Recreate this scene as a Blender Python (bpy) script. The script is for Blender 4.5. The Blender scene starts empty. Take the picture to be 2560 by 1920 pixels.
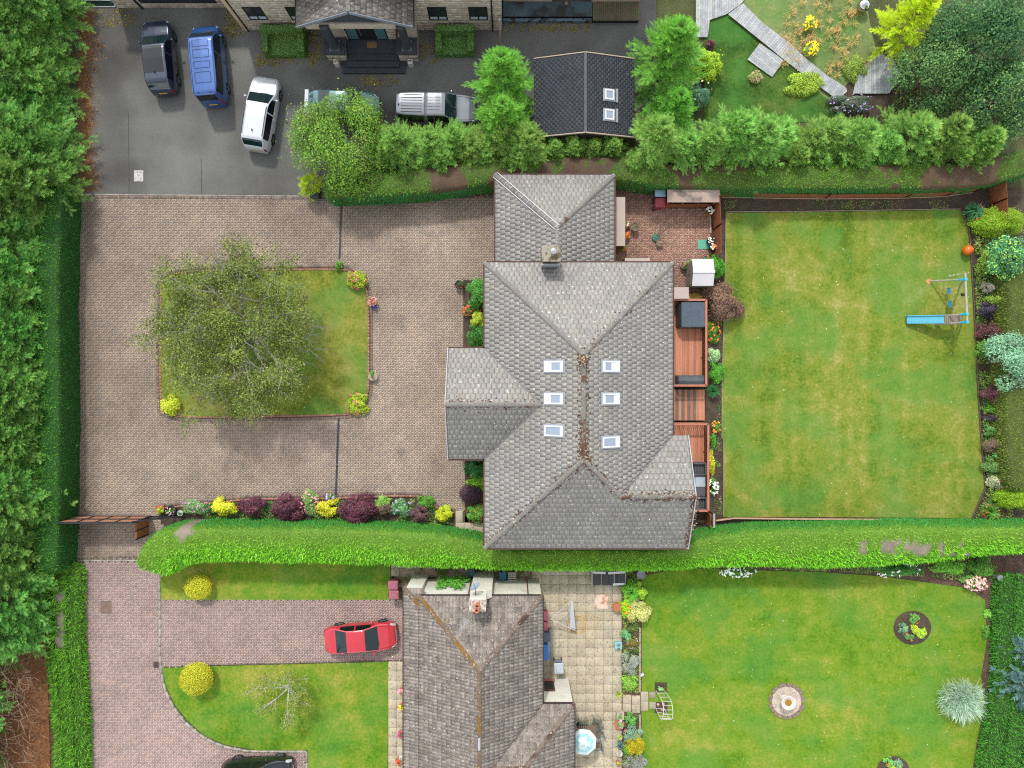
import bpy, math, random
import numpy as np
from mathutils import Vector, Matrix

# ------------------------------------------------------------------ camera, sky, sun, exposure
H = 43.0                 # drone height in metres
FPX = 1634.0             # focal length in photograph pixels (2560 wide)
scene = bpy.context.scene
COL = scene.collection
cam_data = bpy.data.cameras.new("drone_camera")
cam = bpy.data.objects.new("drone_camera", cam_data)
COL.objects.link(cam)
cam.location = (0, 0, H)
cam.rotation_euler = (0, 0, 0)
cam_data.sensor_fit = 'HORIZONTAL'
cam_data.angle = 2 * math.atan(1280 / FPX)
cam_data.clip_end = 2000
scene.camera = cam

LDIR = Vector((0.24, -0.90, -1.0)).normalized()          # direction the sunlight travels
SUN_EL = math.asin(-LDIR.z)
world = bpy.data.worlds.new("World")
scene.world = world
world.use_nodes = True
wn = world.node_tree
wn.nodes.clear()
sky = wn.nodes.new('ShaderNodeTexSky')
sky.sky_type = 'NISHITA'
sky.sun_disc = False
sky.sun_elevation = SUN_EL
sky.sun_rotation = math.atan2(-LDIR.x, -LDIR.y)
sky.air_density = 1.0
sky.dust_density = 0.2
sky.ozone_density = 1.0
hs = wn.nodes.new('ShaderNodeHueSaturation')
hs.inputs['Saturation'].default_value = 0.16             # thin bright cloud
hs.inputs['Value'].default_value = 1.0
bg = wn.nodes.new('ShaderNodeBackground')
bg.inputs['Strength'].default_value = 0.15
wo = wn.nodes.new('ShaderNodeOutputWorld')
wn.links.new(sky.outputs[0], hs.inputs['Color'])
wn.links.new(hs.outputs[0], bg.inputs['Color'])
wn.links.new(bg.outputs[0], wo.inputs['Surface'])

sun_data = bpy.data.lights.new("sun", 'SUN')
sun_data.energy = 1.2
sun_data.angle = math.radians(4.0)
sun_data.color = (1.0, 0.955, 0.88)
sun = bpy.data.objects.new("sun", sun_data)
COL.objects.link(sun)
sun.rotation_euler = LDIR.to_track_quat('-Z', 'Y').to_euler()
sun.location = (-10, 40, 60)

scene.view_settings.view_transform = 'Standard'
scene.view_settings.look = 'None'
scene.view_settings.gamma = 1.0
scene.view_settings.use_curve_mapping = False
scene.view_settings.exposure = 1.5
scene.render.engine = 'CYCLES'
scene.cycles.use_denoising = False          # keep leaf and tile detail crisp
scene.cycles.pixel_filter_type = 'BLACKMAN_HARRIS'
scene.cycles.filter_width = 1.15
scene.cycles.max_bounces = 6
scene.cycles.sample_clamp_indirect = 3.0

# ------------------------------------------------------------------ helpers
def P(px, py, z=0.0):
    """photograph pixel (2560x1920) on a level z metres above the ground -> world point"""
    k = (H - z) / FPX
    return Vector(((px - 1280) * k, (960 - py) * k, z))
def tp(c, r, x, y):
    return (c * 640 + x / 3.456, r * 480 + y / 3.456)
def T(c, r, x, y, z=0.0):
    a, b = tp(c, r, x, y)
    return P(a, b, z)
def m_(px, z=0.0):
    return px * (H - z) / FPX
def lin(c):
    c = c / 255.0
    return c / 12.92 if c <= 0.04045 else ((c + 0.055) / 1.055) ** 2.4
def C(r, g, b, k=1 / 1.6):
    return (lin(r) * k, lin(g) * k, lin(b) * k)
rng = np.random.default_rng(7)
random.seed(7)

_nz = {}
def vnoise(x, y, scale, seed=0):
    """smooth value noise in numpy"""
    if seed not in _nz:
        _nz[seed] = np.random.default_rng(seed + 100).random((64, 64))
    g = _nz[seed]
    x = np.asarray(x) * scale + 31.7; y = np.asarray(y) * scale + 17.3
    xi = np.floor(x).astype(int); yi = np.floor(y).astype(int)
    fx = x - xi; fy = y - yi
    fx = fx * fx * (3 - 2 * fx); fy = fy * fy * (3 - 2 * fy)
    a = g[xi % 64, yi % 64]; b = g[(xi + 1) % 64, yi % 64]
    c = g[xi % 64, (yi + 1) % 64]; d = g[(xi + 1) % 64, (yi + 1) % 64]
    return (a * (1 - fx) + b * fx) * (1 - fy) + (c * (1 - fx) + d * fx) * fy
def fbm(x, y, scale, seed=0, o=3):
    t = 0; w = 0
    for i in range(o):
        t = t + vnoise(x, y, scale * 2 ** i, seed + i) * 0.5 ** i; w += 0.5 ** i
    return t / w

ROOT = {}
def thing(name, label, cat, loc=(0, 0, 0), group=None, rz=0.0):
    o = bpy.data.objects.new(name, None)
    o.empty_display_size = 0.2
    COL.objects.link(o)
    o.location = loc; o.rotation_euler = (0, 0, rz)
    o['label'] = label; o['category'] = cat
    if group: o['group'] = group
    ROOT[o.name] = Vector(loc)
    return o
def tag(o, label, cat, group=None):
    o['label'] = label; o['category'] = cat
    if group: o['group'] = group
    return o
def off(parent):
    """world offset of a parent chain (roots are unrotated when world coordinates are used)"""
    p = parent
    while p is not None and p.name not in ROOT: p = p.parent
    return ROOT[p.name] if p is not None else Vector((0, 0, 0))

def link(name, me, parent=None):
    o = bpy.data.objects.new(name, me)
    COL.objects.link(o)
    if parent is not None: o.parent = parent
    return o
def mk(name, V, Fa, mat, parent=None, col=None, smooth=False, local=False):
    """numpy mesh; Fa is an (m,k) array. V in world coordinates unless local"""
    V = np.asarray(V, dtype=np.float32)
    if parent is not None and not local:
        V = V - np.array(off(parent), dtype=np.float32)
    Fa = np.asarray(Fa, dtype=np.int32)
    me = bpy.data.meshes.new(name)
    n, m, k = len(V), len(Fa), Fa.shape[1]
    me.vertices.add(n); me.vertices.foreach_set('co', V.ravel())
    me.loops.add(m * k); me.loops.foreach_set('vertex_index', Fa.ravel())
    me.polygons.add(m)
    me.polygons.foreach_set('loop_start', np.arange(0, m * k, k, dtype=np.int32))
    if col is not None:
        a = me.attributes.new('Col', 'FLOAT_COLOR', 'POINT')
        cc = np.ones((n, 4), dtype=np.float32); cc[:, :3] = col
        a.data.foreach_set('color', cc.ravel())
    if smooth:
        me.polygons.foreach_set('use_smooth', np.ones(m, dtype=bool))
    me.update(calc_edges=True)
    if mat: me.materials.append(mat)
    return link(name, me, parent)

class MB:
    def __init__(s): s.v = []; s.f = []
    def quad(s, *p):
        i = len(s.v); s.v += [tuple(q) for q in p]; s.f.append(tuple(range(i, i + len(p)))); return s
    def box(s, c, d, rz=0.0, tilt=None):
        cx, cy, cz = c; a, b, h = d[0] / 2, d[1] / 2, d[2] / 2
        M = Matrix.Rotation(rz, 3, 'Z')
        if tilt is not None: M = M @ tilt
        i = len(s.v)
        for x, y, z in ((-a,-b,-h),(a,-b,-h),(a,b,-h),(-a,b,-h),(-a,-b,h),(a,-b,h),(a,b,h),(-a,b,h)):
            w = M @ Vector((x, y, z)); s.v.append((cx + w.x, cy + w.y, cz + w.z))
        for q in ((0,3,2,1),(4,5,6,7),(0,1,5,4),(1,2,6,5),(2,3,7,6),(3,0,4,7)):
            s.f.append(tuple(i + j for j in q))
        return s
    def cbox(s, c, d, b=0.02, rz=0.0):
        """box with chamfered top and vertical edges"""
        cx, cy, cz = c; a, e, h = d[0] / 2, d[1] / 2, d[2] / 2
        M = Matrix.Rotation(rz, 3, 'Z')
        def ring(x, y, k): return [(-x + k, -y), (x - k, -y), (x, -y + k), (x, y - k), (x - k, y), (-x + k, y), (-x, y - k), (-x, -y + k)]
        rings = [(ring(a, e, b), -h), (ring(a, e, b), h - b), (ring(a - b, e - b, b * .6), h)]
        i = len(s.v)
        for R, z in rings:
            for x, y in R:
                w = M @ Vector((x, y, z)); s.v.append((cx + w.x, cy + w.y, cz + w.z))
        for k in range(2):
            for j in range(8):
                s.f.append((i + k*8 + j, i + k*8 + (j+1) % 8, i + (k+1)*8 + (j+1) % 8, i + (k+1)*8 + j))
        s.f.append(tuple(i + 16 + j for j in range(8))); s.f.append(tuple(i + 7 - j for j in range(8)))
        return s
    def beam(s, p, q, w=0.05, h=None):
        p = Vector(p); q = Vector(q); h = h or w
        d = (q - p).normalized()
        up = Vector((0, 0, 1)) if abs(d.z) < 0.95 else Vector((1, 0, 0))
        r = d.cross(up).normalized() * (w / 2); u = r.cross(d).normalized() * (h / 2)
        i = len(s.v)
        for e in (p, q):
            for a, b in ((-1,-1),(1,-1),(1,1),(-1,1)):
                s.v.append(tuple(e + r * a + u * b))
        for fq in ((0,1,5,4),(1,2,6,5),(2,3,7,6),(3,0,4,7),(3,2,1,0),(4,5,6,7)):
            s.f.append(tuple(i + j for j in fq))
        return s
    def tube(s, p, q, r0, r1=None, n=8, cap=True):
        p = Vector(p); q = Vector(q); r1 = r0 if r1 is None else r1
        d = (q - p).normalized()
        up = Vector((0, 0, 1)) if abs(d.z) < 0.95 else Vector((1, 0, 0))
        a = d.cross(up).normalized(); b = a.cross(d).normalized()
        i = len(s.v)
        for e, r in ((p, r0), (q, r1)):
            for k in range(n):
                t = 2 * math.pi * k / n
                s.v.append(tuple(e + a * math.cos(t) * r + b * math.sin(t) * r))
        for k in range(n):
            s.f.append((i + k, i + (k+1) % n, i + n + (k+1) % n, i + n + k))
        if cap:
            s.f.append(tuple(i + n + k for k in range(n))); s.f.append(tuple(i + n - 1 - k for k in range(n)))
        return s
    def path(s, pts, r, n=6):
        for a, b in zip(pts[:-1], pts[1:]): s.tube(a, b, r, r, n)
        return s
    def lathe(s, c, prof, n=16, sx=1, sy=1):
        c = Vector(c); i = len(s.v)
        for r, z in prof:
            for k in range(n):
                t = 2 * math.pi * k / n
                s.v.append((c.x + math.cos(t) * r * sx, c.y + math.sin(t) * r * sy, c.z + z))
        for j in range(len(prof) - 1):
            for k in range(n):
                s.f.append((i + j*n + k, i + j*n + (k+1) % n, i + (j+1)*n + (k+1) % n, i + (j+1)*n + k))
        s.f.append(tuple(i + (len(prof)-1)*n + k for k in range(n)))
        return s
    def prism(s, pts, z0, z1):
        """pts: xy list (ccw)"""
        n = len(pts); i = len(s.v)
        for z in (z0, z1):
            for p in pts: s.v.append((p[0], p[1], z))
        for k in range(n): s.f.append((i + k, i + (k+1) % n, i + n + (k+1) % n, i + n + k))
        s.f.append(tuple(i + n + k for k in range(n))); s.f.append(tuple(i + n - 1 - k for k in range(n)))
        return s
    def build(s, name, mat, parent=None, smooth=False, local=False):
        o = Vector((0, 0, 0)) if (local or parent is None) else off(parent)
        me = bpy.data.meshes.new(name)
        me.from_pydata([(x - o.x, y - o.y, z - o.z) for x, y, z in s.v], [], s.f)
        if smooth: me.polygons.foreach_set('use_smooth', np.ones(len(s.f), dtype=bool))
        me.update()
        if mat: me.materials.append(mat)
        return link(name, me, parent)

# ------------------------------------------------------------------ materials
MATS = {}
def mat(name, c=(.5, .5, .5), rough=.8, var=.12, scale=4.0, bump=0.0, metal=0.0, spec=.4, attr=False, c2=None, c2scale=1.0, c2thr=(.5, .6),
        fine=0.0, finescale=40.0, coat=0.0, emis=None, speck=None, stretch=None, tiny=1.0):
    if name in MATS: return MATS[name]
    m = bpy.data.materials.new(name); m.use_nodes = True
    nt = m.node_tree; N = nt.nodes; L = nt.links
    b = N['Principled BSDF']
    b.inputs['Roughness'].default_value = rough
    b.inputs['Metallic'].default_value = metal
    b.inputs['Specular IOR Level'].default_value = spec
    if coat: b.inputs['Coat Weight'].default_value = coat; b.inputs['Coat Roughness'].default_value = 0.05
    tc = N.new('ShaderNodeNewGeometry'); co = tc.outputs['Position']
    if stretch:
        mp = N.new('ShaderNodeMapping'); mp.inputs['Scale'].default_value = stretch; L.new(co, mp.inputs[0]); co = mp.outputs[0]
    def noise(sc, det=3.0, vec=None):
        n = N.new('ShaderNodeTexNoise'); n.inputs['Scale'].default_value = sc; n.inputs['Detail'].default_value = det
        L.new(vec if vec is not None else co, n.inputs['Vector']); return n.outputs['Fac']
    def ramp(v, lo, hi, a, bb):
        r = N.new('ShaderNodeMapRange'); r.inputs[1].default_value = lo; r.inputs[2].default_value = hi
        r.inputs[3].default_value = a; r.inputs[4].default_value = bb; L.new(v, r.inputs[0]); return r.outputs[0]
    if attr:
        at = N.new('ShaderNodeAttribute'); at.attribute_name = 'Col'; col = at.outputs['Color']
    else:
        rg = N.new('ShaderNodeRGB'); rg.outputs[0].default_value = (*c, 1); col = rg.outputs[0]
    def mixc(a, bcol, fac):
        x = N.new('ShaderNodeMix'); x.data_type = 'RGBA'; L.new(fac, x.inputs[0]); L.new(a, x.inputs[6])
        if isinstance(bcol, tuple): x.inputs[7].default_value = (*bcol, 1)
        else: L.new(bcol, x.inputs[7])
        return x.outputs[2]
    if c2 is not None:
        col = mixc(col, c2, ramp(noise(c2scale, 5.0), c2thr[0], c2thr[1], 0, 1))
    if speck is not None:
        sc, thr, scol, amt = speck
        col = mixc(col, scol, ramp(noise(sc, 2.0), thr, thr + .05, 0, amt))
    def mulv(a, v):
        x = N.new('ShaderNodeVectorMath'); x.operation = 'SCALE'; L.new(a, x.inputs[0]); L.new(v, x.inputs['Scale']); return x.outputs[0]
    if var: col = mulv(col, ramp(noise(scale, 4.0), .25, .75, 1 - var, 1 + var))
    if fine: col = mulv(col, ramp(noise(finescale, 2.0), .3, .7, 1 - fine, 1 + fine))
    L.new(col, b.inputs['Base Color'])
    if bump:
        bp = N.new('ShaderNodeBump'); bp.inputs['Strength'].default_value = bump; bp.inputs['Distance'].default_value = .05
        L.new(noise(finescale, 3.0), bp.inputs['Height']); L.new(bp.outputs[0], b.inputs['Normal'])
    if emis: b.inputs['Emission Color'].default_value = (*emis, 1); b.inputs['Emission Strength'].default_value = 1
    MATS[name] = m
    return m
def leafmat():
    m = bpy.data.materials.new('foliage'); m.use_nodes = True
    nt = m.node_tree; N = nt.nodes; L = nt.links
    b = N['Principled BSDF']; b.inputs['Roughness'].default_value = .6; b.inputs['Specular IOR Level'].default_value = .25
    at = N.new('ShaderNodeAttribute'); at.attribute_name = 'Col'
    tr = N.new('ShaderNodeBsdfTranslucent'); mx = N.new('ShaderNodeMixShader'); mx.inputs[0].default_value = .28
    oi = N.new('ShaderNodeObjectInfo'); hsv = N.new('ShaderNodeHueSaturation')
    r1 = N.new('ShaderNodeMapRange'); r1.inputs[3].default_value = .47; r1.inputs[4].default_value = .525
    r1.inputs[3].default_value = .485; r1.inputs[4].default_value = .515
    r2 = N.new('ShaderNodeMapRange'); r2.inputs[3].default_value = .88; r2.inputs[4].default_value = 1.14
    L.new(oi.outputs['Random'], r1.inputs[0]); L.new(oi.outputs['Random'], r2.inputs[0])
    L.new(r1.outputs[0], hsv.inputs['Hue']); L.new(r2.outputs[0], hsv.inputs['Value'])
    L.new(at.outputs['Color'], hsv.inputs['Color'])
    L.new(hsv.outputs[0], b.inputs['Base Color']); L.new(hsv.outputs[0], tr.inputs['Color'])
    L.new(b.outputs[0], mx.inputs[1]); L.new(tr.outputs[0], mx.inputs[2])
    L.new(mx.outputs[0], N['Material Output'].inputs['Surface'])
    return m
LEAF = leafmat()
def lawnmat(name, cols, stripe=(1.2, .10), seed=0.0, big=.22, sw=.25, lush=.45):
    """patchy mown grass: soft drought patches, mower stripes, fine blade speckle"""
    m = bpy.data.materials.new(name); m.use_nodes = True
    nt = m.node_tree; N = nt.nodes; L = nt.links; b = N['Principled BSDF']
    b.inputs['Roughness'].default_value = .9; b.inputs['Specular IOR Level'].default_value = .15
    tc = N.new('ShaderNodeTexCoord'); mp = N.new('ShaderNodeMapping'); mp.inputs['Location'].default_value = (seed, seed * 1.7, 0)
    L.new(tc.outputs['Object'], mp.inputs[0])
    def noise(sc, det, vec, dist=0.0):
        n = N.new('ShaderNodeTexNoise'); n.inputs['Scale'].default_value = sc; n.inputs['Detail'].default_value = det
        n.inputs['Distortion'].default_value = dist; L.new(vec, n.inputs['Vector']); return n.outputs['Fac']
    def math_(op, a, bb):
        x = N.new('ShaderNodeMath'); x.operation = op
        for k, q in enumerate((a, bb)):
            if isinstance(q, (int, float)): x.inputs[k].default_value = q
            else: L.new(q, x.inputs[k])
        return x.outputs[0]
    ms = N.new('ShaderNodeMapping'); ms.inputs['Scale'].default_value = (stripe[0], stripe[1], 1); L.new(mp.outputs[0], ms.inputs[0])
    f = math_('MULTIPLY', noise(big, 4.0, mp.outputs[0]), .9)
    f = math_('ADD', f, math_('MULTIPLY', noise(1.1, 5.0, mp.outputs[0]), .8))
    f = math_('ADD', f, math_('MULTIPLY', noise(1.0, 2.0, ms.outputs[0]), sw * 1.6))
    f = math_('ADD', f, math_('MULTIPLY', noise(6.0, 4.0, mp.outputs[0]), .85))
    f = math_('ADD', f, math_('MULTIPLY', noise(26.0, 1.0, mp.outputs[0]), .30))
    tot = .9 + .8 + sw * 1.6 + .85 + .30
    f = math_('DIVIDE', f, tot)
    r = N.new('ShaderNodeValToRGB'); L.new(f, r.inputs[0])
    e = r.color_ramp.elements
    n = len(cols)
    while len(e) < n: e.new(.5)
    for k in range(n):
        e[k].position = .405 + .205 * k / (n - 1); e[k].color = (cols[k][0] * .84, cols[k][1] * .86, cols[k][2] * .76, 1)
    # cool, lush green patches
    g = N.new('ShaderNodeMapRange'); g.inputs[1].default_value = .47; g.inputs[2].default_value = .60; g.inputs[3].default_value = 0; g.inputs[4].default_value = lush
    L.new(noise(.30, 6.0, mp.outputs[0]), g.inputs[0])
    mx = N.new('ShaderNodeMix'); mx.data_type = 'RGBA'; L.new(g.outputs[0], mx.inputs[0]); L.new(r.outputs[0], mx.inputs[6])
    mx.inputs[7].default_value = (*C(84, 150, 66), 1)
    L.new(mx.outputs[2], b.inputs['Base Color'])
    bp = N.new('ShaderNodeBump'); bp.inputs['Strength'].default_value = .5; bp.inputs['Distance'].default_value = .04
    L.new(noise(22.0, 3.0, mp.outputs[0]), bp.inputs['Height']); L.new(bp.outputs[0], b.inputs['Normal'])
    MATS[name] = m
    return m

def inpoly(x, y, poly):
    x = np.asarray(x); y = np.asarray(y); r = np.zeros(x.shape, bool)
    n = len(poly); j = n - 1
    for i in range(n):
        xi, yi = poly[i][0], poly[i][1]; xj, yj = poly[j][0], poly[j][1]
        if yi != yj:
            r ^= ((yi > y) != (yj > y)) & (x < (xj - xi) * (y - yi) / (yj - yi) + xi)
        j = i
    return r
def W(pts, z=0.0): return [P(a, b, z) for a, b in pts]
def ccw(pts):
    a = sum(pts[i - 1][0] * pts[i][1] - pts[i][0] * pts[i - 1][1] for i in range(len(pts)))
    return list(pts) if a > 0 else list(pts)[::-1]
def smoothpath(pts, n=6, closed=False):
    """Catmull-Rom through xy(z) points"""
    pts = [np.array(p, float) for p in pts]; out = []
    N_ = len(pts)
    for i in range(N_ if closed else N_ - 1):
        if closed: p0, p1, p2, p3 = (pts[(i + k) % N_] for k in (-1, 0, 1, 2))
        else: p0, p1, p2, p3 = pts[max(i - 1, 0)], pts[i], pts[i + 1], pts[min(i + 2, N_ - 1)]
        for k in range(n):
            t = k / n
            out.append(.5 * ((2 * p1) + (-p0 + p2) * t + (2*p0 - 5*p1 + 4*p2 - p3) * t*t + (-p0 + 3*p1 - 3*p2 + p3) * t**3))
    if not closed: out.append(pts[-1])
    return [tuple(p) for p in out]
# ------------------------------------------------------------------ ground, lawns, paving
def sheet(name, pts_px, z, m, parent=None, structure=True, smooth=0):
    """flat polygon from photograph pixels at ground level"""
    w = [(p.x, p.y) for p in W(pts_px)]
    if smooth: w = smoothpath(w, smooth, True)
    w = ccw(w)
    me = bpy.data.meshes.new(name)
    me.from_pydata([(a, b, z) for a, b in w], [], [list(range(len(w)))])
    me.update(); me.materials.append(m)
    o = link(name, me, parent)
    if structure and parent is None: o['kind'] = 'structure'
    return o

M_SOIL = mat('soil', C(82, 68, 56), .95, .35, 1.5, .6, fine=.4, finescale=18, speck=(30, .62, C(150, 135, 110), .6))
M_MULCH = mat('bark_mulch', C(98, 76, 62), .95, .35, 2.0, .7, fine=.5, finescale=14, speck=(20, .60, C(160, 135, 115), .7))
M_ASPH = mat('asphalt', C(124, 124, 121), 1.0, .22, .30, .4, fine=.22, finescale=34, spec=.05, speck=(70, .68, C(160, 160, 158), .5), c2=C(92, 90, 86), c2scale=.16, c2thr=(.46, .68))
M_JOINT = mat('joint_sand', C(104, 92, 84), .95, .15, 2.0)
M_KERB = mat('pale_concrete_kerb', C(178, 176, 165), .9, .18, 3.0, .2, fine=.15)
M_BRICK = mat('paver', attr=True, rough=.9, var=.12, scale=.5, fine=.12, finescale=45, bump=.2, spec=.2)
M_EDGE = mat('brick_edging', C(176, 128, 108), .9, .2, 3.0, .2, fine=.2)
M_SLAB = mat('concrete_slab', attr=True, rough=.92, var=.14, scale=1.2, bump=.25, fine=.14, finescale=22, spec=.2,
             speck=(11, .60, C(120, 108, 88), .75))
M_CHIP = mat('orange_leaf_litter', C(150, 100, 62), .95, .3, 3.0, .5, fine=.4, finescale=20)
M_ROUGH = mat('rough_ground', C(86, 92, 52), .95, .35, .6, .5, fine=.35, finescale=12)
M_LAWN1 = lawnmat('lawn_back', [C(98, 130, 40), C(132, 154, 54), C(158, 164, 76), C(192, 184, 116)], (1.1, .07), 3.0, sw=.30)
M_LAWN2 = lawnmat('lawn_island', [C(106, 126, 42), C(142, 152, 60), C(166, 166, 84), C(190, 178, 110)], (.9, .2), 21.0, sw=.15)
M_LAWN3 = lawnmat('lawn_neighbour', [C(88, 138, 30), C(120, 160, 40), C(144, 168, 58), C(178, 178, 86)], (.10, .9), 41.0, sw=.25, lush=.4)
M_LAWN4 = lawnmat('lawn_front_neighbour', [C(84, 140, 34), C(120, 160, 42), C(154, 170, 64), C(194, 182, 94)], (.25, .8), 63.0, sw=.25, lush=.3)
M_TURF = lawnmat('turf_stone_house', [C(52, 92, 34), C(72, 112, 44), C(94, 128, 56), C(118, 138, 70)], (.6, .6), 81.0, sw=.1)
M_TURFP = lawnmat('turf_pale', [C(110, 132, 80), C(138, 152, 98), C(160, 166, 112), C(186, 176, 124)], (.6, .6), 95.0, sw=.1)

g = MB().quad((-300, -300, 0), (300, -300, 0), (300, 300, 0), (-300, 300, 0)).build('ground', M_ROUGH); g['kind'] = 'structure'

asphalt = sheet('asphalt_yard', [(190, -120), (1640, -120), (1640, 330), (1330, 400), (860, 400), (853, 488), (640, 488), (193, 484)], .006, M_ASPH)
# long resurfacing seams
sm = MB()
for a, b in (((321, 282), (323, 484)), ((503, 395), (504, 486))):
    p, q = P(*a), P(*b); sm.beam((p.x, p.y, .010), (q.x, q.y, .010), .035, .004)
sm.build('asphalt_seam', mat('seam', C(78, 76, 74), .95), asphalt)

ISL = [(403, 740), (403, 1000), (420, 1030), (470, 1042), (640, 1041), (840, 1037), (880, 1030), (916, 990), (921, 940), (921, 780), (912, 716), (878, 682), (838, 674), (640, 676), (470, 680), (412, 700)]
DRIVE = [(194, 489), (640, 492), (853, 492), (1000, 492), (1250, 488), (1250, 700), (1236, 700), (1232, 1140), (1228, 1280), (1138, 1278), (1106, 1276), (1080, 1256), (1058, 1243), (1040, 1240), (960, 1240), (800, 1246), (640, 1247), (520, 1258), (392, 1272),
         (400, 1300), (420, 1330), (420, 1398), (184, 1398), (186, 1300), (190, 1240), (192, 1050), (190, 920), (186, 760), (190, 680), (196, 580)]
LOWER = [(184, 1404), (420, 1404), (402, 1452), (400, 1500), (1012, 1500), (1012, 1652), (975, 1652), (486, 1664), (404, 1668), (411, 1714), (432, 1762), (466, 1806), (510, 1842), (560, 1864), (640, 1880), (764, 1880), (764, 2000), (205, 2000), (207, 1780), (203, 1660), (186, 1560), (180, 1450)]
COURT = [(1535, 462), (1618, 462), (1618, 474), (1670, 474), (1670, 520), (1776, 520), (1778, 660), (1775, 760), (1660, 760), (1640, 700), (1535, 670)]
M_DRIVE = M_JOINT
drive = sheet('driveway', DRIVE, .010, M_JOINT)
lower = sheet('lower_driveway', LOWER, .011, M_JOINT)
court = sheet('courtyard', COURT, .012, M_JOINT)

def bricks(name, poly_px, holes_px, z, parent, pal, tone_fn, sd, cell=.105, top=.022):
    poly = [(p.x, p.y) for p in W(poly_px)]
    xs = [p[0] for p in poly]; ys = [p[1] for p in poly]
    i0, i1 = int(min(xs) / cell) - 2, int(max(xs) / cell) + 2
    j0, j1 = int(min(ys) / cell) - 2, int(max(ys) / cell) + 2
    I, J = np.meshgrid(np.arange(i0, i1), np.arange(j0, j1), indexing='ij')
    k = (I - J) % 4
    hb = k == 0; vb = k == 2
    X0 = np.concatenate([I[hb], I[vb]]) * cell; Y0 = np.concatenate([J[hb], J[vb] - 1]) * cell
    SX = np.concatenate([np.full(hb.sum(), 2.), np.full(vb.sum(), 1.)]) * cell
    SY = np.concatenate([np.full(hb.sum(), 1.), np.full(vb.sum(), 2.)]) * cell
    cx, cy = X0 + SX / 2, Y0 + SY / 2
    ok = inpoly(cx, cy, poly)
    # the frame is 34 m half wide: nothing is laid out of sight
    ok &= (np.abs(cx) < 35) & (cy > -27)
    for h in holes_px: ok &= ~inpoly(cx, cy, [(p.x, p.y) for p in W(h)])
    X0, Y0, SX, SY, cx, cy = (a[ok] for a in (X0, Y0, SX, SY, cx, cy))
    n = len(X0); r = np.random.default_rng(sd)
    gsp = .012; b = .006
    zt = z + top + r.uniform(-.0015, .0015, n)
    x0, x1, y0, y1 = X0 + gsp / 2, X0 + SX - gsp / 2, Y0 + gsp / 2, Y0 + SY - gsp / 2
    V = np.zeros((n, 8, 3), np.float32)
    for q, (a, c) in enumerate(((x0, y0), (x1, y0), (x1, y1), (x0, y1))):
        V[:, q, 0] = a; V[:, q, 1] = c; V[:, q, 2] = z
    for q, (a, c) in enumerate(((x0 + b, y0 + b), (x1 - b, y0 + b), (x1 - b, y1 - b), (x0 + b, y1 - b))):
        V[:, 4 + q, 0] = a; V[:, 4 + q, 1] = c; V[:, 4 + q, 2] = zt
    base = np.arange(n)[:, None, None] * 8
    Fq = np.array([(4, 5, 6, 7), (0, 1, 5, 4), (1, 2, 6, 5), (2, 3, 7, 6), (3, 0, 4, 7)])[None] + base
    pal = np.array(pal); pi = r.integers(0, len(pal), n)
    col = pal[pi] * r.uniform(.95, 1.05, (n, 1)) * tone_fn(cx, cy)[:, None]
    o = mk(name, V.reshape(-1, 3), Fq.reshape(-1, 4), M_BRICK, parent, np.repeat(col, 8, axis=0))
    o['kind'] = 'stuff'
    return o
def stain_shade_drive(x, y):
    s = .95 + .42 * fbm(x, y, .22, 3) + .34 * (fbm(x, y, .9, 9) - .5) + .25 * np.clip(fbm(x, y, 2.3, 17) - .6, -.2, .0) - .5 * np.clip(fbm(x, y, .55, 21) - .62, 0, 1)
    edge = np.clip((x - (-28.4)) / 3.3, 0, 1)           # conifer hedge's shadow painted into the blocks, with needle litter and damp
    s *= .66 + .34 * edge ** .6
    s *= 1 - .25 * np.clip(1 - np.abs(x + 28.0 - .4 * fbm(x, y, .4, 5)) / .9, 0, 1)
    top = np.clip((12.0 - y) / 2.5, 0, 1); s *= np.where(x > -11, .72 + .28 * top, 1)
    for (px, py, rr, k) in ((1075, 590, 2.0, .30), (1060, 830, 2.6, .20), (940, 850, 2.0, .12), (1000, 1180, 2.6, .15), (700, 1130, 5, .08), (660, 505, 1.0, -.22), (745, 560, 1.2, -.20), (780, 640, 1.5, -.14), (980, 510, 2.2, -.15), (1170, 540, 1.0, -.14), (330, 700, 2.2, -.10), (300, 930, 2.4, -.08), (960, 730, 1.4, -.12), (905, 1075, 1.2, -.15), (1090, 1160, .7, -.25), (1002, 1132, .35, -.3), (620, 1190, 2.5, -.1), (1180, 900, 1.6, .15), (900, 1000, 3, .10), (300, 1150, 3, .08)):
        p = P(px, py); s *= 1 + k * np.exp(-((x - p.x) ** 2 + (y - p.y) ** 2) / rr ** 2)
    return s
PAL_D = [C(178, 159, 141), C(174, 156, 140), C(167, 151, 138), C(183, 163, 145), C(162, 148, 136)]
PAL_L = [C(184, 160, 152), C(176, 154, 148), C(166, 148, 144), C(190, 164, 154)]
PAL_C = [C(192, 150, 130), C(180, 140, 122), C(198, 160, 140), C(170, 136, 120)]
def tone_low(x, y):
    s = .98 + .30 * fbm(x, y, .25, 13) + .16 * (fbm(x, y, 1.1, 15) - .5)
    s *= .74 + .26 * np.clip((x + 28.4) / 1.6, 0, 1)  # darker towards the low hedge side
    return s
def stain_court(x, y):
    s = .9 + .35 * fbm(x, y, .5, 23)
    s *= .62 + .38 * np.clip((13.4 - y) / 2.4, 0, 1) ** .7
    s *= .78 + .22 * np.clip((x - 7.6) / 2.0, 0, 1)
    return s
ISLB = [(396, 735), (396, 1004), (414, 1038), (468, 1050), (640, 1049), (842, 1045), (886, 1036), (924, 996), (929, 940), (929, 778), (920, 712), (884, 675), (840, 666), (640, 668), (468, 672), (406, 694)]
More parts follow.
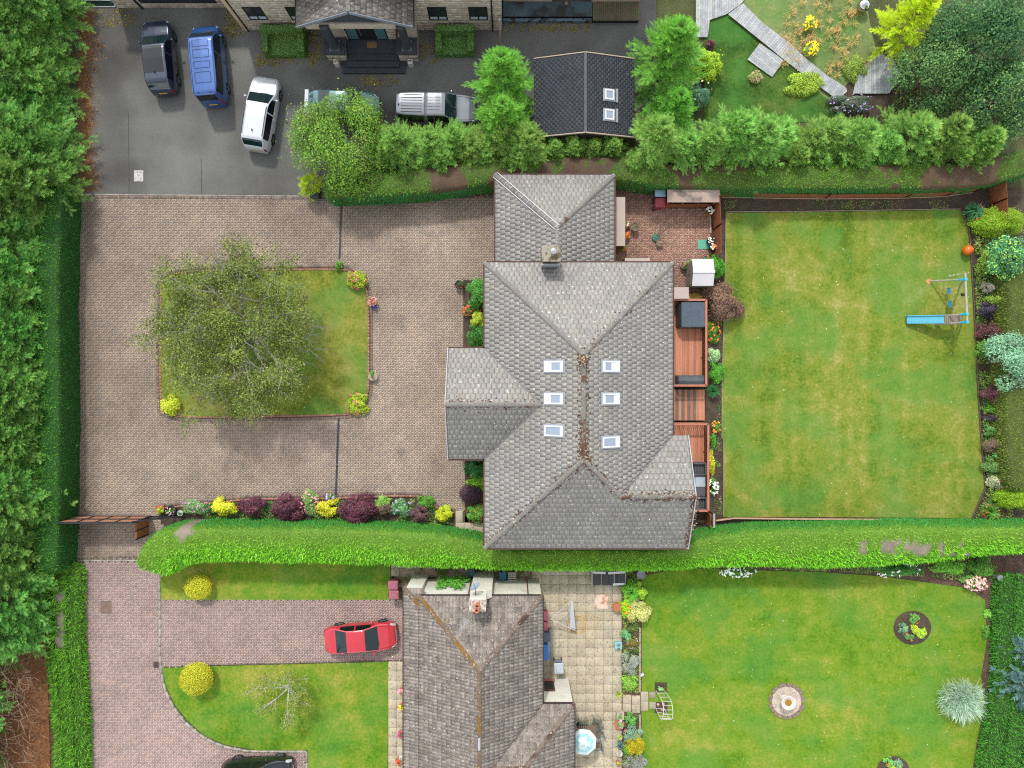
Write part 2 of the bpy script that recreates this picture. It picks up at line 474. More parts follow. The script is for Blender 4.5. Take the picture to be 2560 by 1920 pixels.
bricks('paving_block', DRIVE, [ISLB], .010, drive, PAL_D, stain_shade_drive, 1)
bricks('paving_block', LOWER, [], .011, lower, PAL_L, tone_low, 2)
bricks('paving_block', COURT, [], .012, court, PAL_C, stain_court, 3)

def course(name, path_px, w, blen, z, h, parent, pal, sd, closed=False, inset=0.0, m=None):
    """a row of blocks laid across a path (soldier course, kerb stones)"""
    pts = [Vector((p.x, p.y, 0)) for p in W(path_px)]
    pts = [Vector((a, b, 0)) for a, b, c in smoothpath([tuple(p) for p in pts], 8, closed)]
    if closed: pts.append(pts[0])
    L = [0]
    for a, b in zip(pts[:-1], pts[1:]): L.append(L[-1] + (b - a).length)
    n = max(1, int(L[-1] / blen)); r = np.random.default_rng(sd)
    def at(s):
        i = int(np.searchsorted(L, s, side='right')) - 1; i = min(max(i, 0), len(pts) - 2)
        d = pts[i + 1] - pts[i]; t = (s - L[i]) / max(d.length, 1e-6); d.normalize()
        return pts[i] + (pts[i + 1] - pts[i]) * t, Vector((-d.y, d.x, 0))
    V = []; Fq = []; cols = []
    for k in range(n):
        s0, s1 = L[-1] * k / n + .004, L[-1] * (k + 1) / n - .004
        (a, na), (b, nb) = at(s0), at(s1)
        zz = h + float(r.uniform(-.003, .003)); i = len(V)
        for zt, sh in ((z, 0), (zz, .006)):
            for p, nn, sg in ((a, na, -1), (b, nb, -1), (b, nb, 1), (a, na, 1)):
                q = p + nn * (sg * (w / 2 - sh) + inset); V.append((q.x, q.y, zt))
        for f in ((4, 5, 6, 7), (0, 1, 5, 4), (1, 2, 6, 5), (2, 3, 7, 6), (3, 0, 4, 7)): Fq.append([i + j for j in f])
        c = np.array(pal[r.integers(0, len(pal))]) * r.uniform(.85, 1.12)
        cols += [c] * 8
    o = mk(name, V, Fq, m or M_BRICK, parent, np.array(cols)); o['kind'] = 'stuff'
    return o
PAL_S = [C(140, 122, 112), C(156, 132, 120), C(126, 114, 108)]
PAL_K = [C(184, 180, 168), C(172, 170, 160), C(192, 186, 170)]
PAL_E = [C(184, 130, 112), C(172, 122, 104), C(190, 142, 122)]
course('border_block', ISLB, .2, .1, .010, .036, drive, PAL_S, 11, True)
course('edging_block', ISL, .12, .22, .010, .065, drive, PAL_E, 12, True)
course('border_block', [(200, 492), (640, 495), (848, 496)], .2, .1, .010, .036, drive, PAL_S, 13)
course('border_block', [(860, 498), (1000, 498), (1244, 494)], .2, .1, .010, .036, drive, PAL_S, 14)
BORD = [(392, 1270), (520, 1257), (640, 1246), (800, 1245), (960, 1239), (1040, 1239), (1058, 1242), (1080, 1255), (1104, 1276), (1136, 1280)]
course('border_block', [(x, y - 5) for x, y in BORD], .2, .1, .010, .036, drive, PAL_S, 15)
course('edging_block', [(x, y + 2) for x, y in BORD], .12, .22, .010, .07, drive, PAL_E, 16)
course('border_block', [(196, 500), (197, 580), (191, 690), (187, 770), (191, 920), (193, 1050), (191, 1240), (188, 1395)], .2, .1, .010, .034, drive, PAL_S, 17)
course('border_block', [(188, 1392), (345, 1392)], .2, .1, .010, .034, drive, PAL_S, 18)
course('kerb_stone', [(184, 1401), (350, 1401)], .10, .9, .004, .05, lower, PAL_K, 19, m=M_SLAB)
course('kerb_stone', [(194, 486), (640, 490), (858, 491)], .09, .9, .004, .045, drive, PAL_K, 20, m=M_SLAB)
course('kerb_stone', [(400, 1456), (401, 1560), (401, 1640), (404, 1672), (412, 1716), (433, 1764), (467, 1808), (511, 1843), (561, 1865), (612, 1876), (660, 1878), (766, 1878)], .12, .6, .006, .10, lower, PAL_K, 21, m=M_SLAB)
course('kerb_stone', [(767, 1878), (768, 1990)], .12, .6, .006, .10, lower, PAL_K, 22, m=M_SLAB)
course('kerb_stone', [(484, 1663), (620, 1660), (780, 1656), (972, 1651)], .06, .9, .006, .08, lower, [C(120, 112, 100)], 23, m=M_SLAB)
course('threshold_strip', [(476, 1504), (476, 1650)], .03, 1.2, .011, .036, lower, [C(196, 184, 176)], 24, m=M_SLAB)

# slot drains across the drive
M_DRAIN = mat('drain_metal', C(62, 66, 70), .6, .2, 3.0, metal=.3)
for a, b, lab in (((855, 493), (849, 648), 'black slot drain crossing the drive from the kerb to the island'), ((847, 1044), (840, 1238), 'black slot drain crossing the drive from the island to the flower border')):
    p, q = P(*a), P(*b); d = q - p; n = int(d.length / 1.0)
    t_ = thing('slot_drain', lab, 'drain', (p.x, p.y, .01))
    for k in range(n):
        s, e = p + d * (k / n + .003), p + d * ((k + 1) / n - .003)
        MB().beam((s.x, s.y, .030), (e.x, e.y, .030), .13, .034).build('grating', M_DRAIN, t_)
# manhole covers
t_ = thing('manhole_cover', 'pale worn manhole cover set in the grey asphalt', 'manhole', P(346, 440, .006))
MB().cbox((*P(347, 440).xy, .016), (.60, .72, .022), .01).build('lid', mat('worn_steel', C(205, 203, 196), .7, .25, 5.0, speck=(6, .58, C(110, 108, 104), .8)), t_)
MB().box((*P(347, 440).xy, .010), (.68, .80, .010)).build('frame', mat('dark_frame', C(110, 108, 105), .8), t_)
for (x, y), lab in ((tp(0, 3, 920, 268), 'square brown manhole cover in the pink drive'),):
    t_ = thing('manhole_cover', lab, 'manhole', P(x, y, .01))
    MB().cbox((*P(x, y).xy, .030), (.62, .70, .024), .01).build('lid', mat('brown_cover', C(138, 112, 100), .9, .2, 4), t_)
    MB().box((*P(x, y).xy, .026), (.72, .80, .020)).build('frame', MATS['dark_frame'], t_)
x, y = tp(0, 3, 1350, 765); t_ = thing('gully_grate', 'small dark gully grate beside the curved kerb', 'drain', P(x, y, .01))
MB().box((*P(x, y).xy, .028), (.34, .40, .02)).build('frame', mat('iron', C(90, 70, 66), .7, .2), t_)
for k in range(6): MB().box((P(x, y).x - .13 + k * .052, P(x, y).y, .041), (.025, .36, .008)).build('bar', MATS['iron'], t_)

# lawns
sheet('island_lawn', ISL, .045, M_LAWN2)
LAWN = [(1815, 532), (2000, 531), (2200, 528), (2398, 525), (2418, 560), (2424, 640), (2432, 780), (2440, 940), (2448, 1080), (2460, 1218), (2426, 1297), (2300, 1294), (2000, 1292), (1809, 1292), (1809, 1098), (1806, 1094), (1805, 960), (1812, 720)]
sheet('back_lawn', LAWN, .03, M_LAWN1)
sheet('back_bed_soil', [(1770, 478), (2500, 470), (2570, 470), (2570, 1330), (1660, 1330), (1660, 760), (1776, 760)], .014, M_SOIL)
sheet('front_grass_strip', [(403, 1404), (976, 1404), (976, 1500), (403, 1500)], .03, M_LAWN4)
sheet('front_lawn', [(405, 1670), (484, 1666), (972, 1654), (968, 2000), (770, 2000), (770, 1875), (640, 1875), (560, 1860), (512, 1838), (470, 1802), (436, 1758), (415, 1712)], .03, M_LAWN4)
sheet('neighbour_lawn', [(1604, 1440), (1700, 1420), (2050, 1430), (2200, 1440), (2420, 1470), (2462, 1500), (2466, 1600), (2452, 1690), (2460, 1760), (2440, 1860), (2420, 2000), (1604, 2000)], .03, M_LAWN3)
sheet('neighbour_bed_soil', [(1552, 1400), (2570, 1380), (2570, 2000), (1552, 2000)], .012, M_MULCH)
sheet('gravel_strip', [(978, 1415), (1345, 1415), (1345, 1470), (978, 1470)], .012, mat('gravel', C(160, 142, 120), .95, .3, 2.0, .7, fine=.45, finescale=16, c2=C(92, 104, 56), c2scale=1.2, c2thr=(.5, .62)))
sheet('border_soil', [(388, 1270), (520, 1259), (640, 1248), (800, 1247), (960, 1241), (1040, 1241), (1080, 1258), (1104, 1280), (1138, 1284), (1138, 1345), (380, 1345)], .014, M_SOIL)
sheet('house_bed_soil', [(1158, 700), (1236, 700), (1236, 880), (1158, 880)], .034, M_SOIL)
sheet('house_bed_soil', [(1162, 1140), (1232, 1140), (1232, 1330), (1162, 1330)], .034, M_SOIL)
sheet('dark_turf', [(1760, 60), (1830, 20), (1905, 100), (2060, 240), (2100, 300), (1760, 320)], .03, M_TURF)
sheet('pale_turf', [(1850, -20), (2160, -20), (2175, 60), (2190, 130), (2140, 180), (2080, 260), (1905, 110), (1845, 20)], .034, M_TURFP)
sheet('dry_soil', [(2140, 170), (2300, 100), (2580, 100), (2580, 330), (2060, 330), (2080, 260)], .010, M_SOIL)

# timber lawn edging: boards set on edge round the back lawn
M_EDGEB = mat('edging_board', C(170, 150, 132), .85, .2, 3.0)
def edging(name, label, pts, h=.09, w=.035, m=M_EDGEB, group=None, step=1.8):
    w3 = [P(*p) for p in pts]
    t_ = thing(name, label, 'edging', w3[0], group)
    for a, b in zip(w3[:-1], w3[1:]):
        n = max(1, round((b - a).length / step))
        for k in range(n):
            s, e = a + (b - a) * (k / n + .001), a + (b - a) * ((k + 1) / n - .001)
            MB().beam((s.x, s.y, h / 2), (e.x, e.y, h / 2), w, h).build('board', m, t_)
    return t_
edging('lawn_edging', 'thin timber edging along the far side of the back lawn by the fence', [(1814, 530), (2000, 529), (2200, 526), (2400, 523)])
edging('lawn_edging', 'thin timber edging between the back lawn and the bark bed by the deck', [(1814, 530), (1811, 720), (1804, 960), (1804, 1096), (1808, 1099), (1808, 1292)])
edging('lawn_edging', 'dark timber edging between the back lawn and the shrub border', [(2400, 524), (2420, 560), (2426, 640), (2434, 780), (2442, 940), (2450, 1080), (2462, 1218), (2427, 1298)], m=mat('dark_edging', C(120, 98, 84), .9))
edging('bed_edging', 'yellowish timber edging of the dark bed behind the courtyard', [(1536, 461), (1618, 461), (1618, 474), (1640, 474)], m=mat('yellow_edging', C(170, 150, 96), .9))

# flagstones, each its own piece
def slab_mesh(w, d, c, sd):
    b = .008
    V = []
    for zz, sh in ((0, 0), (.035, 0), (.042, b)):
        for x, y in ((-1, -1), (1, -1), (1, 1), (-1, 1)): V.append((x * (w / 2 - sh), y * (d / 2 - sh), zz))
    Fq = [(8, 9, 10, 11)]
    for k in range(2):
        for j in range(4): Fq.append((k*4 + j, k*4 + (j+1) % 4, (k+1)*4 + (j+1) % 4, (k+1)*4 + j))
    o = mk('paving_slab', V, Fq, M_SLAB, None, np.array([c] * 12))
    me = o.data; bpy.data.objects.remove(o); return me
SLC = [C(206, 194, 168), C(203, 191, 166), C(210, 198, 172), C(198, 186, 162), C(206, 195, 170), C(194, 182, 158)]
def slabs(parent, x0, y0, x1, y1, sx, sy, z=.012, tone=1.0, skip=None, sd=5):
    """grid of slabs between pixel corners, about sx by sy pixels each"""
    r = random.Random(sd)
    a, b = P(x0, y0), P(x1, y1)
    nx = max(1, round((x1 - x0) / sx)); ny = max(1, round((y1 - y0) / sy))
    w, d = (b.x - a.x) / nx, (a.y - b.y) / ny
    mes = [slab_mesh(w - .014, d - .014, tuple(v * tone for v in c), 0) for c in SLC]
    for i in range(nx):
        for j in range(ny):
            cx, cy = a.x + w * (i + .5), a.y - d * (j + .5)
            px, py = 1280 + cx * FPX / H, 960 - cy * FPX / H
            if skip and skip(px, py): continue
            o = link('paving_slab', mes[r.randrange(6)], parent)
            o.location = (cx, cy, z + r.uniform(-.002, .002)); o.rotation_euler = (0, 0, r.choice((0, math.pi)) + r.uniform(-.004, .004))
patio = sheet('patio', [(1330, 1400), (1556, 1400), (1556, 2000), (1330, 2000)], .010, mat('patio_joint', C(104, 92, 76), .95))
slabs(patio, 1330, 1392, 1554, 1960, 22.6, 22.8, skip=lambda x, y: x < 1400 and (y > 1800 or (y > 1480 and x < 1340)))
slabs(patio, 1556, 1736, 1578, 1780, 22, 22, sd=8); slabs(patio, 1579, 1738, 1600, 1782, 22, 22, sd=9)
slabs(patio, 1601, 1728, 1620, 1776, 20, 24, z=.032, tone=.86, sd=10)
slabs(patio, 1622, 1728, 1638, 1744, 16, 17, z=.032, tone=.7, sd=12); slabs(patio, 1623, 1754, 1639, 1771, 16, 17, z=.032, tone=.7, sd=13)
path1 = sheet('side_path', [(972, 1652), (1014, 1652), (1014, 2000), (968, 2000)], .012, MATS['patio_joint'])
slabs(path1, 971, 1653, 1014, 1960, 21.5, 23, z=.014, sd=14)
path2 = sheet('back_path', [(978, 1392), (1345, 1392), (1345, 1420), (978, 1420)], .0135, MATS['patio_joint'])
slabs(path2, 978, 1395, 1332, 1420, 22.8, 25, z=.016, tone=.82, sd=15)
slabs(path2, 978, 1420, 998, 1440, 20, 20, z=.016, tone=.82, sd=16)
path3 = sheet('border_path', [(1137, 1272), (1232, 1320), (1232, 1345), (1137, 1345)], .034, MATS['patio_joint'])
slabs(path3, 1139, 1276, 1157, 1306, 18, 30, z=.036, sd=17); slabs(path3, 1139, 1306, 1232, 1330, 23, 24, z=.036, sd=18)
# ------------------------------------------------------------------ buildings
M_TILE = mat('weathered_concrete_tile', attr=True, rough=.9, var=.10, scale=.7, fine=.16, finescale=24, bump=.3, spec=.2, speck=(7.0, .65, C(226, 224, 216), .9))
M_RIDGE = mat('mossy_ridge_tile', C(128, 124, 116), .95, .2, 3.0, .5, c2=C(104, 72, 52), c2scale=1.6, c2thr=(.52, .60), speck=(9, .63, C(205, 200, 190), .8), fine=.25, finescale=20)
M_HIP = mat('grey_hip_tile', C(136, 133, 127), .95, .15, 3.0, .5, c2=C(104, 80, 62), c2scale=1.1, c2thr=(.62, .70), speck=(9, .64, C(200, 198, 190), .8), fine=.2, finescale=20)
M_PAN = mat('brown_pantile', attr=True, rough=.92, var=.16, scale=1.2, fine=.22, finescale=22, bump=.3, spec=.2, speck=(10, .61, C(196, 190, 180), .8), c2=C(112, 94, 80), c2scale=7.0, c2thr=(.58, .70))
M_PRIDGE = mat('ochre_moss_ridge', C(120, 104, 88), .95, .2, 3, .5, c2=C(136, 100, 40), c2scale=1.0, c2thr=(.44, .56), speck=(9, .62, C(196, 188, 170), .8), fine=.25, finescale=20)
M_GUT = mat('brown_gutter', C(84, 52, 44), .6, .15, 4)
M_LEAD = mat('pale_lead', C(180, 186, 192), .6, .12, 4)
M_RENDER = mat('cream_render', C(222, 214, 196), .95, .1, 1.2, .15, fine=.06)
M_WHITEB = mat('white_painted_block', C(236, 232, 220), .9, .10, 1.5, .2, fine=.08, c2=C(206, 200, 180), c2scale=1.3, c2thr=(.6, .75))
M_STONE = mat('pale_stone_block', attr=True, rough=.9, var=.12, scale=2.0, fine=.12, finescale=16, bump=.3, spec=.2)
M_GLASSD = mat('dark_window_glass', C(30, 42, 48), .06, .0, spec=.8)
M_GLASSS = mat('skylight_glass', C(150, 165, 185), .08, .05, spec=1.0)
M_WHITE = mat('white_plastic', C(232, 234, 236), .5, .04)
M_BLACK = mat('black_plastic', C(34, 36, 40), .5, .1)
M_SLATE = mat('blue_black_stone', C(62, 68, 76), .8, .15, 2, .1, fine=.1)
M_SHING = mat('charcoal_shingle', attr=True, rough=.9, var=.10, scale=.8, fine=.14, finescale=30, bump=.3, spec=.2)

class Slope:
    """a planar roof slope tiled piece by piece. pts: 3D polygon, first two points are the eave (left to right seen from outside)"""
    def __init__(s, pts):
        s.pts = [Vector(p) for p in pts]
        s.O = s.pts[0]
        s.U = (s.pts[1] - s.pts[0]).normalized()
        n = Vector((0, 0, 0))
        for i in range(len(s.pts)):
            a, b = s.pts[i - 1], s.pts[i]
            n += Vector(((a.y - b.y) * (a.z + b.z), (a.z - b.z) * (a.x + b.x), (a.x - b.x) * (a.y + b.y)))
        n.normalize()
        if n.z < 0: n = -n
        s.N = n
        s.V = n.cross(s.U).normalized()
        if s.V.z < 0: s.V = -s.V
        s.uv = [((p - s.O).dot(s.U), (p - s.O).dot(s.V)) for p in s.pts]
        s.vmax = max(v for u, v in s.uv)
    def at(s, u, v, h=0): return s.O + s.U * u + s.V * v + s.N * h
    def spans(s, v):
        xs = []
        n = len(s.uv)
        for i in range(n):
            (u0, v0), (u1, v1) = s.uv[i - 1], s.uv[i]
            if (v0 > v) != (v1 > v): xs.append(u0 + (u1 - u0) * (v - v0) / (v1 - v0))
        xs.sort()
        return [(xs[i], xs[i + 1]) for i in range(0, len(xs) - 1, 2)]
def deck_mesh(slopes, name, m, parent, drop=.02):
    b = MB()
    for s in slopes:
        b.quad(*[tuple(p - s.N * drop) for p in s.pts]); b.quad(*[tuple(p - s.N * (drop + .08)) for p in s.pts][::-1])
    return b.build(name, m, parent)
def tile_slopes(slopes, parent, m, pal, w=.30, e=.33, th=.032, cap=300, sd=1, bond=.5, name='roof_tile', g=.010, prof=None, score=None, avoid=None):
    """tiles on all slopes; the cap biggest in view become objects of their own, the rest one joined part"""
    r = np.random.default_rng(sd); full = []; V = []; Fq = []; Cc = []
    pal = [np.array(c) for c in pal]
    o_ = off(parent)
    for s in slopes:
        nrow = int(math.ceil(s.vmax / e)) + 1
        e_ = s.vmax / max(1, round(s.vmax / e))
        for k in range(nrow):
            v0, v1 = k * e_, (k + 1) * e_
            if v0 > s.vmax - .02: break
            A, B = s.spans(v0 + 1e-4), s.spans(min(v1, s.vmax) - 1e-4)
            if len(A) != len(B):
                A = B = s.spans((v0 + min(v1, s.vmax)) / 2)
            for (a0, b0), (a1, b1) in zip(A, B):
                lo, hi = min(a0, a1), max(b0, b1)
                ph = (k % 2) * bond * w
                i = math.floor((lo - ph) / w) - 1
                while i * w + ph < hi:
                    u0, u1 = i * w + ph, (i + 1) * w + ph; i += 1
                    q = [max(a0, min(b0, u0)), max(a0, min(b0, u1)), max(a1, min(b1, u1)), max(a1, min(b1, u0))]
                    if q[1] - q[0] < .012 and q[2] - q[3] < .012: continue
                    c = pal[r.integers(0, len(pal))] * r.uniform(.955, 1.045)
                    isfull = abs(q[0] - u0) + abs(q[1] - u1) + abs(q[2] - u1) + abs(q[3] - u0) < 1e-6
                    full.append((s, v0, v1, q, c, isfull, u0, r.uniform(-.004, .004)))
    idx = [i for i, f in enumerate(full) if f[5]]
    if score is None: score = lambda p: p.z
    idx.sort(key=lambda i: -score(full[i][0].at(full[i][6], full[i][1])))
    solo = set(idx[:cap]) if not prof else set()
    shared = {}
    for i, (s, v0, v1, q, c, isf, u0, dz) in enumerate(full):
        if i in solo: continue
        if prof:
            n = len(prof); b = len(V)
            for vv, h in ((v0, th), (v1 + .02, .004)):
                for t, hh in prof:
                    f0 = (q[0] + (q[1] - q[0]) * t) if vv == v0 else (q[3] + (q[2] - q[3]) * t)
                    V.append(tuple(s.at(f0, vv, h + hh + dz)))
            for t, hh in prof: V.append(tuple(s.at(q[0] + (q[1] - q[0]) * t, v0, 0)))
            for j in range(n - 1):
                Fq.append((b + j, b + j + 1, b + n + j + 1, b + n + j)); Fq.append((b + 2*n + j, b + 2*n + j + 1, b + j + 1, b + j))
            Cc += [c] * (3 * n)
        else:
            b = len(V)
            for vv, ua, ub, h in ((v0, q[0] + g/2, q[1] - g/2, th), (v1 - .016, q[3] + g/2, q[2] - g/2, .008)):
                ub = max(ua, ub)
                for uu, hh in ((ua, h + dz), (ub, h + dz), (ub, -.002), (ua, -.002)): V.append(tuple(s.at(uu, vv, hh)))
            for f in ((0, 1, 5, 4), (3, 2, 1, 0), (1, 2, 6, 5), (3, 0, 4, 7)): Fq.append(tuple(b + j for j in f))
            Cc += [c] * 8
    if V:
        o = mk(name + 's', V, Fq, m, parent, np.array(Cc)); o['kind'] = 'stuff'
    # single tiles
    rr = random.Random(sd)
    for i in sorted(solo):
        s, v0, v1, q, c, isf, u0, dz = full[i]
        key = (round(v1 - v0, 4), rr.randrange(10))
        if key not in shared:
            L = v1 - v0 - .016; vv = []
            for y, h in ((0, th), (L, .008)):
                for x, hh in ((g/2, h), (w - g/2, h), (w - g/2, -.002), (g/2, -.002)): vv.append((x, y, hh))
            oo = mk(name, vv, [(0, 1, 5, 4), (3, 2, 1, 0), (1, 2, 6, 5), (3, 0, 4, 7)], m, None, np.array([c] * 8))
            shared[key] = oo.data; bpy.data.objects.remove(oo)
        oo = link(name, shared[key], parent)
        M = Matrix((s.U, s.V, s.N)).transposed().to_4x4(); M.translation = s.at(u0, v0, dz) - o_
        oo.matrix_local = M
def ridge_caps(parent, segs, m, r=.13, step=.42, name='ridge_tile', lift=.03):
    """half-round caps along ridges and hips, one object each"""
    o_ = off(parent); cache = {}
    for a, b in segs:
        a, b = Vector(a), Vector(b); d = b - a; n = max(1, round(d.length / step)); L = d.length / n
        key = round(L, 3)
        if key not in cache:
            mb = MB(); k = 7; vs = []
            for x, rr in ((-.015, r * 1.06), (L + .03, r * .97)):
                for j in range(k):
                    t = math.pi * j / (k - 1); vs.append((x, math.cos(t) * rr, math.sin(t) * rr * .75 - .02))
            fs = [(j, j + 1, k + j + 1, k + j) for j in range(k - 1)] + [tuple(range(k))[::-1]]
            me = bpy.data.meshes.new(name); me.from_pydata(vs, [], fs); me.update(); me.materials.append(m); cache[key] = me
        X = d.normalized(); Y = Vector((0, 0, 1)).cross(X).normalized(); Z = X.cross(Y)
        for k in range(n):
            o = link(name, cache[key], parent)
            M = Matrix((X, Y, Z)).transposed().to_4x4(); M.translation = a + d * (k / n) + Z * (lift + random.uniform(-.006, .006)) - o_
            o.matrix_local = M
def strip(name, a, b, w, h, m, parent): return MB().beam(a, b, w, h).build(name, m, parent)
def skylight(parent, s, u, v, w, d, name='skylight', hues=(M_WHITE, M_GLASSS), base=.03):
    """roof window on slope s: w along the eave, d up the slope"""
    o_ = off(parent)
    M = Matrix((s.U, s.V, s.N)).transposed().to_4x4(); M.translation = s.at(u, v, base) - o_
    b = MB(); b.cbox((0, 0, .02), (w + .16, d + .18, .05), .012)
    root = b.build(name, MATS.get('skylight_flashing') or mat('skylight_flashing', C(168, 176, 184), .45, .06, metal=.3), parent, local=True)
    root.matrix_local = M
    f = MB(); t = .085
    for x, y, a, c in ((0, d/2 - t/2, w, t), (0, -d/2 + t/2, w, t), (-w/2 + t/2, 0, t, d - 2*t), (w/2 - t/2, 0, t, d - 2*t)): f.box((x, y, .075), (a, c, .07))
    f.build('sash', hues[0], root, local=True)
    MB().box((0, 0, .065), (w - 2*t + .002, d - 2*t + .002, .03)).build('pane', hues[1], root, local=True)
    return root

# ---- main house
ZE, TPI = 4.5, .497
xl, xr = P(1212, 0, ZE).x, P(1681, 0, ZE).x
yn, ys = P(0, 657, ZE).y, P(0, 1370, ZE).y
hf = (xr - xl) / 2; xm = (xl + xr) / 2; zr = ZE + hf * TPI
xE, yW = P(1719, 0, ZE).x, P(0, 1089, ZE).y
rw = (yW - ys) / 2; yR = ys + rw; zw = ZE + rw * TPI
xw, ya, yb = P(1121, 0, ZE).x, P(0, 871, ZE).y, P(0, 1147, ZE).y
h2 = (ya - yb) / 2; yq = (ya + yb) / 2; zq = ZE + h2 * TPI
ZG = 2.5
gl, gr, gy = P(1239, 0, ZG).x, P(1535, 0, ZG).x, P(0, 438, ZG).y
gh = (gr - gl) / 2; gm = (gl + gr) / 2; zg = ZG + gh * TPI; gs = yn - .35
house = thing('detached_house', 'large house with grey tiled hipped roof and two rows of skylights', 'house', (xm, (yn + ys) / 2, 0))
N1, S1 = (xm, yn - hf, zr), (xm, ys + hf, zr)
sl_n = Slope([(xr, yn, ZE), (xl, yn, ZE), N1])
sl_w = Slope([(xl, yn, ZE), (xl, ys, ZE), S1, N1]) if False else Slope([(xl, yn, ZE), (xl, ya, ZE), (xl + h2, yq, zq), (xl, yb, ZE), (xl, ys, ZE), S1, N1])
sl_e = Slope([(xr, yW, ZE), (xr, yn, ZE), N1, S1, (xr - rw, yR, zw)])
sl_s = Slope([(xl, ys, ZE), (xE, ys, ZE), (xE, yR, zw), (xr - rw, yR, zw), S1])
sl_wn = Slope([(xl, ya, ZE), (xw, ya, ZE), (xw, yq, zq), (xl + h2, yq, zq)])
sl_ws = Slope([(xw, yb, ZE), (xl, yb, ZE), (xl + h2, yq, zq), (xw, yq, zq)])
sl_en = Slope([(xE, yW, ZE), (xr, yW, ZE), (xr - rw, yR, zw), (xE, yR, zw)])
G1 = (gm, gy - gh, zg)
sg_n = Slope([(gr, gy, ZG), (gl, gy, ZG), G1])
sg_w = Slope([(gl, gy, ZG), (gl, gs, ZG), (gm, gs, zg), G1])
sg_e = Slope([(gr, gs, ZG), (gr, gy, ZG), G1, (gm, gs, zg)])
walls = MB()
walls.prism([(xl + .35, ys + .3), (xr - .3, ys + .3), (xr - .3, yn - .3), (xl + .35, yn - .3)], 0, ZE + .02)
walls.prism([(xw + .25, yb + .25), (xl + .4, yb + .25), (xl + .4, ya - .25), (xw + .25, ya - .25)], 0, ZE + .02)
walls.prism([(xr - .35, ys + .3), (xE - .2, ys + .3), (xE - .2, yW - .25), (xr - .35, yW - .25)], 0, ZE + .02)
wall = walls.build('wall', M_RENDER, house)
MB().quad((xw + .25, yb + .25, ZE), (xw + .25, ya - .25, ZE), (xw + .25, yq, zq - .15)).build('gable_wall', M_RENDER, house); MB().quad((xE - .2, yW - .25, ZE), (xE - .2, ys + .3, ZE), (xE - .2, yR, zw - .15)).build('gable_wall', M_RENDER, house)
M_BATT = mat('dark_underlay', C(78, 74, 70), .95, .2, 3)  # dark deck, shows as thin lines between the tile rows
roof = deck_mesh([sl_n, sl_w, sl_e, sl_s, sl_wn, sl_ws, sl_en], 'roof', M_BATT, house)
PAL_T = [C(161, 158, 152), C(157, 155, 150), C(165, 162, 156), C(154, 152, 148), C(162, 158, 150)]
tile_slopes([sl_n, sl_w, sl_e, sl_s, sl_wn, sl_ws, sl_en], roof, M_TILE, PAL_T, cap=300, sd=31)
ridge_caps(roof, [(N1, S1)], M_RIDGE)
ridge_caps(roof, [((xl, yn, ZE), N1), ((xr, yn, ZE), N1), ((xl, ys, ZE), S1), ((xr - rw, yR, zw), S1), ((xl + h2, yq, zq), (xw, yq, zq))], M_HIP, name='hip_tile')
ridge_caps(roof, [((xr - rw, yR, zw), (xE, yR, zw))], M_RIDGE)
gt = MB()
for a, b in (((xl, yn), (xr, yn)), ((xl, ya), (xl, yn)), ((xl, ys), (xl, yb)), ((xl, ys), (xE, ys)), ((xr, yW), (xr, yn)), ((xw, ya), (xl, ya)), ((xw, yb), (xl, yb)), ((xr, yW), (xE, yW))):
    d = Vector((b[0] - a[0], b[1] - a[1], 0)).normalized()
    cx, cy = (a[0] + b[0]) / 2 - xm, (a[1] + b[1]) / 2 - (yn + ys) / 2
    o = Vector((-d.y, d.x, 0)); o = o if o.x * cx + o.y * cy > 0 else -o
    gt.beam((a[0] + o.x * .05, a[1] + o.y * .05, ZE - .05), (b[0] + o.x * .05, b[1] + o.y * .05, ZE - .05), .11, .10)
gt.build('gutter', M_GUT, house)
for p, q, t in (((xw, ya, ZE), (xw, yq, zq), -1), ((xw, yb, ZE), (xw, yq, zq), -1), ((xE, yW, ZE), (xE, yR, zw), 1), ((xE, ys, ZE), (xE, yR, zw), 1)):
    strip('bargeboard', (p[0] + t * .03, p[1], p[2] + .01), (q[0] + t * .03, q[1], q[2] + .01), .05, .16, M_LEAD, house)
vv = MB()
for p, q in (((xl, ya, ZE), (xl + h2, yq, zq)), ((xl, yb, ZE), (xl + h2, yq, zq)), ((xr, yW, ZE), (xr - rw, yR, zw))):
    vv.beam((p[0], p[1], p[2] + .035), (q[0], q[1], q[2] + .035), .07, .02)
vv.build('valley_flashing', mat('valley_lead', C(118, 116, 120), .6, .2, 3), house)
def on_slope(s, px, py):
    """point of slope s seen at a pixel -> (u, v)"""
    d = Vector(((px - 1280) / FPX, (960 - py) / FPX, -1)); o = Vector((0, 0, H))
    t = (s.O - o).dot(s.N) / d.dot(s.N); p = o + d * t - s.O
    return p.dot(s.U), p.dot(s.V)
for s, px, py in ((sl_w, 1386, 916), (sl_w, 1386, 997), (sl_w, 1386, 1077), (sl_e, 1525, 916), (sl_e, 1525, 997), (sl_e, 1525, 1105)):
    u, v = on_slope(s, px, py); sk = skylight(house, s, u, v, .60, 1.12)
    bw = {916: .34, 997: .30, 1077: .0, 1105: .18}[py] + (.12 if s is sl_e and py == 916 else 0)
    if bw: MB().box((0, -.475 + bw / 2, .083), (.425, bw, .004)).build('blind', M_WHITE, sk, local=True)
    if py != 1105: MB().box((0, .475 - .05, .083), (.425, .10, .004)).build('vent_flap', M_WHITE, sk, local=True)
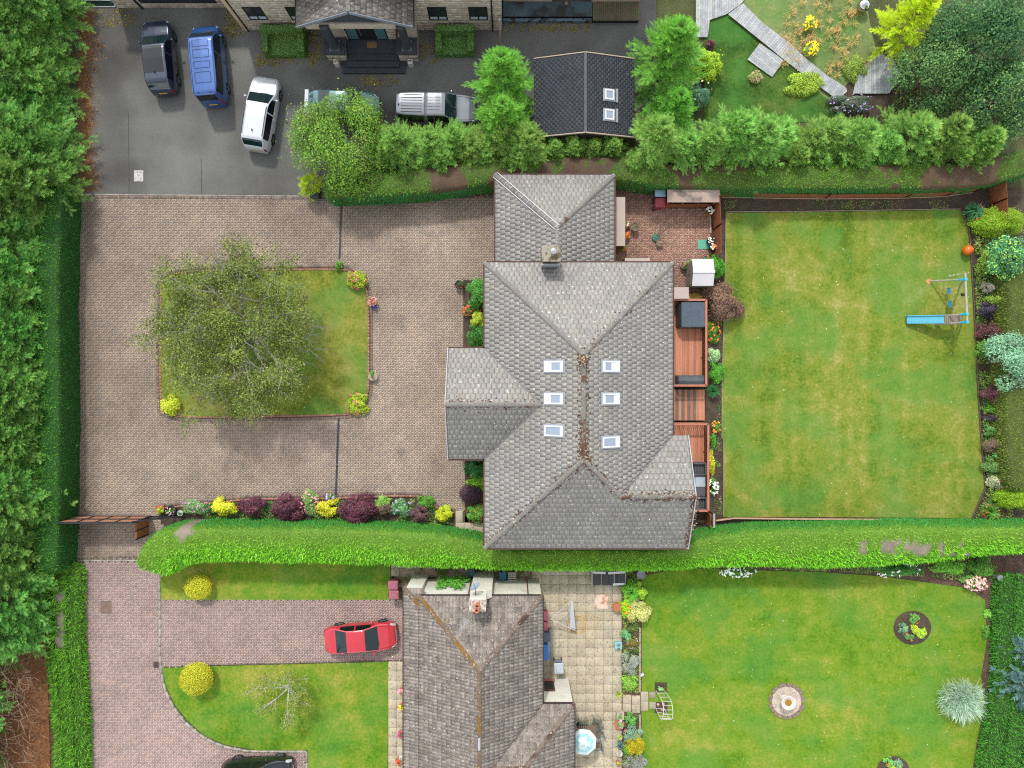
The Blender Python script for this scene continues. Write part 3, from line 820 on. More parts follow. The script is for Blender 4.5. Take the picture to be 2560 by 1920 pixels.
# chimney straddling the garage ridge at the main eave
cxp, cyp = P(1378, 0, 6).x, yn + .22
ch = MB(); ch.box((cxp, cyp, 4.9), (.92, .78, 2.4)); chim = ch.build('chimney', mat('chimney_render', C(150, 138, 120), .95, .25, 2.5, .4, c2=C(104, 82, 62), c2scale=2.4, c2thr=(.5, .6)), house)
MB().cbox((cxp, cyp, 6.14), (1.06, .92, .10), .03).build('cap', mat('chimney_cap', C(176, 168, 150), .95, .25, 3, .4, c2=C(108, 90, 66), c2scale=3, c2thr=(.5, .6)), chim)
MB().lathe((cxp + .10, cyp + .08, 6.18), [(.16, 0), (.17, .06), (.13, .10), (.13, .24), (.20, .26), (.19, .34), (.08, .40)], 16).build('pot', mat('zinc', C(196, 198, 200), .35, .06, metal=.6), chim, smooth=True)
MB().box((cxp, cyp - .50, 5.15), (1.02, .06, .9)).build('flashing', M_LEAD, chim)
ae = MB(); a0 = Vector((cxp + .25, cyp + .42, 5.9)); a1 = a0 + Vector((.10, 1.35, .55)); ae.tube(a0 - Vector((0, 0, .6)), a0 + Vector((0, 0, .45)), .02); ae.tube(a0 + Vector((0, 0, .4)), a1, .016)
dd = (a1 - a0).normalized(); pr = Vector((dd.y, -dd.x, 0)).normalized()
for k in range(9):
    c = a0 + Vector((0, 0, .4)) + (a1 - a0 - Vector((0, 0, .4))) * (.15 + .1 * k); ae.tube(c - pr * .13, c + pr * .13, .007, n=5)
for k in range(4): ae.tube(a1 - pr * .36 + Vector((0, .04 * k, .03 * k - .05)), a1 + pr * .36 + Vector((0, .04 * k, .03 * k - .05)), .008, n=5)
ae.build('aerial', MATS['zinc'], house)
# moss and lichen crumbs collected along ridges and hips
def moss(parent, segs, n, spread, sd, pal=None):
    r = np.random.default_rng(sd); V = []; Fq = []; Cc = []
    pal = pal or [C(104, 72, 54), C(88, 62, 46), C(122, 92, 66), C(176, 168, 150)]
    for a, b, sl_, k in segs:
        a, b = Vector(a), Vector(b)
        for i in range(int(n * k)):
            t = r.random() ** 1.3; p = a + (b - a) * t; s = sl_[int(r.integers(0, len(sl_)))]; q = p - s.V * abs(float(r.normal(0, spread))) + s.U * float(r.normal(0, spread * .6))
            q = q - s.N * (q - s.O).dot(s.N) + s.N * .034; w = float(r.uniform(.02, .07)); c = np.array(pal[int(r.integers(0, len(pal)))]) * r.uniform(.8, 1.15); j = len(V)
            ang = r.uniform(0, 6.28); U2 = s.U * math.cos(ang) + s.V * math.sin(ang); V2 = s.N.cross(U2)
            for x, y, h in ((-1, -.8, 0), (1, -.6, 0), (.8, .9, 0), (-.7, .8, 0), (.1, .1, .5)): V.append(tuple(q + U2 * w * x + V2 * w * y + s.N * w * h))
            for f in ((0, 1, 4), (1, 2, 4), (2, 3, 4), (3, 0, 4)): Fq.append([j + u for u in f])
            Cc += [c] * 5
    o = mk('moss', V, Fq, mat('moss_crumb', attr=True, rough=.95), parent, np.array(Cc)); o['kind'] = 'stuff'
moss(roof, [(S1, N1, (sl_w, sl_e), 1.3), (S1, Vector(S1) + Vector((0, .8, 0)), (sl_w, sl_e, sl_s), .9), (N1, Vector(N1) - Vector((0, .8, 0)), (sl_w, sl_e, sl_n), .5), (S1, (xl, ys, ZE), (sl_w, sl_s), .7), (S1, (xr - rw, yR, zw), (sl_e, sl_s), .6), ((xE, yR, zw), (xr - rw, yR, zw), (sl_en, sl_s), 1.0), ((xw, yq, zq), (xl + h2, yq, zq), (sl_wn, sl_ws), .6), (N1, (xr, yn, ZE), (sl_n, sl_e), .4), ((xl, ys, ZE), S1, (sl_w, sl_s), .3), ((xE, yR, zw), (xE, ys, ZE), (sl_s,), .5)], 420, .16, 71)
# garage wing
garage = thing('garage_wing', 'lower grey tiled garage wing with white wire along one hip', 'garage', (gm, (gy + yn) / 2, 0))
MB().prism([(gl + .2, yn - .28), (gr - .2, yn - .28), (gr - .2, gy - .2), (gl + .2, gy - .2)], 0, ZG + .02).build('wall', M_RENDER, garage)
groof = deck_mesh([sg_n, sg_w, sg_e], 'roof', M_BATT, garage)
tile_slopes([sg_n, sg_w, sg_e], groof, M_TILE, PAL_T, cap=300, sd=33)
ridge_caps(groof, [((gl, gy, ZG), G1), ((gr, gy, ZG), G1), ((gm, yn, zg), G1)], M_HIP, name='hip_tile')
gt = MB()
for a, b in (((gl - .05, gy + .05), (gr + .05, gy + .05)), ((gl - .05, gy), (gl - .05, yn)), ((gr + .05, gy), (gr + .05, yn))): gt.beam((*a, ZG - .05), (*b, ZG - .05), .11, .1)
gt.build('gutter', M_GUT, garage)
wr = MB(); A, B = Vector((gl, gy, ZG)), Vector(G1); X = (B - A).normalized(); Yv = Vector((0, 0, 1)).cross(X).normalized(); Zv = X.cross(Yv)
for sgn in (-1, 1): wr.beam(A + Yv * .19 * sgn + Zv * .05, B + Yv * .17 * sgn + Zv * .05, .030, .02)
n = 11
for k in range(n + 1):
    c = A + (B - A) * (k / n); wr.path([c - Yv * .18 + Zv * .05, c - Yv * .08 + Zv * .17, c + Yv * .08 + Zv * .17, c + Yv * .18 + Zv * .05], .011, 5)
wr.build('hip_wire', M_WHITE, garage)

# ---- bungalow of the neighbours
ZB, TB = 3.7, .50
bl, br = P(1048, 0, ZB).x, P(1356, 0, ZB).x
bn = P(0, 1490, ZB).y; bh = (br - bl) / 2; bm = (bl + br) / 2; zb = ZB + bh * TB; bs = -31.0
en, ee = P(0, 1760, ZB).y, P(1435, 0, ZB).x; eh = 3.0
bung = thing('bungalow', 'white bungalow with mossy brown pantile roof and ochre ridge', 'house', (bm, bn - 6, 0))
B1 = (bm, bn - bh, zb); B2 = (bm, bs, zb)
sb_n = Slope([(br, bn, ZB), (bl, bn, ZB), B1])
sb_w = Slope([(bl, bn, ZB), (bl, bs, ZB), B2, B1])
ze_ = ZB + eh * TB
sb_e = Slope([(br, bs, ZB), (br, en - 2*eh, ZB), (br - eh, en - eh, ze_), (br, en, ZB), (br, bn, ZB), B1, B2])
sx_n = Slope([(ee, en, ZB), (br, en, ZB), (br - eh, en - eh, ze_), (ee - eh, en - eh, ze_)])
sx_e = Slope([(ee, en - 2*eh, ZB), (ee, en, ZB), (ee - eh, en - eh, ze_)])
sx_s = Slope([(br, en - 2*eh, ZB), (ee, en - 2*eh, ZB), (ee - eh, en - eh, ze_), (br - eh, en - eh, ze_)])
vl, vn = P(1010, 0, 3.25).x, P(0, 1470, 3.25).y
sv_w = Slope([(vl, vn, 3.25), (vl, bs, 3.25), (bl + .05, bs, 3.62), (bl + .05, vn - .95, 3.62)])
sv_n = Slope([(bl + .25, vn, 3.25), (vl, vn, 3.25), (bl + .05, vn - .95, 3.62), (bl + .25, vn - .95, 3.62)])
MB().prism(ccw([(bl + .05, bs), (br - .05, bs), (br - .05, bn - .04), (bl + .05, bn - .04)]), 0, ZB + .02).prism(ccw([(br - .1, en - 2*eh + .05), (ee - .05, en - 2*eh + .05), (ee - .05, en - .04), (br - .1, en - .04)]), 0, ZB + .01).build('wall', M_WHITEB, bung)
MB().prism(ccw([(vl + .08, bs), (bl + .06, bs), (bl + .06, vn - .10), (vl + .08, vn - .10)]), 0, 3.22).build('side_wall', M_WHITEB, bung)
broof = deck_mesh([sb_n, sb_w, sb_e, sx_n, sx_e, sx_s, sv_w, sv_n], 'roof', M_GUT, bung)
PAL_P = [C(150, 142, 134), C(138, 130, 124), C(128, 120, 114), C(158, 148, 140), C(142, 132, 122)]
PROF = [(0, 0), (.18, .0), (.32, .035), (.5, .05), (.68, .035), (.82, .0), (1, 0)]
tile_slopes([sb_n, sb_w, sb_e, sx_n, sx_e, sx_s, sv_w, sv_n], broof, M_PAN, PAL_P, w=.205, e=.33, th=.03, sd=41, bond=0, name='pantile', prof=PROF)
ridge_caps(broof, [(B1, B2), ((bl, bn, ZB), B1), ((vl, vn, 3.25), (bl + .05, vn - .95, 3.62))], M_PRIDGE)
ridge_caps(broof, [((br, bn, ZB), B1), ((ee, en, ZB), (ee - eh, en - eh, ze_)), ((ee - eh, en - eh, ze_), (br - eh, en - eh, ze_))], mat('brown_hip_tile', C(128, 112, 100), .95, .2, 3, .5, c2=C(88, 66, 54), c2scale=1.4, c2thr=(.5, .6), speck=(9, .62, C(196, 188, 176), .8), fine=.25, finescale=20), name='hip_tile')
gt = MB()
for a, b, z in (((bl, bn + .04), (br, bn + .04), ZB), ((br + .05, bn), (br + .05, en + .05), ZB), ((br, en + .04), (ee, en + .04), ZB), ((ee + .05, en), (ee + .05, -29), ZB), ((bl - .01, bn), (bl - .01, bs), ZB - .03), ((vl - .05, vn), (vl - .05, bs), 3.25)): gt.beam((*a, z - .04), (*b, z - .04), .09, .09)
gt.build('gutter', mat('dark_gutter', C(64, 46, 48), .6, .1), bung)
vv = MB().beam((br, en, ZB + .03), (br - eh, en - eh, ze_ + .03), .09, .02).build('valley_flashing', mat('mossy_valley', C(84, 70, 52), .9, .3, 3), bung)
MB().beam((bm, -20.9, zb + .16), (bm, -20.2, zb + .16), .14, .04).build('ridge_vent', M_LEAD, bung)
# external chimney
st = MB(); Yf = P(0, 1429).y
cxl, cxr = P(1186, 0).x, P(1234, 0).x
st.prism([(cxl, bn - .05), (cxr, bn - .05), (cxr, Yf), (cxl, Yf)], 0, 3.8)
tx0, tx1 = P(1173, 0, 5.6).x, P(1214, 0, 5.6).x
st.prism([(tx0, Yf - .66), (tx1, Yf - .66), (tx1, Yf - .03), (tx0, Yf - .03)], 3.7, 5.55)
st.quad((cxr, Yf, 3.8), (cxr, bn - .05, 3.8), (tx1, bn - .05, 4.15), (tx1, Yf - .02, 4.15))
chim = st.build('chimney', M_WHITEB, bung)
MB().box(((tx0 + tx1) / 2, Yf - .345, 5.58), (tx1 - tx0 + .02, .66, .06)).build('cap', mat('pebble_cap', C(196, 180, 168), .95, .4, 6, .6, fine=.5, finescale=12), chim)
for k, (dx, dy) in enumerate(((0, .10), (-.02, -.14))):
    MB().lathe(((tx0 + tx1) / 2 + dx, Yf - .36 + dy, 5.6), [(.14, 0), (.12, .05), (.11, .34), (.14, .36), (.14, .42), (.09, .42), (.09, .2)], 14).build('pot', mat('terracotta', C(206, 128, 92), .85, .15, 5), chim, smooth=True)
ae = MB(); c0 = Vector(P(1155, 1600, 5.9)); pole = Vector((c0.x + .2, c0.y + .1, 4.6)); ae.tube(pole, pole + Vector((0, 0, 1.5)), .02)
a1 = Vector(P(1147, 1590, 6.05)); a2 = Vector(P(1166, 1552, 6.2)); ae.tube(a1, a2, .018)
dd = (a2 - a1).normalized(); pr = Vector((dd.y, -dd.x, 0)).normalized()
for k in range(10): c = a1 + (a2 - a1) * (.05 + .07 * k); ae.tube(c - pr * .1, c + pr * .1, .008, n=5)
for k in range(9): ae.tube(a2 - pr * .28 - dd * (.06 * k - .1), a2 + pr * .28 - dd * (.06 * k - .1), .008, n=5)
ae.build('aerial', MATS['zinc'], bung)
# satellite dish on the stack
dc = Vector(P(1189, 1469, 4.9)); dm = MB(); k = 18; nrm = Vector((-.45, .86, .25)).normalized(); ax = nrm.cross(Vector((0, 0, 1))).normalized(); bx_ = nrm.cross(ax)
rings = [(0.0, 0.0), (.13, .012), (.26, .045), (.34, .09)]
for rr_, h in rings:
    for j in range(k):
        t = 2 * math.pi * j / k; dm.v.append(tuple(dc + ax * math.cos(t) * rr_ + bx_ * math.sin(t) * rr_ + nrm * h))
for i in range(3):
    for j in range(k): dm.f.append((i*k + j, i*k + (j+1) % k, (i+1)*k + (j+1) % k, (i+1)*k + j))
dish = dm.build('satellite_dish', mat('grey_dish', C(150, 164, 176), .5, .08), bung, smooth=True)
MB().tube(dc - bx_ * .1, dc + nrm * .45 + bx_ * .1, .012).tube(dc + nrm * .42 + bx_ * .08, dc + nrm * .5 + bx_ * .12, .03).build('feed_arm', M_BLACK, dish)
MB().tube(dc, (dc.x, Yf - .02, dc.z - .1), .02).build('bracket', M_BLACK, dish)
def wz(Y, py): return H - abs(Y) * FPX / abs(py - 960)
for px in (1168, 1320):
    x = P(px + (8 if px < 1280 else -2), 0, 1.5).x; MB().tube((x, bn + .05, .02), (x, bn + .05, ZB - .05), .035).build('downpipe', mat('brown_pipe', C(128, 76, 64), .6), bung)
# window in the extension wall
z0, z1 = wz(en, 1705), wz(en, 1727); x0, x1 = P(1360, 0, 1.4).x, P(1386, 0, 1.4).x
wnd = MB().box(((x0 + x1) / 2, en + .0, (z0 + z1) / 2), (x1 - x0, .12, z1 - z0)).build('window', mat('brown_frame', C(92, 62, 58), .6), bung)
MB().box(((x0 + x1) / 2, en + .055, (z0 + z1) / 2), (x1 - x0 - .16, .03, z1 - z0 - .2)).build('pane', M_GLASSD, wnd)
MB().box(((x0 + x1) / 2, en + .09, z0 - .06), (x1 - x0 + .12, .2, .08)).build('sill', mat('red_sill', C(176, 112, 98), .8), wnd)

# ---- stone house at the far end
YS = P(0, 76).y; sxl, sxr = P(610, 0).x, P(1255, 0).x; SH = 5.6
stone = thing('stone_house', 'pale stone block house with columned porch above the asphalt yard', 'house', ((sxl + sxr) / 2, YS + 3, 0))
YL = P(0, 20).y; lx = P(296, 0).x
MB().prism([(sxl, YS), (sxr, YS), (sxr, YS + 8), (sxl, YS + 8)], 0, SH).prism([(lx, YL), (sxl - .01, YL), (sxl - .01, YL + 7), (lx, YL + 7)], 0, 3.0).build('wall', mat('stone_mortar', C(196, 186, 168), .95, .1), stone)
def block_wall(name, x0, x1, Y, z0, z1, parent, holes=(), bh_=.19, pal=None, sd=1, face=-1):
    """coursed stone blocks standing a few mm proud of the wall"""
    r = random.Random(sd); V = []; Fq = []; Cc = []
    pal = pal or [C(206, 196, 178), C(196, 184, 164), C(214, 206, 190), C(186, 172, 150), C(204, 192, 170)]
    n = int((z1 - z0) / bh_)
    for k in range(n):
        za, zc = z0 + k * bh_ + .005, z0 + (k + 1) * bh_ - .005
        x = x0
        while x < x1 - .01:
            L = r.choice((.28, .38, .46, .56)); xb = min(x + L, x1)
            segs = [(x + .004, xb - .004)]
            for hx0, hx1, hz0, hz1 in holes:
                if zc > hz0 and za < hz1:
                    ns = []
                    for a, b in segs:
                        if b <= hx0 or a >= hx1: ns.append((a, b)); continue
                        if a < hx0: ns.append((a, hx0))
                        if b > hx1: ns.append((hx1, b))
                    segs = ns
            c = np.array(r.choice(pal)) * r.uniform(.88, 1.08)
            for a, b in segs:
                i = len(V); pr_ = .010 + r.uniform(0, .008)
                for yy, sh in ((Y, 0), (Y - pr_, .006)):
                    for xx, zz in ((a + sh, za + sh), (b - sh, za + sh), (b - sh, zc - sh), (a + sh, zc - sh)): V.append((xx, yy, zz))
                for f in ((4, 5, 6, 7), (0, 1, 5, 4), (1, 2, 6, 5), (2, 3, 7, 6), (3, 0, 4, 7)): Fq.append([i + j for j in f])
                Cc += [c] * 8
            x = xb
    o = mk(name, V, Fq, M_STONE, parent, np.array(Cc)); o['kind'] = 'stuff'; return o
def wall_rect(Y, pl, pr_, pt, pb):
    z0, z1 = wz(Y, pb), wz(Y, pt)
    return ((pl - 1280) * (H - z0) / FPX, (pr_ - 1280) * (H - z0) / FPX, z0, z1)
wins = [wall_rect(YS, 626, 672, 17, 49), wall_rect(YS, 730, 776, 17, 49), wall_rect(YS, 1074, 1120, 17, 50), wall_rect(YS, 1174, 1220, 17, 50)]
doorY = P(0, 98, .64).y
block_wall('stone_block', sxl, sxr, YS, 0, 3.6, stone, wins, sd=3)
for x0, x1, z0, z1 in wins:
    w_ = MB()
    t = .07
    for cx, cz, a, b in (((x0+x1)/2, z1 - t/2, x1-x0, t), ((x0+x1)/2, z0 + t/2, x1-x0, t), (x0 + t/2, (z0+z1)/2, t, z1-z0-2*t), (x1 - t/2, (z0+z1)/2, t, z1-z0-2*t), ((x0+x1)/2, (z0+z1)/2, t, z1-z0-2*t)):
        w_.box((cx, YS - .002, cz), (a, .05, b))
    w_ = w_.build('window', M_BLACK, stone)
    for s in (0, 1):
        xa = x0 + t + s * (x1 - x0 - t) / 2; xb = xa + (x1 - x0 - 3*t) / 2
        MB().box(((xa + xb) / 2, YS - .004, (z0 + z1) / 2), (xb - xa, .012, z1 - z0 - 2*t)).build('pane', M_GLASSD, w_)
        MB().box(((xa + xb) / 2, YS - .014, z0 + t + .17), (xb - xa - .02, .008, .26)).build('blind', mat('window_blind', C(176, 192, 200), .8), w_)
    MB().box(((x0 + x1) / 2, YS - .07, z0 - .05), (x1 - x0 + .1, .18, .08)).build('sill', mat('stone_sill', C(172, 160, 138), .9, .15), w_)
for px in (626, 1232):
    x = P(px + (-4 if px < 900 else 0), 0).x; MB().tube((x, YS - .06, .02), (x, YS - .06, SH), .045).build('downpipe', M_BLACK, stone)
# quoins on the left corner
q = MB()
for k in range(18): q.box((sxl + (.16 if k % 2 else .22), YS - .022, .15 + k * .3), ((.32 if k % 2 else .44), .02, .28))
q.build('quoin', mat('sandstone_quoin', C(206, 182, 146), .9, .15, 3, .2), stone)
# left wing: wide dark opening above a stone upstand
block_wall('stone_block', lx, sxl - .3, YL, 0, 2.9, stone, [(P(364, 0).x, P(553, 0).x, .56, 2.5)], sd=5)
MB().box(((P(364, 0).x + P(553, 0).x) / 2, YL - .004, 1.55), (P(553, 0).x - P(364, 0).x, .03, 1.95)).build('garage_opening', mat('dark_panel', C(44, 50, 58), .5, .1), stone)
MB().tube((P(357, 0).x, YL - .06, .02), (P(357, 0).x, YL - .06, 2.95), .07).build('downpipe', M_BLACK, stone)
MB().box((P(330, 0).x, YL - .01, 3.04), (2.2, .4, .1)).build('coping', M_STONE and MATS['sandstone_quoin'], stone)
# porch
zc_, za_ = 3.6, 5.17
Yp = 893 * (H - zc_) / FPX; pxl, pxr = P(741, 0, zc_).x, P(1032, 0, zc_).x; pxm = (pxl + pxr) / 2; Yb = YS + 3.4
sp_w = Slope([(pxl, Yb, zc_), (pxl, Yp, zc_), (pxm, Yp, za_), (pxm, Yb, za_)])
sp_e = Slope([(pxr, Yp, zc_), (pxr, Yb, zc_), (pxm, Yb, za_), (pxm, Yp, za_)])
proof = deck_mesh([sp_w, sp_e], 'porch_roof', M_SLATE, stone)
tile_slopes([sp_w, sp_e], proof, M_TILE, [C(132, 126, 122), C(116, 112, 110), C(144, 138, 132), C(124, 116, 110)], w=.32, e=.34, cap=300, sd=51, score=lambda p: -p.y)
ridge_caps(proof, [((pxm, Yp, za_), (pxm, Yb, za_))], M_RIDGE)
for a, b in (((pxl, Yp, zc_), (pxm, Yp, za_)), ((pxr, Yp, zc_), (pxm, Yp, za_))): strip('bargeboard', (a[0], a[1] - .03, a[2] - .02), (b[0], b[1] - .03, b[2] - .02), .06, .2, mat('grey_verge', C(130, 138, 148), .6), stone)
MB().beam((pxl - .04, Yp, zc_ - .05), (pxl - .04, Yb, zc_ - .05), .1, .1).beam((pxr + .04, Yp, zc_ - .05), (pxr + .04, Yb, zc_ - .05), .1, .1).build('gutter', M_BLACK, stone)
MB().quad((pxl + .5, Yp + .25, zc_ + .02), (pxr - .5, Yp + .25, zc_ + .02), (pxm, Yp + .25, za_ - .25)).build('gable_panel', M_SLATE, stone)
MB().box((pxm, Yp + .35, zc_ - .25), (pxr - pxl - .9, .4, .5)).build('lintel', mat('stone_lintel', C(196, 184, 162), .9, .15), stone)
for a, b in ((809, 863), (990, 1043)):
    x0, x1 = P(a, 0, 1.15).x, P(b, 0, 1.15).x; y0, y1 = P(0, 135, 1.15).y, P(0, 93, 1.15).y
    pl = MB().prism([(x0 + .08, y0 + .08), (x1 - .08, y0 + .08), (x1 - .08, YS + .02), (x0 + .08, YS + .02)], 0, 1.02).build('plinth', MATS['stone_mortar'], stone)
    block_wall('stone_block', x0 + .08, x1 - .08, y0 + .08, 0, 1.0, pl, sd=a)
    MB().cbox(((x0 + x1) / 2, (y0 + y1) / 2, 1.09), (x1 - x0, y1 - y0, .14), .03).build('cap', M_SLATE, pl)
    cx, cy = (x0 + x1) / 2 + .02, (y0 + y1) / 2 - .05
    col_ = MB().lathe((cx, cy, 1.16), [(.31, .12), (.29, .2), (.27, .5), (.24, 2.35), (.30, 2.42)], 20).build('column', M_SLATE, stone, smooth=True)
    MB().box((cx, cy, 1.21), (.66, .66, .10)).build('base', mat('grey_base', C(116, 120, 124), .8), col_)
    MB().lathe((cx, cy, 1.26), [(.33, 0), (.35, .04), (.33, .08), (.28, .09)], 20).build('collar', M_SLATE, col_, smooth=True)
def tread(px0, px1, py0, py1, z, nm):
    a, b = P(px0, py1, z), P(px1, py0, z)
    MB().cbox(((a.x + b.x) / 2, (a.y + b.y) / 2, z / 2), (b.x - a.x, b.y - a.y, z), .012).build(nm, M_SLATE, stone)
tread(856, 1013, 150, 183, .16, 'step'); tread(868, 998, 130, 167, .32, 'step'); tread(868, 994, 112, 150, .48, 'step'); tread(866, 992, 92, 132, .64, 'landing')
x0, x1 = P(872, 0, .64).x, P(972, 0, .64).x
MB().prism([(P(863, 0, 1).x, doorY), (P(990, 0, 1).x, doorY), (P(990, 0, 1).x, YS + .1), (P(863, 0, 1).x, YS + .1)], .6, 3.4).build('porch_wall', MATS['stone_mortar'], stone)
block_wall('stone_block', P(863, 0, 1).x, P(990, 0, 1).x, doorY, .64, 3.3, stone, [(x0, x1, .6, 2.62)], sd=8)
door = MB().box(((x0 + x1) / 2, doorY - .006, 1.62), (x1 - x0, .05, 1.96)).build('door', M_BLACK, stone)
w3 = (x1 - x0)
for a, b, m_k in ((.03, .27, 'teal_glass'), (.73, .97, 'teal_glass')): MB().box((x0 + w3 * (a + b) / 2, doorY - .034, 1.62), (w3 * (b - a), .012, 1.78)).build('side_light', MATS.get('teal_glass') or mat('teal_glass', C(84, 128, 132), .1, spec=.8), door)
MB().tube((x0 + w3 * .36, doorY - .06, 1.2), (x0 + w3 * .36, doorY - .06, 2.0), .018).build('handle', MATS['zinc'], door)
t_ = thing('door_mat', 'brown door mat on the porch landing', 'mat', P(930, 112, .64)); MB().cbox((*P(930, 112, .64).xy, .652), (.62, .40, .022), .008).build('fibre', mat('coir', C(150, 118, 80), .95, .25, 12, .6), t_)
for px, lab in ((839, 'square pale planter on the porch steps by the left column'), (1025, 'square pale planter with dry red plant on the porch steps')):
    pass
# low cellar roof beside the stone house
FZ = .42
fx0, fx1, fx2 = P(1258, 0, FZ).x, P(1481, 0, FZ).x, P(1600, 0, FZ).x
fy = P(0, 41, FZ).y; fy2 = P(0, 53, .26).y; fyb = P(0, 4, FZ).y
store = thing('felt_roofed_cellar', 'low cellar roof of stained blue-grey felt beside the stone house', 'cellar roof', (fx0 + 2.7, fy + .4, 0))
M_FELT = mat('blue_grey_felt', C(84, 106, 118), .8, .2, 1.0, .2, c2=C(62, 60, 58), c2scale=.8, c2thr=(.44, .56), speck=(1.6, .66, C(166, 150, 130), .9), fine=.15)
MB().prism([(fx0, fy + .04), (fx1, fy + .04), (fx1, fyb), (fx0, fyb)], 0, FZ - .06).build('wall', MATS['dark_panel'], store)
MB().box(((fx0 + fx1) / 2, (fy + fyb) / 2, FZ - .03), (fx1 - fx0, fyb - fy, .06)).build('roof', M_FELT, store)
MB().box(((fx0 + fx1) / 2, (fy2 + fy) / 2 - .02, .13), (fx1 - fx0, fy - fy2 - .04, .26)).build('front_ledge', mat('ledge_felt', C(104, 128, 142), .8, .15, 2, c2=C(66, 66, 66), c2scale=3, c2thr=(.52, .6)), store)
lean = thing('boarded_ramp', 'ramp of mossy brown boards next to the felt roof', 'ramp', (fx1 + 1.4, fy + .4, 0))
nb = int((fx2 - fx1) / .14); mb_ = mat('mossy_board', C(112, 104, 84), .9, .3, 2.0, .3, c2=C(88, 98, 60), c2scale=2, c2thr=(.55, .65))
MB().prism([(fx1 + .06, fy - .2), (fx2 - .05, fy - .2), (fx2 - .05, fyb), (fx1 + .06, fyb)], 0, FZ - .06).build('frame', MATS['dark_panel'], lean)
for k in range(nb):
    x = fx1 + .03 + (k + .5) * (fx2 - fx1 - .03) / nb; MB().box((x, (fy - .26 + fyb) / 2, FZ - .03 + random.uniform(-.004, .004)), ((fx2 - fx1) / nb - .014, fyb - fy + .26, .05)).build('board', mb_, lean)
back = thing('rendered_wing', 'pale rendered wing rising behind the felt cellar roof', 'house', (fx0 + 4, fyb + 3, 0))
MB().prism([(fx0, fyb + .02), (P(1380, 0, FZ).x, fyb + .02), (P(1380, 0, FZ).x, fyb + 6), (fx0, fyb + 6)], 0, 5.0).build('wall', mat('pinkish_stone', C(214, 196, 176), .9, .12, 2), back)
MB().prism([(P(1480, 0, FZ).x, fyb + .02), (fx2, fyb + .02), (fx2, fyb + 6), (P(1480, 0, FZ).x, fyb + 6)], 0, 5.0).build('wall', MATS['pinkish_stone'], back)
MB().prism([(P(1380, 0, FZ).x, fyb + .5), (P(1480, 0, FZ).x, fyb + .5), (P(1480, 0, FZ).x, fyb + 5.9), (P(1380, 0, FZ).x, fyb + 5.9)], 0, 4.9).build('rear_wall', MATS['stone_mortar'], back)
# garden cabin
CZ, CA = 2.4, 3.2
ca, cb = P(1335, 0, CZ).x, P(1585, 0, CZ).x; cyn, cys = P(0, 148, CZ).y, P(0, 342, CZ).y; cm = (ca + cb) / 2
cabin = thing('garden_cabin', 'black shingle-roofed cabin with two small skylights among conifers', 'cabin', (cm, (cyn + cys) / 2, 0))
MB().prism([(ca + .25, cys + .2), (cb - .25, cys + .2), (cb - .25, cyn - .2), (ca + .25, cyn - .2)], 0, CZ + .03).build('wall', mat('dark_timber_wall', C(84, 70, 58), .9, .2), cabin)
gbl = MB()
for y in (cys + .2, cyn - .2): gbl.quad((ca + .25, y, CZ), (cb - .25, y, CZ), (cm, y, CA - .08))
gbl.build('gable_wall', MATS['dark_timber_wall'], cabin)
sc_w = Slope([(ca, cyn, CZ), (ca, cys, CZ), (cm, cys, CA), (cm, cyn, CA)]); sc_e = Slope([(cb, cys, CZ), (cb, cyn, CZ), (cm, cyn, CA), (cm, cys, CA)])
croof = deck_mesh([sc_w, sc_e], 'roof', M_BLACK, cabin)
tile_slopes([sc_w, sc_e], croof, M_SHING, [C(72, 77, 84), C(69, 74, 81), C(76, 81, 88)], w=.30, e=.145, th=.012, cap=0, sd=61, name='shingle', g=.003)
MB().beam((cm, cys, CA + .03), (cm, cyn, CA + .03), .16, .03).build('ridge_strip', mat('grey_ridge_strip', C(92, 98, 104), .9, .15, 4), cabin)
for a, b in (((ca, cyn, CZ), (cm, cyn, CA)), ((cb, cyn, CZ), (cm, cyn, CA)), ((ca, cys, CZ), (cm, cys, CA)), ((cb, cys, CZ), (cm, cys, CA))):
    sg = 1 if a[1] > (cyn + cys) / 2 else -1
    strip('bargeboard', (a[0], a[1] + sg * .03, a[2]), (b[0], b[1] + sg * .03, b[2]), .05, .12, mat('pale_trim', C(196, 178, 160), .7, .1), cabin)
for py in (238, 288):
    u, v = on_slope(sc_e, 1522, py); sk = skylight(cabin, sc_e, u, v, .62, .60)
    MB().beam((-.42, -.50, .05), (.42, -.50, .05), .16, .03).build('apron', mat('grey_apron', C(150, 156, 160), .6), sk, local=True)
# glazed frame by the left wing
gf = thing('glazed_cover', 'low steel framed glazed panel lying against the stone wing', 'frame', P(235, 10))
fa = MB()
for y_ in (1, 17): fa.beam(P(182, y_, .05), P(288, y_, .05), .05)
for x_ in (184, 212, 288): fa.beam(P(x_, 1, .05), P(x_, 17, .05), .05)
fa.build('frame', mat('steel_edge', C(170, 174, 176), .5), gf)
MB().box((*P(236, 9).xy, .025), (2.6, .38, .02)).build('pane', M_GLASSD, gf)
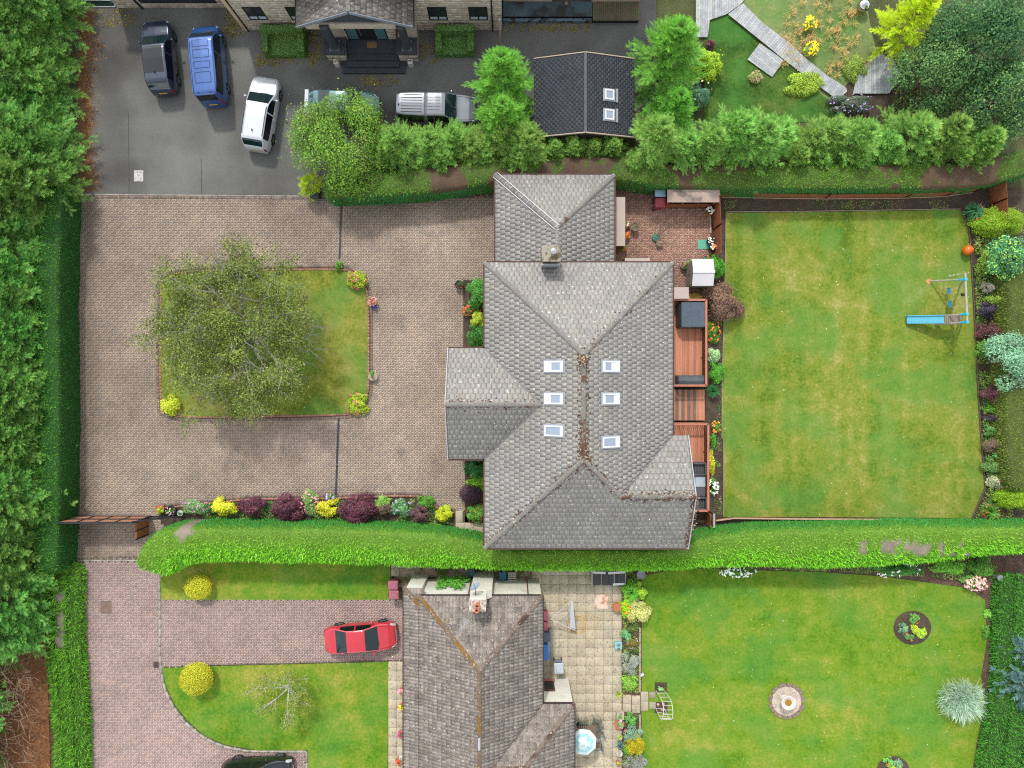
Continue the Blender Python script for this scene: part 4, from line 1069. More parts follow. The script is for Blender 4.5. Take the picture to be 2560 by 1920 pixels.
# ------------------------------------------------------------------ vehicles
M_TYRE = mat('tyre', C(38, 38, 40), .9, .1)
M_RIM = mat('alloy', C(170, 174, 178), .35, .05, metal=.7)
M_CARGLASS = mat('car_glass', C(26, 46, 50), .06, 0, spec=.5)
M_DARKGLASS = mat('dark_car_glass', C(18, 22, 28), .05, 0, spec=.6)
M_LAMP = mat('headlamp', C(215, 220, 226), .15, .05, spec=.9)
M_TAIL = mat('tail_lamp', C(150, 26, 30), .25, .05)
M_TRIM = mat('black_trim', C(26, 27, 30), .55, .05)
M_YPLATE = mat('yellow_plate', C(235, 190, 40), .6, 0)
M_WPLATE = mat('white_plate', C(230, 230, 226), .6, 0)
def paint(name, c, rough=.28, metal=.35): return mat(name, c, rough, .03, 2.0, metal=metal, spec=.6, coat=.7)
CARS = {
 'saloon': dict(zc=[(-.5,.72),(-.49,.90),(-.40,1.01),(-.335,1.03),(-.25,1.21),(-.155,1.39),(-.05,1.43),(.06,1.41),(.09,1.38),(.18,1.18),(.268,.99),(.30,.97),(.40,.90),(.47,.76),(.495,.64),(.5,.58)],
    zb=[(-.5,.66),(-.4,.90),(0,.93),(.27,.90),(.45,.74),(.5,.52)], ws=(.092,.262), rw=(-.325,-.16), sw=(-.27,.20), bp=-.04, H=1.43, wheels=(-.30,.31)),
 'estate': dict(zc=[(-.5,.72),(-.492,1.02),(-.47,1.12),(-.42,1.44),(-.38,1.55),(-.1,1.63),(.03,1.62),(.085,1.56),(.17,1.32),(.25,1.10),(.29,1.06),(.40,.98),(.47,.86),(.494,.7),(.5,.62)],
    zb=[(-.5,.68),(-.42,.98),(0,1.0),(.25,.97),(.44,.84),(.5,.58)], ws=(.09,.245), rw=(-.468,-.405), sw=(-.38,.19), bp=-.03, H=1.63, wheels=(-.30,.31)),
 'van': dict(zc=[(-.5,.80),(-.494,1.10),(-.48,1.72),(-.465,1.90),(-.43,1.94),(0,1.97),(.20,1.95),(.245,1.88),(.31,1.52),(.375,1.17),(.41,1.10),(.47,.95),(.494,.74),(.5,.62)],
    zb=[(-.5,.74),(-.47,1.10),(0,1.12),(.33,1.10),(.46,.84),(.5,.58)], ws=(.25,.368), rw=(-.492,-.472), sw=(-.44,.33), bp=.06, H=1.97, wheels=(-.28,.32), top=.84),
 'pickup': dict(zc=[(-.5,.85),(-.494,1.15),(-.478,1.66),(-.462,1.74),(-.43,1.77),(-.13,1.77),(-.122,1.60),(-.112,1.60),(-.104,1.77),(.0,1.79),(.08,1.77),(.115,1.72),(.19,1.42),(.25,1.17),(.29,1.12),(.40,1.06),(.47,.94),(.494,.76),(.5,.66)],
    zb=[(-.5,.78),(-.47,1.06),(0,1.08),(.25,1.06),(.45,.92),(.5,.62)], ws=(.117,.243), rw=(-.492,-.468), sw=(-.45,.19), bp=-.02, H=1.78, wheels=(-.27,.32), top=.80),
}
def car(kind, name, label, cat, at, deg, L, W_, pm, rimm=None, glassroof=None, extras=(), yplate=True):
    K = CARS[kind]; root = thing(name, label, cat, (at.x, at.y, .012), None, math.radians(deg))
    ns = 110; xf = np.linspace(-.5, .5, ns); xs = xf * L
    zc = np.interp(xf, *zip(*K['zc'])); zb = np.interp(xf, *zip(*K['zb']))
    ker = np.array([1, 2, 1]) / 4
    zs = np.convolve(np.pad(zc, 1, 'edge'), ker, 'valid'); zc = zs if kind != 'pickup' else zc
    zb = np.minimum(zb, zc - .035)
    wb = W_ / 2 * (1 - .24 * (np.abs(xf) / .5) ** 7 - .03 * (np.abs(xf) / .5) ** 2)
    cab = np.clip((zc - zb - .06) / (K['H'] - zb.max() - .06), 0, 1)
    wt = wb * (.95 - (.95 - K.get('top', .77)) * cab); drop = .014 + .075 * cab
    z6 = np.minimum(.55, zb - .12)
    one = np.ones(ns)
    kn = [(0 * one, zc), (wt * .6, zc - .006 - .012 * cab), (wt * .92, zc - drop * .45), (wt, zc - drop), (wb * .985, zb + .02), (wb, zb - .05), (wb * 1.0, z6), (wb * .97, .30 * one), (wb * .90, .20 * one)]
    sub = [5, 3, 1, 4, 1, 3, 3, 1]
    Y = []; Z = []; seg = []
    for i, s in enumerate(sub):
        for k in range(s):
            t = k / s; Y.append(kn[i][0] * (1 - t) + kn[i + 1][0] * t); Z.append(kn[i][1] * (1 - t) + kn[i + 1][1] * t); seg.append(i)
    Y.append(kn[-1][0]); Z.append(kn[-1][1])
    nh = len(Y)
    Yf = np.array([-y for y in Y[::-1][:-1]] + Y); Zf = np.array(Z[::-1][:-1] + Z)       # (nr, ns)
    segf = np.array(seg[::-1] + seg); side = np.array([-1] * (nh - 1) + [1] * (nh - 1))
    nr = len(Yf)
    V = np.stack([np.broadcast_to(xs, (nr, ns)), Yf, Zf], -1)                             # nr, ns, 3
    def vid(j, i): return j * ns + i
    parts = {}
    wx = [w * L for w in K['wheels']]
    for j in range(nr - 1):
        s, sd = int(segf[j]), int(side[j])
        for i in range(ns - 1):
            x = (xf[i] + xf[i + 1]) / 2; zc_ = (Zf[j, i] + Zf[j + 1, i + 1]) / 2; c = cab[i]
            nm = 'body'
            if s in (0, 1) and K['ws'][0] < x < K['ws'][1]: nm = 'windscreen'
            elif s in (0, 1) and K['rw'][0] < x < K['rw'][1]: nm = 'rear_window'
            elif s == 3 and K['sw'][0] < x < K['sw'][1] and c > .5:
                nm = 'body' if abs(x - K['bp']) < .007 or (kind == 'pickup' and -.14 < x < -.095) else ('side_window', sd, x > K['bp'])
            elif glassroof and s in (0, 1) and glassroof[0] < x < glassroof[1] and not (s == 1 and (Yf[j, i] / max(wt[i], .01)) ** 2 > .72): nm = 'glass_roof'
            elif x > .435 and s in (2, 3, 4): nm = ('headlight', sd)
            elif x < -.478 and s in (3, 4, 5): nm = ('tail_light', sd)
            elif s >= 5 and min((x * L - w) ** 2 + (zc_ - .33) ** 2 for w in wx) < .385 ** 2: continue
            elif s == 7: nm = 'sill_trim'
            parts.setdefault(nm, []).append((vid(j, i), vid(j, i + 1), vid(j + 1, i + 1), vid(j + 1, i)))
    # end caps
    V = V.reshape(-1, 3)
    cap = []
    for i in (0, ns - 1):
        for j in range(nr // 2):
            a, b, c_, d = vid(j, i), vid(j + 1, i), vid(nr - 2 - j, i), vid(nr - 1 - j, i)
            if j + 1 <= nr - 2 - j: cap.append((a, b, c_, d))
    parts['body'] += cap
    mats = {'body': pm, 'windscreen': M_CARGLASS, 'rear_window': M_CARGLASS if kind != 'van' else M_DARKGLASS, 'glass_roof': M_DARKGLASS, 'side_window': M_DARKGLASS, 'headlight': M_LAMP, 'tail_light': M_TAIL, 'sill_trim': M_TRIM}
    for nm, fs in parts.items():
        base = nm if isinstance(nm, str) else nm[0]
        fa = np.array(fs); u, inv = np.unique(fa, return_inverse=True)
        mk(base, V[u], inv.reshape(fa.shape), mats[base], root, smooth=True, local=True)
    MB().box((0, 0, .36), (L * .90, W_ * .80, .36)).build('underbody', M_TRIM, root, local=True)
    for x in wx:
        for sgn in (-1, 1):
            y = sgn * (W_ / 2 - .125)
            w = MB(); n = 22
            prof = [(.20, -.10), (.30, -.105), (.325, -.085), (.33, 0), (.325, .085), (.30, .105), (.20, .10)]
            for r_, yy in prof:
                for k in range(n):
                    t = 2 * math.pi * k / n; w.v.append((x + math.cos(t) * r_, y + yy, .33 + math.sin(t) * r_))
            for a in range(len(prof) - 1):
                for k in range(n): w.f.append((a*n + k, a*n + (k+1) % n, (a+1)*n + (k+1) % n, (a+1)*n + k))
            wheel = w.build('wheel', M_TYRE, root, smooth=True, local=True)
            rm = MB(); o_ = y + sgn * .085
            for k in range(5):
                t = 2 * math.pi * k / 5; rm.beam((x, o_, .33), (x + math.cos(t) * .21, o_, .33 + math.sin(t) * .21), .07, .03)
            m_0 = len(rm.v)
            for r_ in (.19, .225):
                for k in range(n):
                    t = 2 * math.pi * k / n; rm.v.append((x + math.cos(t) * r_, o_, .33 + math.sin(t) * r_))
            for k in range(n): rm.f.append((m_0 + k, m_0 + (k+1) % n, m_0 + n + (k+1) % n, m_0 + n + k))
            rm.build('rim', rimm or M_RIM, wheel, local=True)
            MB().tube((x, y + sgn * .01, .33), (x, y + sgn * .06, .33), .2, .2, 16).build('hub', M_TRIM, wheel, local=True)
    am = K['ws'][1] * L - .32
    for sgn in (-1, 1):
        zb_ = float(np.interp(am / L, xf, zb)); yb_ = float(np.interp(am / L, xf, wb))
        MB().lathe((am, sgn * (yb_ + .10), zb_ + .02), [(.02, 0), (.07, .02), (.085, .08), (.07, .14), (.02, .16)], 10, .8, 1.25).build('mirror', pm, root, smooth=True, local=True)
        for hx in (K['bp'] * L - .18, am - .75): MB().box((hx, sgn * (yb_ + .012), zb_ - .13), (.2, .03, .035)).build('door_handle', pm, root, local=True)
    zr_ = .70
    if yplate: MB().box((-L / 2 - .008, 0, zr_), (.014, .52, .11)).build('number_plate', M_YPLATE, root, local=True)
    MB().box((L / 2 + .008, 0, .45), (.014, .52, .11)).build('number_plate', M_WPLATE, root, local=True)
    # bonnet and boot shut lines
    sl = MB()
    def top_z(x, y):
        i = int(np.clip((x / L + .5) * (ns - 1), 0, ns - 1)); yy = abs(y)
        if yy < wt[i] * .92: return zc[i] - .012 * cab[i]
        return zc[i] - drop[i]
    for sgn in (-1, 1):
        x0 = (K['ws'][1] + .02) * L; pts = []
        for k in range(6):
            x = x0 + (.46 * L - x0) * k / 5; y = sgn * float(np.interp(x / L, xf, wt)) * .86; pts.append((x, y, top_z(x, y) + .002))
        for a, b in zip(pts[:-1], pts[1:]): sl.beam(a, b, .012, .006)
    sl.build('bonnet_seam', M_TRIM, root, local=True)
    MB().beam(((K['ws'][1] + .006) * L, -.5, float(np.interp(K['ws'][1] + .006, xf, zc)) + .012), ((K['ws'][1] - .004) * L, .1, float(np.interp(K['ws'][1], xf, zc)) + .02), .03, .02).build('wiper', M_TRIM, root, local=True)
    for e in extras:
        if e == 'rails':
            for sgn in (-1, 1):
                rl = MB(); pts = []
                for k in range(9):
                    x = (-.36 + .40 * k / 8) * L; pts.append((x, sgn * float(np.interp(x / L, xf, wt)) * .93, float(np.interp(x / L, xf, zc)) + .02))
                for a, b in zip(pts[:-1], pts[1:]): rl.beam(a, b, .035, .035)
                rl.build('roof_rail', M_RIM if glassroof else M_TRIM, root, local=True)
        if e == 'ribs':
            for k in range(7):
                y = -.54 + .18 * k; MB().box((-.285 * L, y, K['H'] - .008), (.26 * L, .02, .022)).build('canopy_rib', M_TRIM, root, local=True)
            for k in range(5):
                y = -.4 + .2 * k; MB().box((-.02 * L, y, K['H'] + .002), (.15 * L, .012, .012)).build('roof_rib', M_TRIM, root, local=True)
            MB().lathe((-.44 * L, -.1, K['H'] - .02), [(.10, 0), (.08, .03), (.03, .04)], 10, .5, 1).build('lamp_pod', M_TRIM, root, local=True)
        if e == 'panels':
            for a, b in ((-.33, -.20), (-.15, -.07), (-.02, .08), (.12, .20)):
                q = MB()
                for y in (-.5, .5): q.beam((a * L, y, K['H'] + .002), (b * L, y, K['H'] + .004), .014, .012)
                for x in (a, b): q.beam((x * L, -.5, K['H'] + .002), (x * L, .5, K['H'] + .003), .014, .012)
                q.build('roof_panel_seam', M_TRIM, root, local=True)
            for y in (-.4, .4): MB().box((-.45 * L, y, 1.955), (.06, .12, .03)).build('rear_hinge', M_TRIM, root, local=True)
            for sgn in (-1, 1): MB().beam((-.45 * L, sgn * .70, 1.93), (.2 * L, sgn * .70, 1.95), .03, .03).build('roof_rail', pm, root, local=True)
        if e == 'spoiler':
            MB().cbox((-.475 * L, 0, 1.24), (.24, W_ * .8, .035), .01).build('spoiler', M_LAMP, root, local=True)
            for sgn in (-1, 1): MB().box((-.47 * L, sgn * .5, 1.11), (.12, .03, .25)).build('spoiler_post', pm, root, local=True)
        if e == 'fin': MB().box((-.30 * L, 0, K['H'] + .015), (.14, .03, .08)).build('roof_fin', M_TRIM, root, local=True)
        if e == 'chrome': MB().beam((L / 2 + .01, -.4, .62), (L / 2 + .01, .4, .62), .03, .16).build('grille', M_RIM, root, local=True)
    return root
car('estate', 'parked_car', 'dark navy estate car with glass roof parked beside the leaf litter', 'car', P(397, 140, .85), 95.4, 4.72, 1.88, paint('navy_paint', C(54, 66, 88)), glassroof=(-.30, .065), extras=('fin',))
car('van', 'blue_van', 'bright blue van with ribbed roof parked nose to the stone house', 'van', P(520, 158, 1.0), 95, 5.1, 1.9, paint('blue_paint', C(50, 96, 168)), extras=('panels',))
car('estate', 'parked_car', 'silver white estate car parked at an angle on the asphalt', 'car', P(651, 282, .85), 80.5, 4.75, 1.86, paint('silver_paint', C(224, 228, 234), .3, .15), extras=('fin', 'rails'))
car('saloon', 'parked_car', 'teal saloon car with rear spoiler half hidden under the tree', 'car', P(857, 264, .7), -2, 4.6, 1.82, paint('teal_paint', C(88, 132, 140)), extras=('spoiler',))
car('pickup', 'pickup_truck', 'grey pickup truck with ribbed hard canopy beside the conifers', 'pickup', P(1092, 273, .9), -1, 5.25, 1.86, paint('grey_paint', C(140, 144, 152)), extras=('ribs',))
car('saloon', 'parked_car', 'red saloon car parked by the bungalow', 'car', P(901, 1594, .7), 4.5, 4.62, 1.80, paint('red_paint', C(214, 44, 62), .3, .1), extras=('chrome',))
car('estate', 'parked_car', 'black car with alloy wheels parked in the kerbed bay', 'car', P(643, 1932, .7), 3, 4.5, 1.82, paint('black_paint', C(34, 38, 44)))
# ------------------------------------------------------------------ plant generators
LK = 2.1            # leaf albedo scale
def unit(v): return v / np.maximum(np.linalg.norm(v, axis=-1, keepdims=True), 1e-9)
def sph(r, n, zmin=-1.0):
    z = r.uniform(zmin, 1, n); a = r.uniform(0, 2 * np.pi, n); q = np.sqrt(1 - z * z)
    return np.stack([q * np.cos(a), q * np.sin(a), z], -1)
def leafquads(r, pos, nrm, leaf, pal, tone, aspect=.55, jit=.16):
    n = len(pos)
    t1 = unit(np.cross(nrm, sph(r, n))); t2 = np.cross(nrm, t1)
    l = leaf * r.uniform(.6, 1.35, (n, 1)); w = l * aspect
    V = np.stack([pos - t1 * l / 2, pos + t2 * w / 2 - nrm * l * .08, pos + t1 * l / 2, pos - t2 * w / 2 - nrm * l * .08], 1)
    pal = np.array(pal) * LK
    col = pal[r.integers(0, len(pal), n)] * r.uniform(1 - jit, 1 + jit, (n, 1)) * tone[:, None]
    return V.reshape(-1, 3), np.arange(4 * n).reshape(n, 4), np.repeat(col, 4, 0)
def cloud(r, rx, ry, h, n, leaf, pal, lobes=16, z0=0.0, fill=.3, lobr=.33, up=.7, aspect=.55, core=.74, ball=False):
    K = lobes
    if ball:
        c = np.array([[0, 0, z0 + h / 2]]); R = np.array([[rx, ry, h / 2]]); K = 1
    else:
        a = r.uniform(0, 2 * np.pi, K); q = np.sqrt(r.uniform(0, 1, K)) * core; q[0] = 0
        lr = lobr * r.uniform(.7, 1.2, K)
        R = np.stack([lr * rx, lr * ry, np.minimum(lr * (rx + ry) / 2, h * .45)], -1)
        zt = h * (1 - .55 * q ** 2 / core ** 2) * r.uniform(.78, 1.0, K)
        c = np.stack([q * np.cos(a) * rx, q * np.sin(a) * ry, z0 + np.maximum(zt - R[:, 2], R[:, 2] * .6)], -1)
    k = r.choice(K, n, p=(R[:, 0] * R[:, 1]) / (R[:, 0] * R[:, 1]).sum())
    d = sph(r, n, -.35)
    pos = c[k] + d * R[k] * (1 - fill * r.uniform(0, 1, (n, 1)) ** 2 + .06 * r.normal(0, 1, (n, 1)))
    if not ball:
        o = r.random(n) < .05; pos[o] += d[o] * r.uniform(0, .28, (o.sum(), 1)) * min(rx, ry)
    pos[:, 2] = np.maximum(pos[:, 2], .04)
    nrm = unit(d + .6 * sph(r, n) + np.array([0, 0, up]))
    tone = r.uniform(.78, 1.16, K)[k]
    return leafquads(r, pos, nrm, leaf, pal, tone, aspect)
def stems(r, h, rad, n=5, r0=.03):
    b = MB()
    for i in range(n):
        a = 2 * math.pi * (i + r.uniform(0, .6)) / n; q = rad * r.uniform(.2, .6)
        m1 = Vector((math.cos(a) * q * .3, math.sin(a) * q * .3, h * .35)); m2 = Vector((math.cos(a) * q, math.sin(a) * q, h * .72))
        b.tube((math.cos(a) * .04, math.sin(a) * .04, 0), m1, r0, r0 * .7, 5, False); b.tube(m1, m2, r0 * .7, r0 * .3, 5, False)
    return b
M_BARK = mat('bark', C(104, 88, 72), .95, .25, 6, .5)
M_GREYBARK = mat('grey_lichen_bark', C(172, 168, 156), .95, .2, 6, .4)
_sd = [1000]
def seed(): _sd[0] += 1; return np.random.default_rng(_sd[0])
def blossoms(r, root, rx, ry, h, spec):
    pal, n, size = spec
    d = sph(r, n, .15); pos = d * np.array([rx * .9, ry * .9, h * .52]) + np.array([0, 0, h * .50])
    k = 4; P4 = np.repeat(pos, k, 0) + r.normal(0, size * .4, (n * k, 3)); nn = unit(np.repeat(d, k, 0) + .5 * sph(r, n * k) + np.array([0, 0, .6]))
    V, Fq, col = leafquads(r, P4, nn, size, pal, np.ones(n * k), .9, .1)
    mk('blossom', V, Fq, LEAF, root, col, local=True)
def shrub(name, label, px, py, rx, ry, h, pal, leaf=.11, dens=850, lobes=17, cat='shrub', group=None, fl=None, ball=False, stem=True, zoff=0.0, **kw):
    zc = .55 * h; c = P(px, py, zc + zoff); RX, RY = m_(rx, zc + zoff), m_(ry, zc + zoff); r = seed()
    root = thing(name, label, cat, (c.x, c.y, zoff + .012), group)
    n = int(dens * math.pi * RX * RY * (1 + .45 * h / max(RX, RY)) * (.11 / leaf) ** 1.3)
    V, Fq, col = cloud(r, RX, RY, h, max(n, 60), leaf, pal, lobes, ball=ball, **kw)
    mk('foliage', V, Fq, LEAF, root, col, local=True)
    if stem: stems(r, h * .8, min(RX, RY), 4, max(.012, .02 * h)).build('stem', M_BARK, root, local=True)
    if fl: blossoms(r, root, RX, RY, h, fl)
    return root
def blades(r, n, length, spread, pal, w=.02, droop=.5, base=.08):
    """strap leaves arching from one crown"""
    a = r.uniform(0, 2 * np.pi, n); L = length * r.uniform(.6, 1.15, n); s = spread * r.uniform(.3, 1.1, n)
    d = np.stack([np.cos(a), np.sin(a), 0 * a], -1); sd = np.stack([-np.sin(a), np.cos(a), 0 * a], -1)
    b0 = d * base * r.uniform(0, 1, (n, 1)); zl = np.sqrt(np.maximum(L ** 2 - (s * .8) ** 2, .02))
    m = b0 + d * (s * .5)[:, None] + np.array([0, 0, 1]) * (zl * .75)[:, None]
    t = b0 + d * s[:, None] + np.array([0, 0, 1]) * (zl * (1 - droop * .5))[:, None]
    t[:, 2] = np.maximum(t[:, 2], .03)
    W2 = w / 2
    V = np.stack([b0 - sd * W2, b0 + sd * W2, m + sd * W2, m - sd * W2, t + sd * W2 * .15, t - sd * W2 * .15], 1)
    k = np.arange(n)[:, None] * 6
    Fq = np.concatenate([k + np.array([[0, 1, 2, 3]]), k + np.array([[3, 2, 4, 5]])])
    pal = np.array(pal) * LK; col = pal[r.integers(0, len(pal), n)] * r.uniform(.8, 1.2, (n, 1))
    return V.reshape(-1, 3), Fq, np.repeat(col, 6, 0)
def tuft(name, label, px, py, rad, h, pal, n=160, w=.03, cat='plant', group=None, fl=None, droop=.6):
    c = P(px, py, h * .4); r = seed(); root = thing(name, label, cat, (c.x, c.y, .012), group)
    V, Fq, col = blades(r, n, h * 1.25, m_(rad), pal, w, droop)
    mk('leaf_blades', V, Fq, LEAF, root, col, local=True)
    if fl: blossoms(r, root, m_(rad), m_(rad), h * 1.1, fl)
    return root
def fronds(r, base, fd, L, nrm, pal_b, pal_t, pairs=5, blade=.5, wid=.11, tone=None):
    """flat feathery sprays: one axial blade and side pairs; arrays of n sprays"""
    n = len(base); side = unit(np.cross(nrm, fd)); T_ = []; 
    tips = []; bases = []; ws = []; mixs = []
    qs = np.linspace(.05, .85, pairs)
    bases.append(base); tips.append(base + fd * L); ws.append(L * wid); mixs.append((0., 1.))
    for q in qs:
        bl = L * blade * (1.05 - .6 * q)
        for sg in (-1, 1):
            dv = unit(fd * .78 + side * sg * .62 + nrm * r.uniform(-.18, .18, (n, 1)))
            b = base + fd * L * q
            bases.append(b); tips.append(b + dv * bl); ws.append(bl * wid * 1.7); mixs.append((q * .5, .35 + .65 * q))
    V = []; Cc = []
    pb = np.array(pal_b) * LK; pt = np.array(pal_t) * LK
    cb = pb[r.integers(0, len(pb), n)]; ct = pt[r.integers(0, len(pt), n)]
    tn = (r.uniform(.82, 1.16, n) if tone is None else tone)[:, None]
    for b, t, w, (m0, m1) in zip(bases, tips, ws, mixs):
        dv = unit(t - b); sv = unit(np.cross(nrm, dv)) * w / 2
        V.append(np.stack([b - sv, b + sv, t], 1))
        c0 = (cb * (1 - m0) + ct * m0) * tn; c1 = (cb * (1 - m1) + ct * m1) * tn
        Cc.append(np.stack([c0, c0, c1], 1))
    V = np.concatenate(V).reshape(-1, 3); Cc = np.concatenate(Cc).reshape(-1, 3)
    return V, np.arange(len(V)).reshape(-1, 3), Cc
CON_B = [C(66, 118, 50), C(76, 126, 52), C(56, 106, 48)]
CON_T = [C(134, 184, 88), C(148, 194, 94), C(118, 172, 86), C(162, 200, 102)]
def conifer_mesh(sd, h, R, nb=150, nf=24, fl=.55, pb=CON_B, pt=CON_T, elev=(.25, .75)):
    r = np.random.default_rng(sd)
    t = r.uniform(0, 1, nb) ** .85
    zb = h * (.10 + .86 * t); ln = R * np.maximum(1 - t, .02) ** .7 * r.uniform(.7, 1.18, nb) + .22
    az = r.uniform(0, 2 * np.pi, nb); el = elev[0] + (elev[1] - elev[0]) * t + r.uniform(-.15, .2, nb)
    bd = np.stack([np.cos(az) * np.cos(el), np.sin(az) * np.cos(el), np.sin(el)], -1)
    k = np.repeat(np.arange(nb), nf); n = len(k)
    s = .36 + .66 * np.tile((np.arange(nf) + .5) / nf, nb) + r.uniform(-.03, .03, n)
    sidev = unit(np.cross(bd[k], np.array([0, 0, 1.0])))
    spread = (np.where(np.arange(n) % 2 == 0, 1.0, -1.0) * r.uniform(.55, 1.1, n) * np.clip(1.6 - 1.15 * s, .15, 1))[:, None]
    base = np.stack([0 * zb[k], 0 * zb[k], zb[k]], -1) + bd[k] * (ln[k] * s)[:, None] + r.normal(0, .03, (n, 3)) - np.array([0, 0, 1.]) * (.10 * s ** 3 * ln[k])[:, None]
    fd = unit(bd[k] * .85 + sidev * spread * .95 + np.stack([0 * s, 0 * s, r.normal(.02, .16, n)], -1))
    L = (fl * r.uniform(.7, 1.15, n) * (1.12 - .55 * s) * (.65 + .35 * (1 - t[k])))[:, None]
    nrm = unit(np.array([0, 0, 1.0]) + .45 * sph(r, n)); nrm = unit(nrm - fd * (nrm * fd).sum(-1, keepdims=True))
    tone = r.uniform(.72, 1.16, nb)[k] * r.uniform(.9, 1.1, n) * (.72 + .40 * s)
    V, Fq, col = fronds(r, base, fd, L, nrm, pb, pt, tone=tone)
    V[:, 2] = np.maximum(V[:, 2], .02)
    o = mk('crown', V, Fq, LEAF, None, col, local=True); me = o.data; bpy.data.objects.remove(o)
    tb = MB(); tb.tube((0, 0, 0), (0, 0, h * .5), .05 * R + .05, .03 * R + .02, 8, False); tb.tube((0, 0, h * .5), (0, 0, h * .96), .03 * R + .02, .01, 8, False)
    for i in range(0, nb, 4):
        p0 = Vector((0, 0, float(zb[i]))); tb.tube(p0, p0 + Vector(bd[i]) * float(ln[i]) * .85, .02, .006, 4, False)
    o = tb.build('trunk', M_BARK, None); mt = o.data; bpy.data.objects.remove(o)
    return me, mt
def place_conifer(var, x, y, sc, rz, label, group=None, name='conifer_tree', sz=1.0):
    t = thing(name, label, 'tree', (x, y, 0), group, rz); t.scale = (sc, sc, sc * sz)
    link('crown', var[0], t); link('trunk', var[1], t)
    return t
def mixp(pal, r, N, lo=.85, hi=1.15):
    pal = np.array(pal); return pal[r.integers(0, len(pal), N)] * r.uniform(lo, hi, (N, 1))
def hedge(name, label, pts, width, height, tuft_cols, body_col, dens=70, tl=.16, sd=1, round_=.3, cols_fn=None, cat='hedge', amp=.06, bare=None, bcol_=(166, 150, 138), taper=(1, 1), tw=.30, endcap=.7):
    """clipped hedge swept along world xy points; width/height scalars or per-point lists"""
    r = np.random.default_rng(sd)
    pts = np.array(smoothpath([tuple(p) for p in pts], 10)); seg = np.linalg.norm(np.diff(pts, axis=0), axis=1); S = np.concatenate([[0], np.cumsum(seg)])
    n = max(8, int(S[-1] / .22)); s = np.linspace(0, S[-1], n)
    X = np.interp(s, S, pts[:, 0]); Y = np.interp(s, S, pts[:, 1])
    wi = np.interp(s, S, pts[:, 2]) if pts.shape[1] > 2 else np.full(n, width)
    hi = np.interp(s, S, pts[:, 3]) if pts.shape[1] > 3 else np.full(n, height)
    dx, dy = np.gradient(X), np.gradient(Y); q = np.hypot(dx, dy); nx, ny = -dy / q, dx / q
    e0 = np.clip(s / endcap, 0, 1) if taper[0] else np.ones(n); e1 = np.clip((S[-1] - s) / endcap, 0, 1) if taper[1] else np.ones(n)
    en = np.sqrt(np.maximum(1 - (1 - np.minimum(e0, e1)) ** 2, .0)) ; en = .12 + .88 * en
    # cross section: half width fractions and heights
    rr = round_
    cs = [(-1, 0), (-1.02, .3), (-1.0, .6), (-1 + .02, 1 - rr * .55), (-1 + rr * .35, 1 - rr * .14), (-1 + rr * .9, 1), (-.45, 1.01), (-.15, 1.015), (.15, 1.015), (.45, 1.01), (1 - rr * .9, 1), (1 - rr * .35, 1 - rr * .14), (1 - .02, 1 - rr * .55), (1.0, .6), (1.02, .3), (1, 0)]
    m = len(cs)
    V = np.zeros((n, m, 3))
    for j, (a, b) in enumerate(cs):
        V[:, j, 0] = X + nx * wi / 2 * a * en; V[:, j, 1] = Y + ny * wi / 2 * a * en; V[:, j, 2] = hi * b * (.55 + .45 * en)
    nz = fbm(V[..., 0] + V[..., 2] * .7, V[..., 1] + V[..., 2] * .4, 1.1, sd) - .5
    for j, (a, b) in enumerate(cs):
        V[:, j, 0] += nx * nz[:, j] * amp * 2 * np.sign(a) * min(1, abs(a) * 1.2); V[:, j, 1] += ny * nz[:, j] * amp * 2 * np.sign(a) * min(1, abs(a) * 1.2)
        if b > .5: V[:, j, 2] += nz[:, j] * amp * 2
    V[:, 0, 2] = V[:, -1, 2] = 0
    G = V.copy()
    idx = np.arange(n * m).reshape(n, m)
    Fq = np.stack([idx[:-1, :-1], idx[1:, :-1], idx[1:, 1:], idx[:-1, 1:]], -1).reshape(-1, 4)
    caps = []
    for i in (0, n - 1):
        for j in range(m // 2 - 1): caps.append((idx[i, j], idx[i, j + 1], idx[i, m - 2 - j], idx[i, m - 1 - j]))
    Fq = np.concatenate([Fq, np.array(caps)])
    root = thing(name, label, cat, (float(X[0]), float(Y[0]), 0))
    bc = np.array(body_col); v = fbm(G[..., 0], G[..., 1] + G[..., 2], 2.2, sd + 3).reshape(-1)
    bcol = bc[None] * (.75 + .5 * v[:, None])
    if bare is not None: bcol = np.where(bare(G.reshape(-1, 3), r)[:, None], np.array(C(*bcol_)) * (.7 + .6 * v[:, None]) , bcol)
    mk('hedge_body', G.reshape(-1, 3), Fq, LEAF, root, bcol, smooth=True)
    # shoots over the surface
    A, B, Cv, D = G[:-1, :-1], G[1:, :-1], G[1:, 1:], G[:-1, 1:]
    nrm = np.cross(B - A, D - A); ar = np.linalg.norm(nrm, axis=-1); nrm = nrm / np.maximum(ar[..., None], 1e-9)
    flip = (nrm * (A - np.stack([X[:-1], Y[:-1], hi[:-1] * .4], -1)[:, None])).sum(-1) < 0
    nrm[flip] *= -1
    cnt = r.poisson(ar * dens).reshape(-1); ci = np.repeat(np.arange(len(cnt)), cnt); N = len(ci)
    u, w = r.uniform(0, 1, (N, 1)), r.uniform(0, 1, (N, 1))
    fl = lambda a: a.reshape(-1, 3)[ci]
    base = fl(A) * (1 - u) * (1 - w) + fl(B) * u * (1 - w) + fl(Cv) * u * w + fl(D) * (1 - u) * w; nn = nrm.reshape(-1, 3)[ci]
    frac = (ci % (m - 1)) / (m - 2)                # 0 left side .. 1 right side
    cols, ln = tuft_cols(base, nn, frac, r, N)
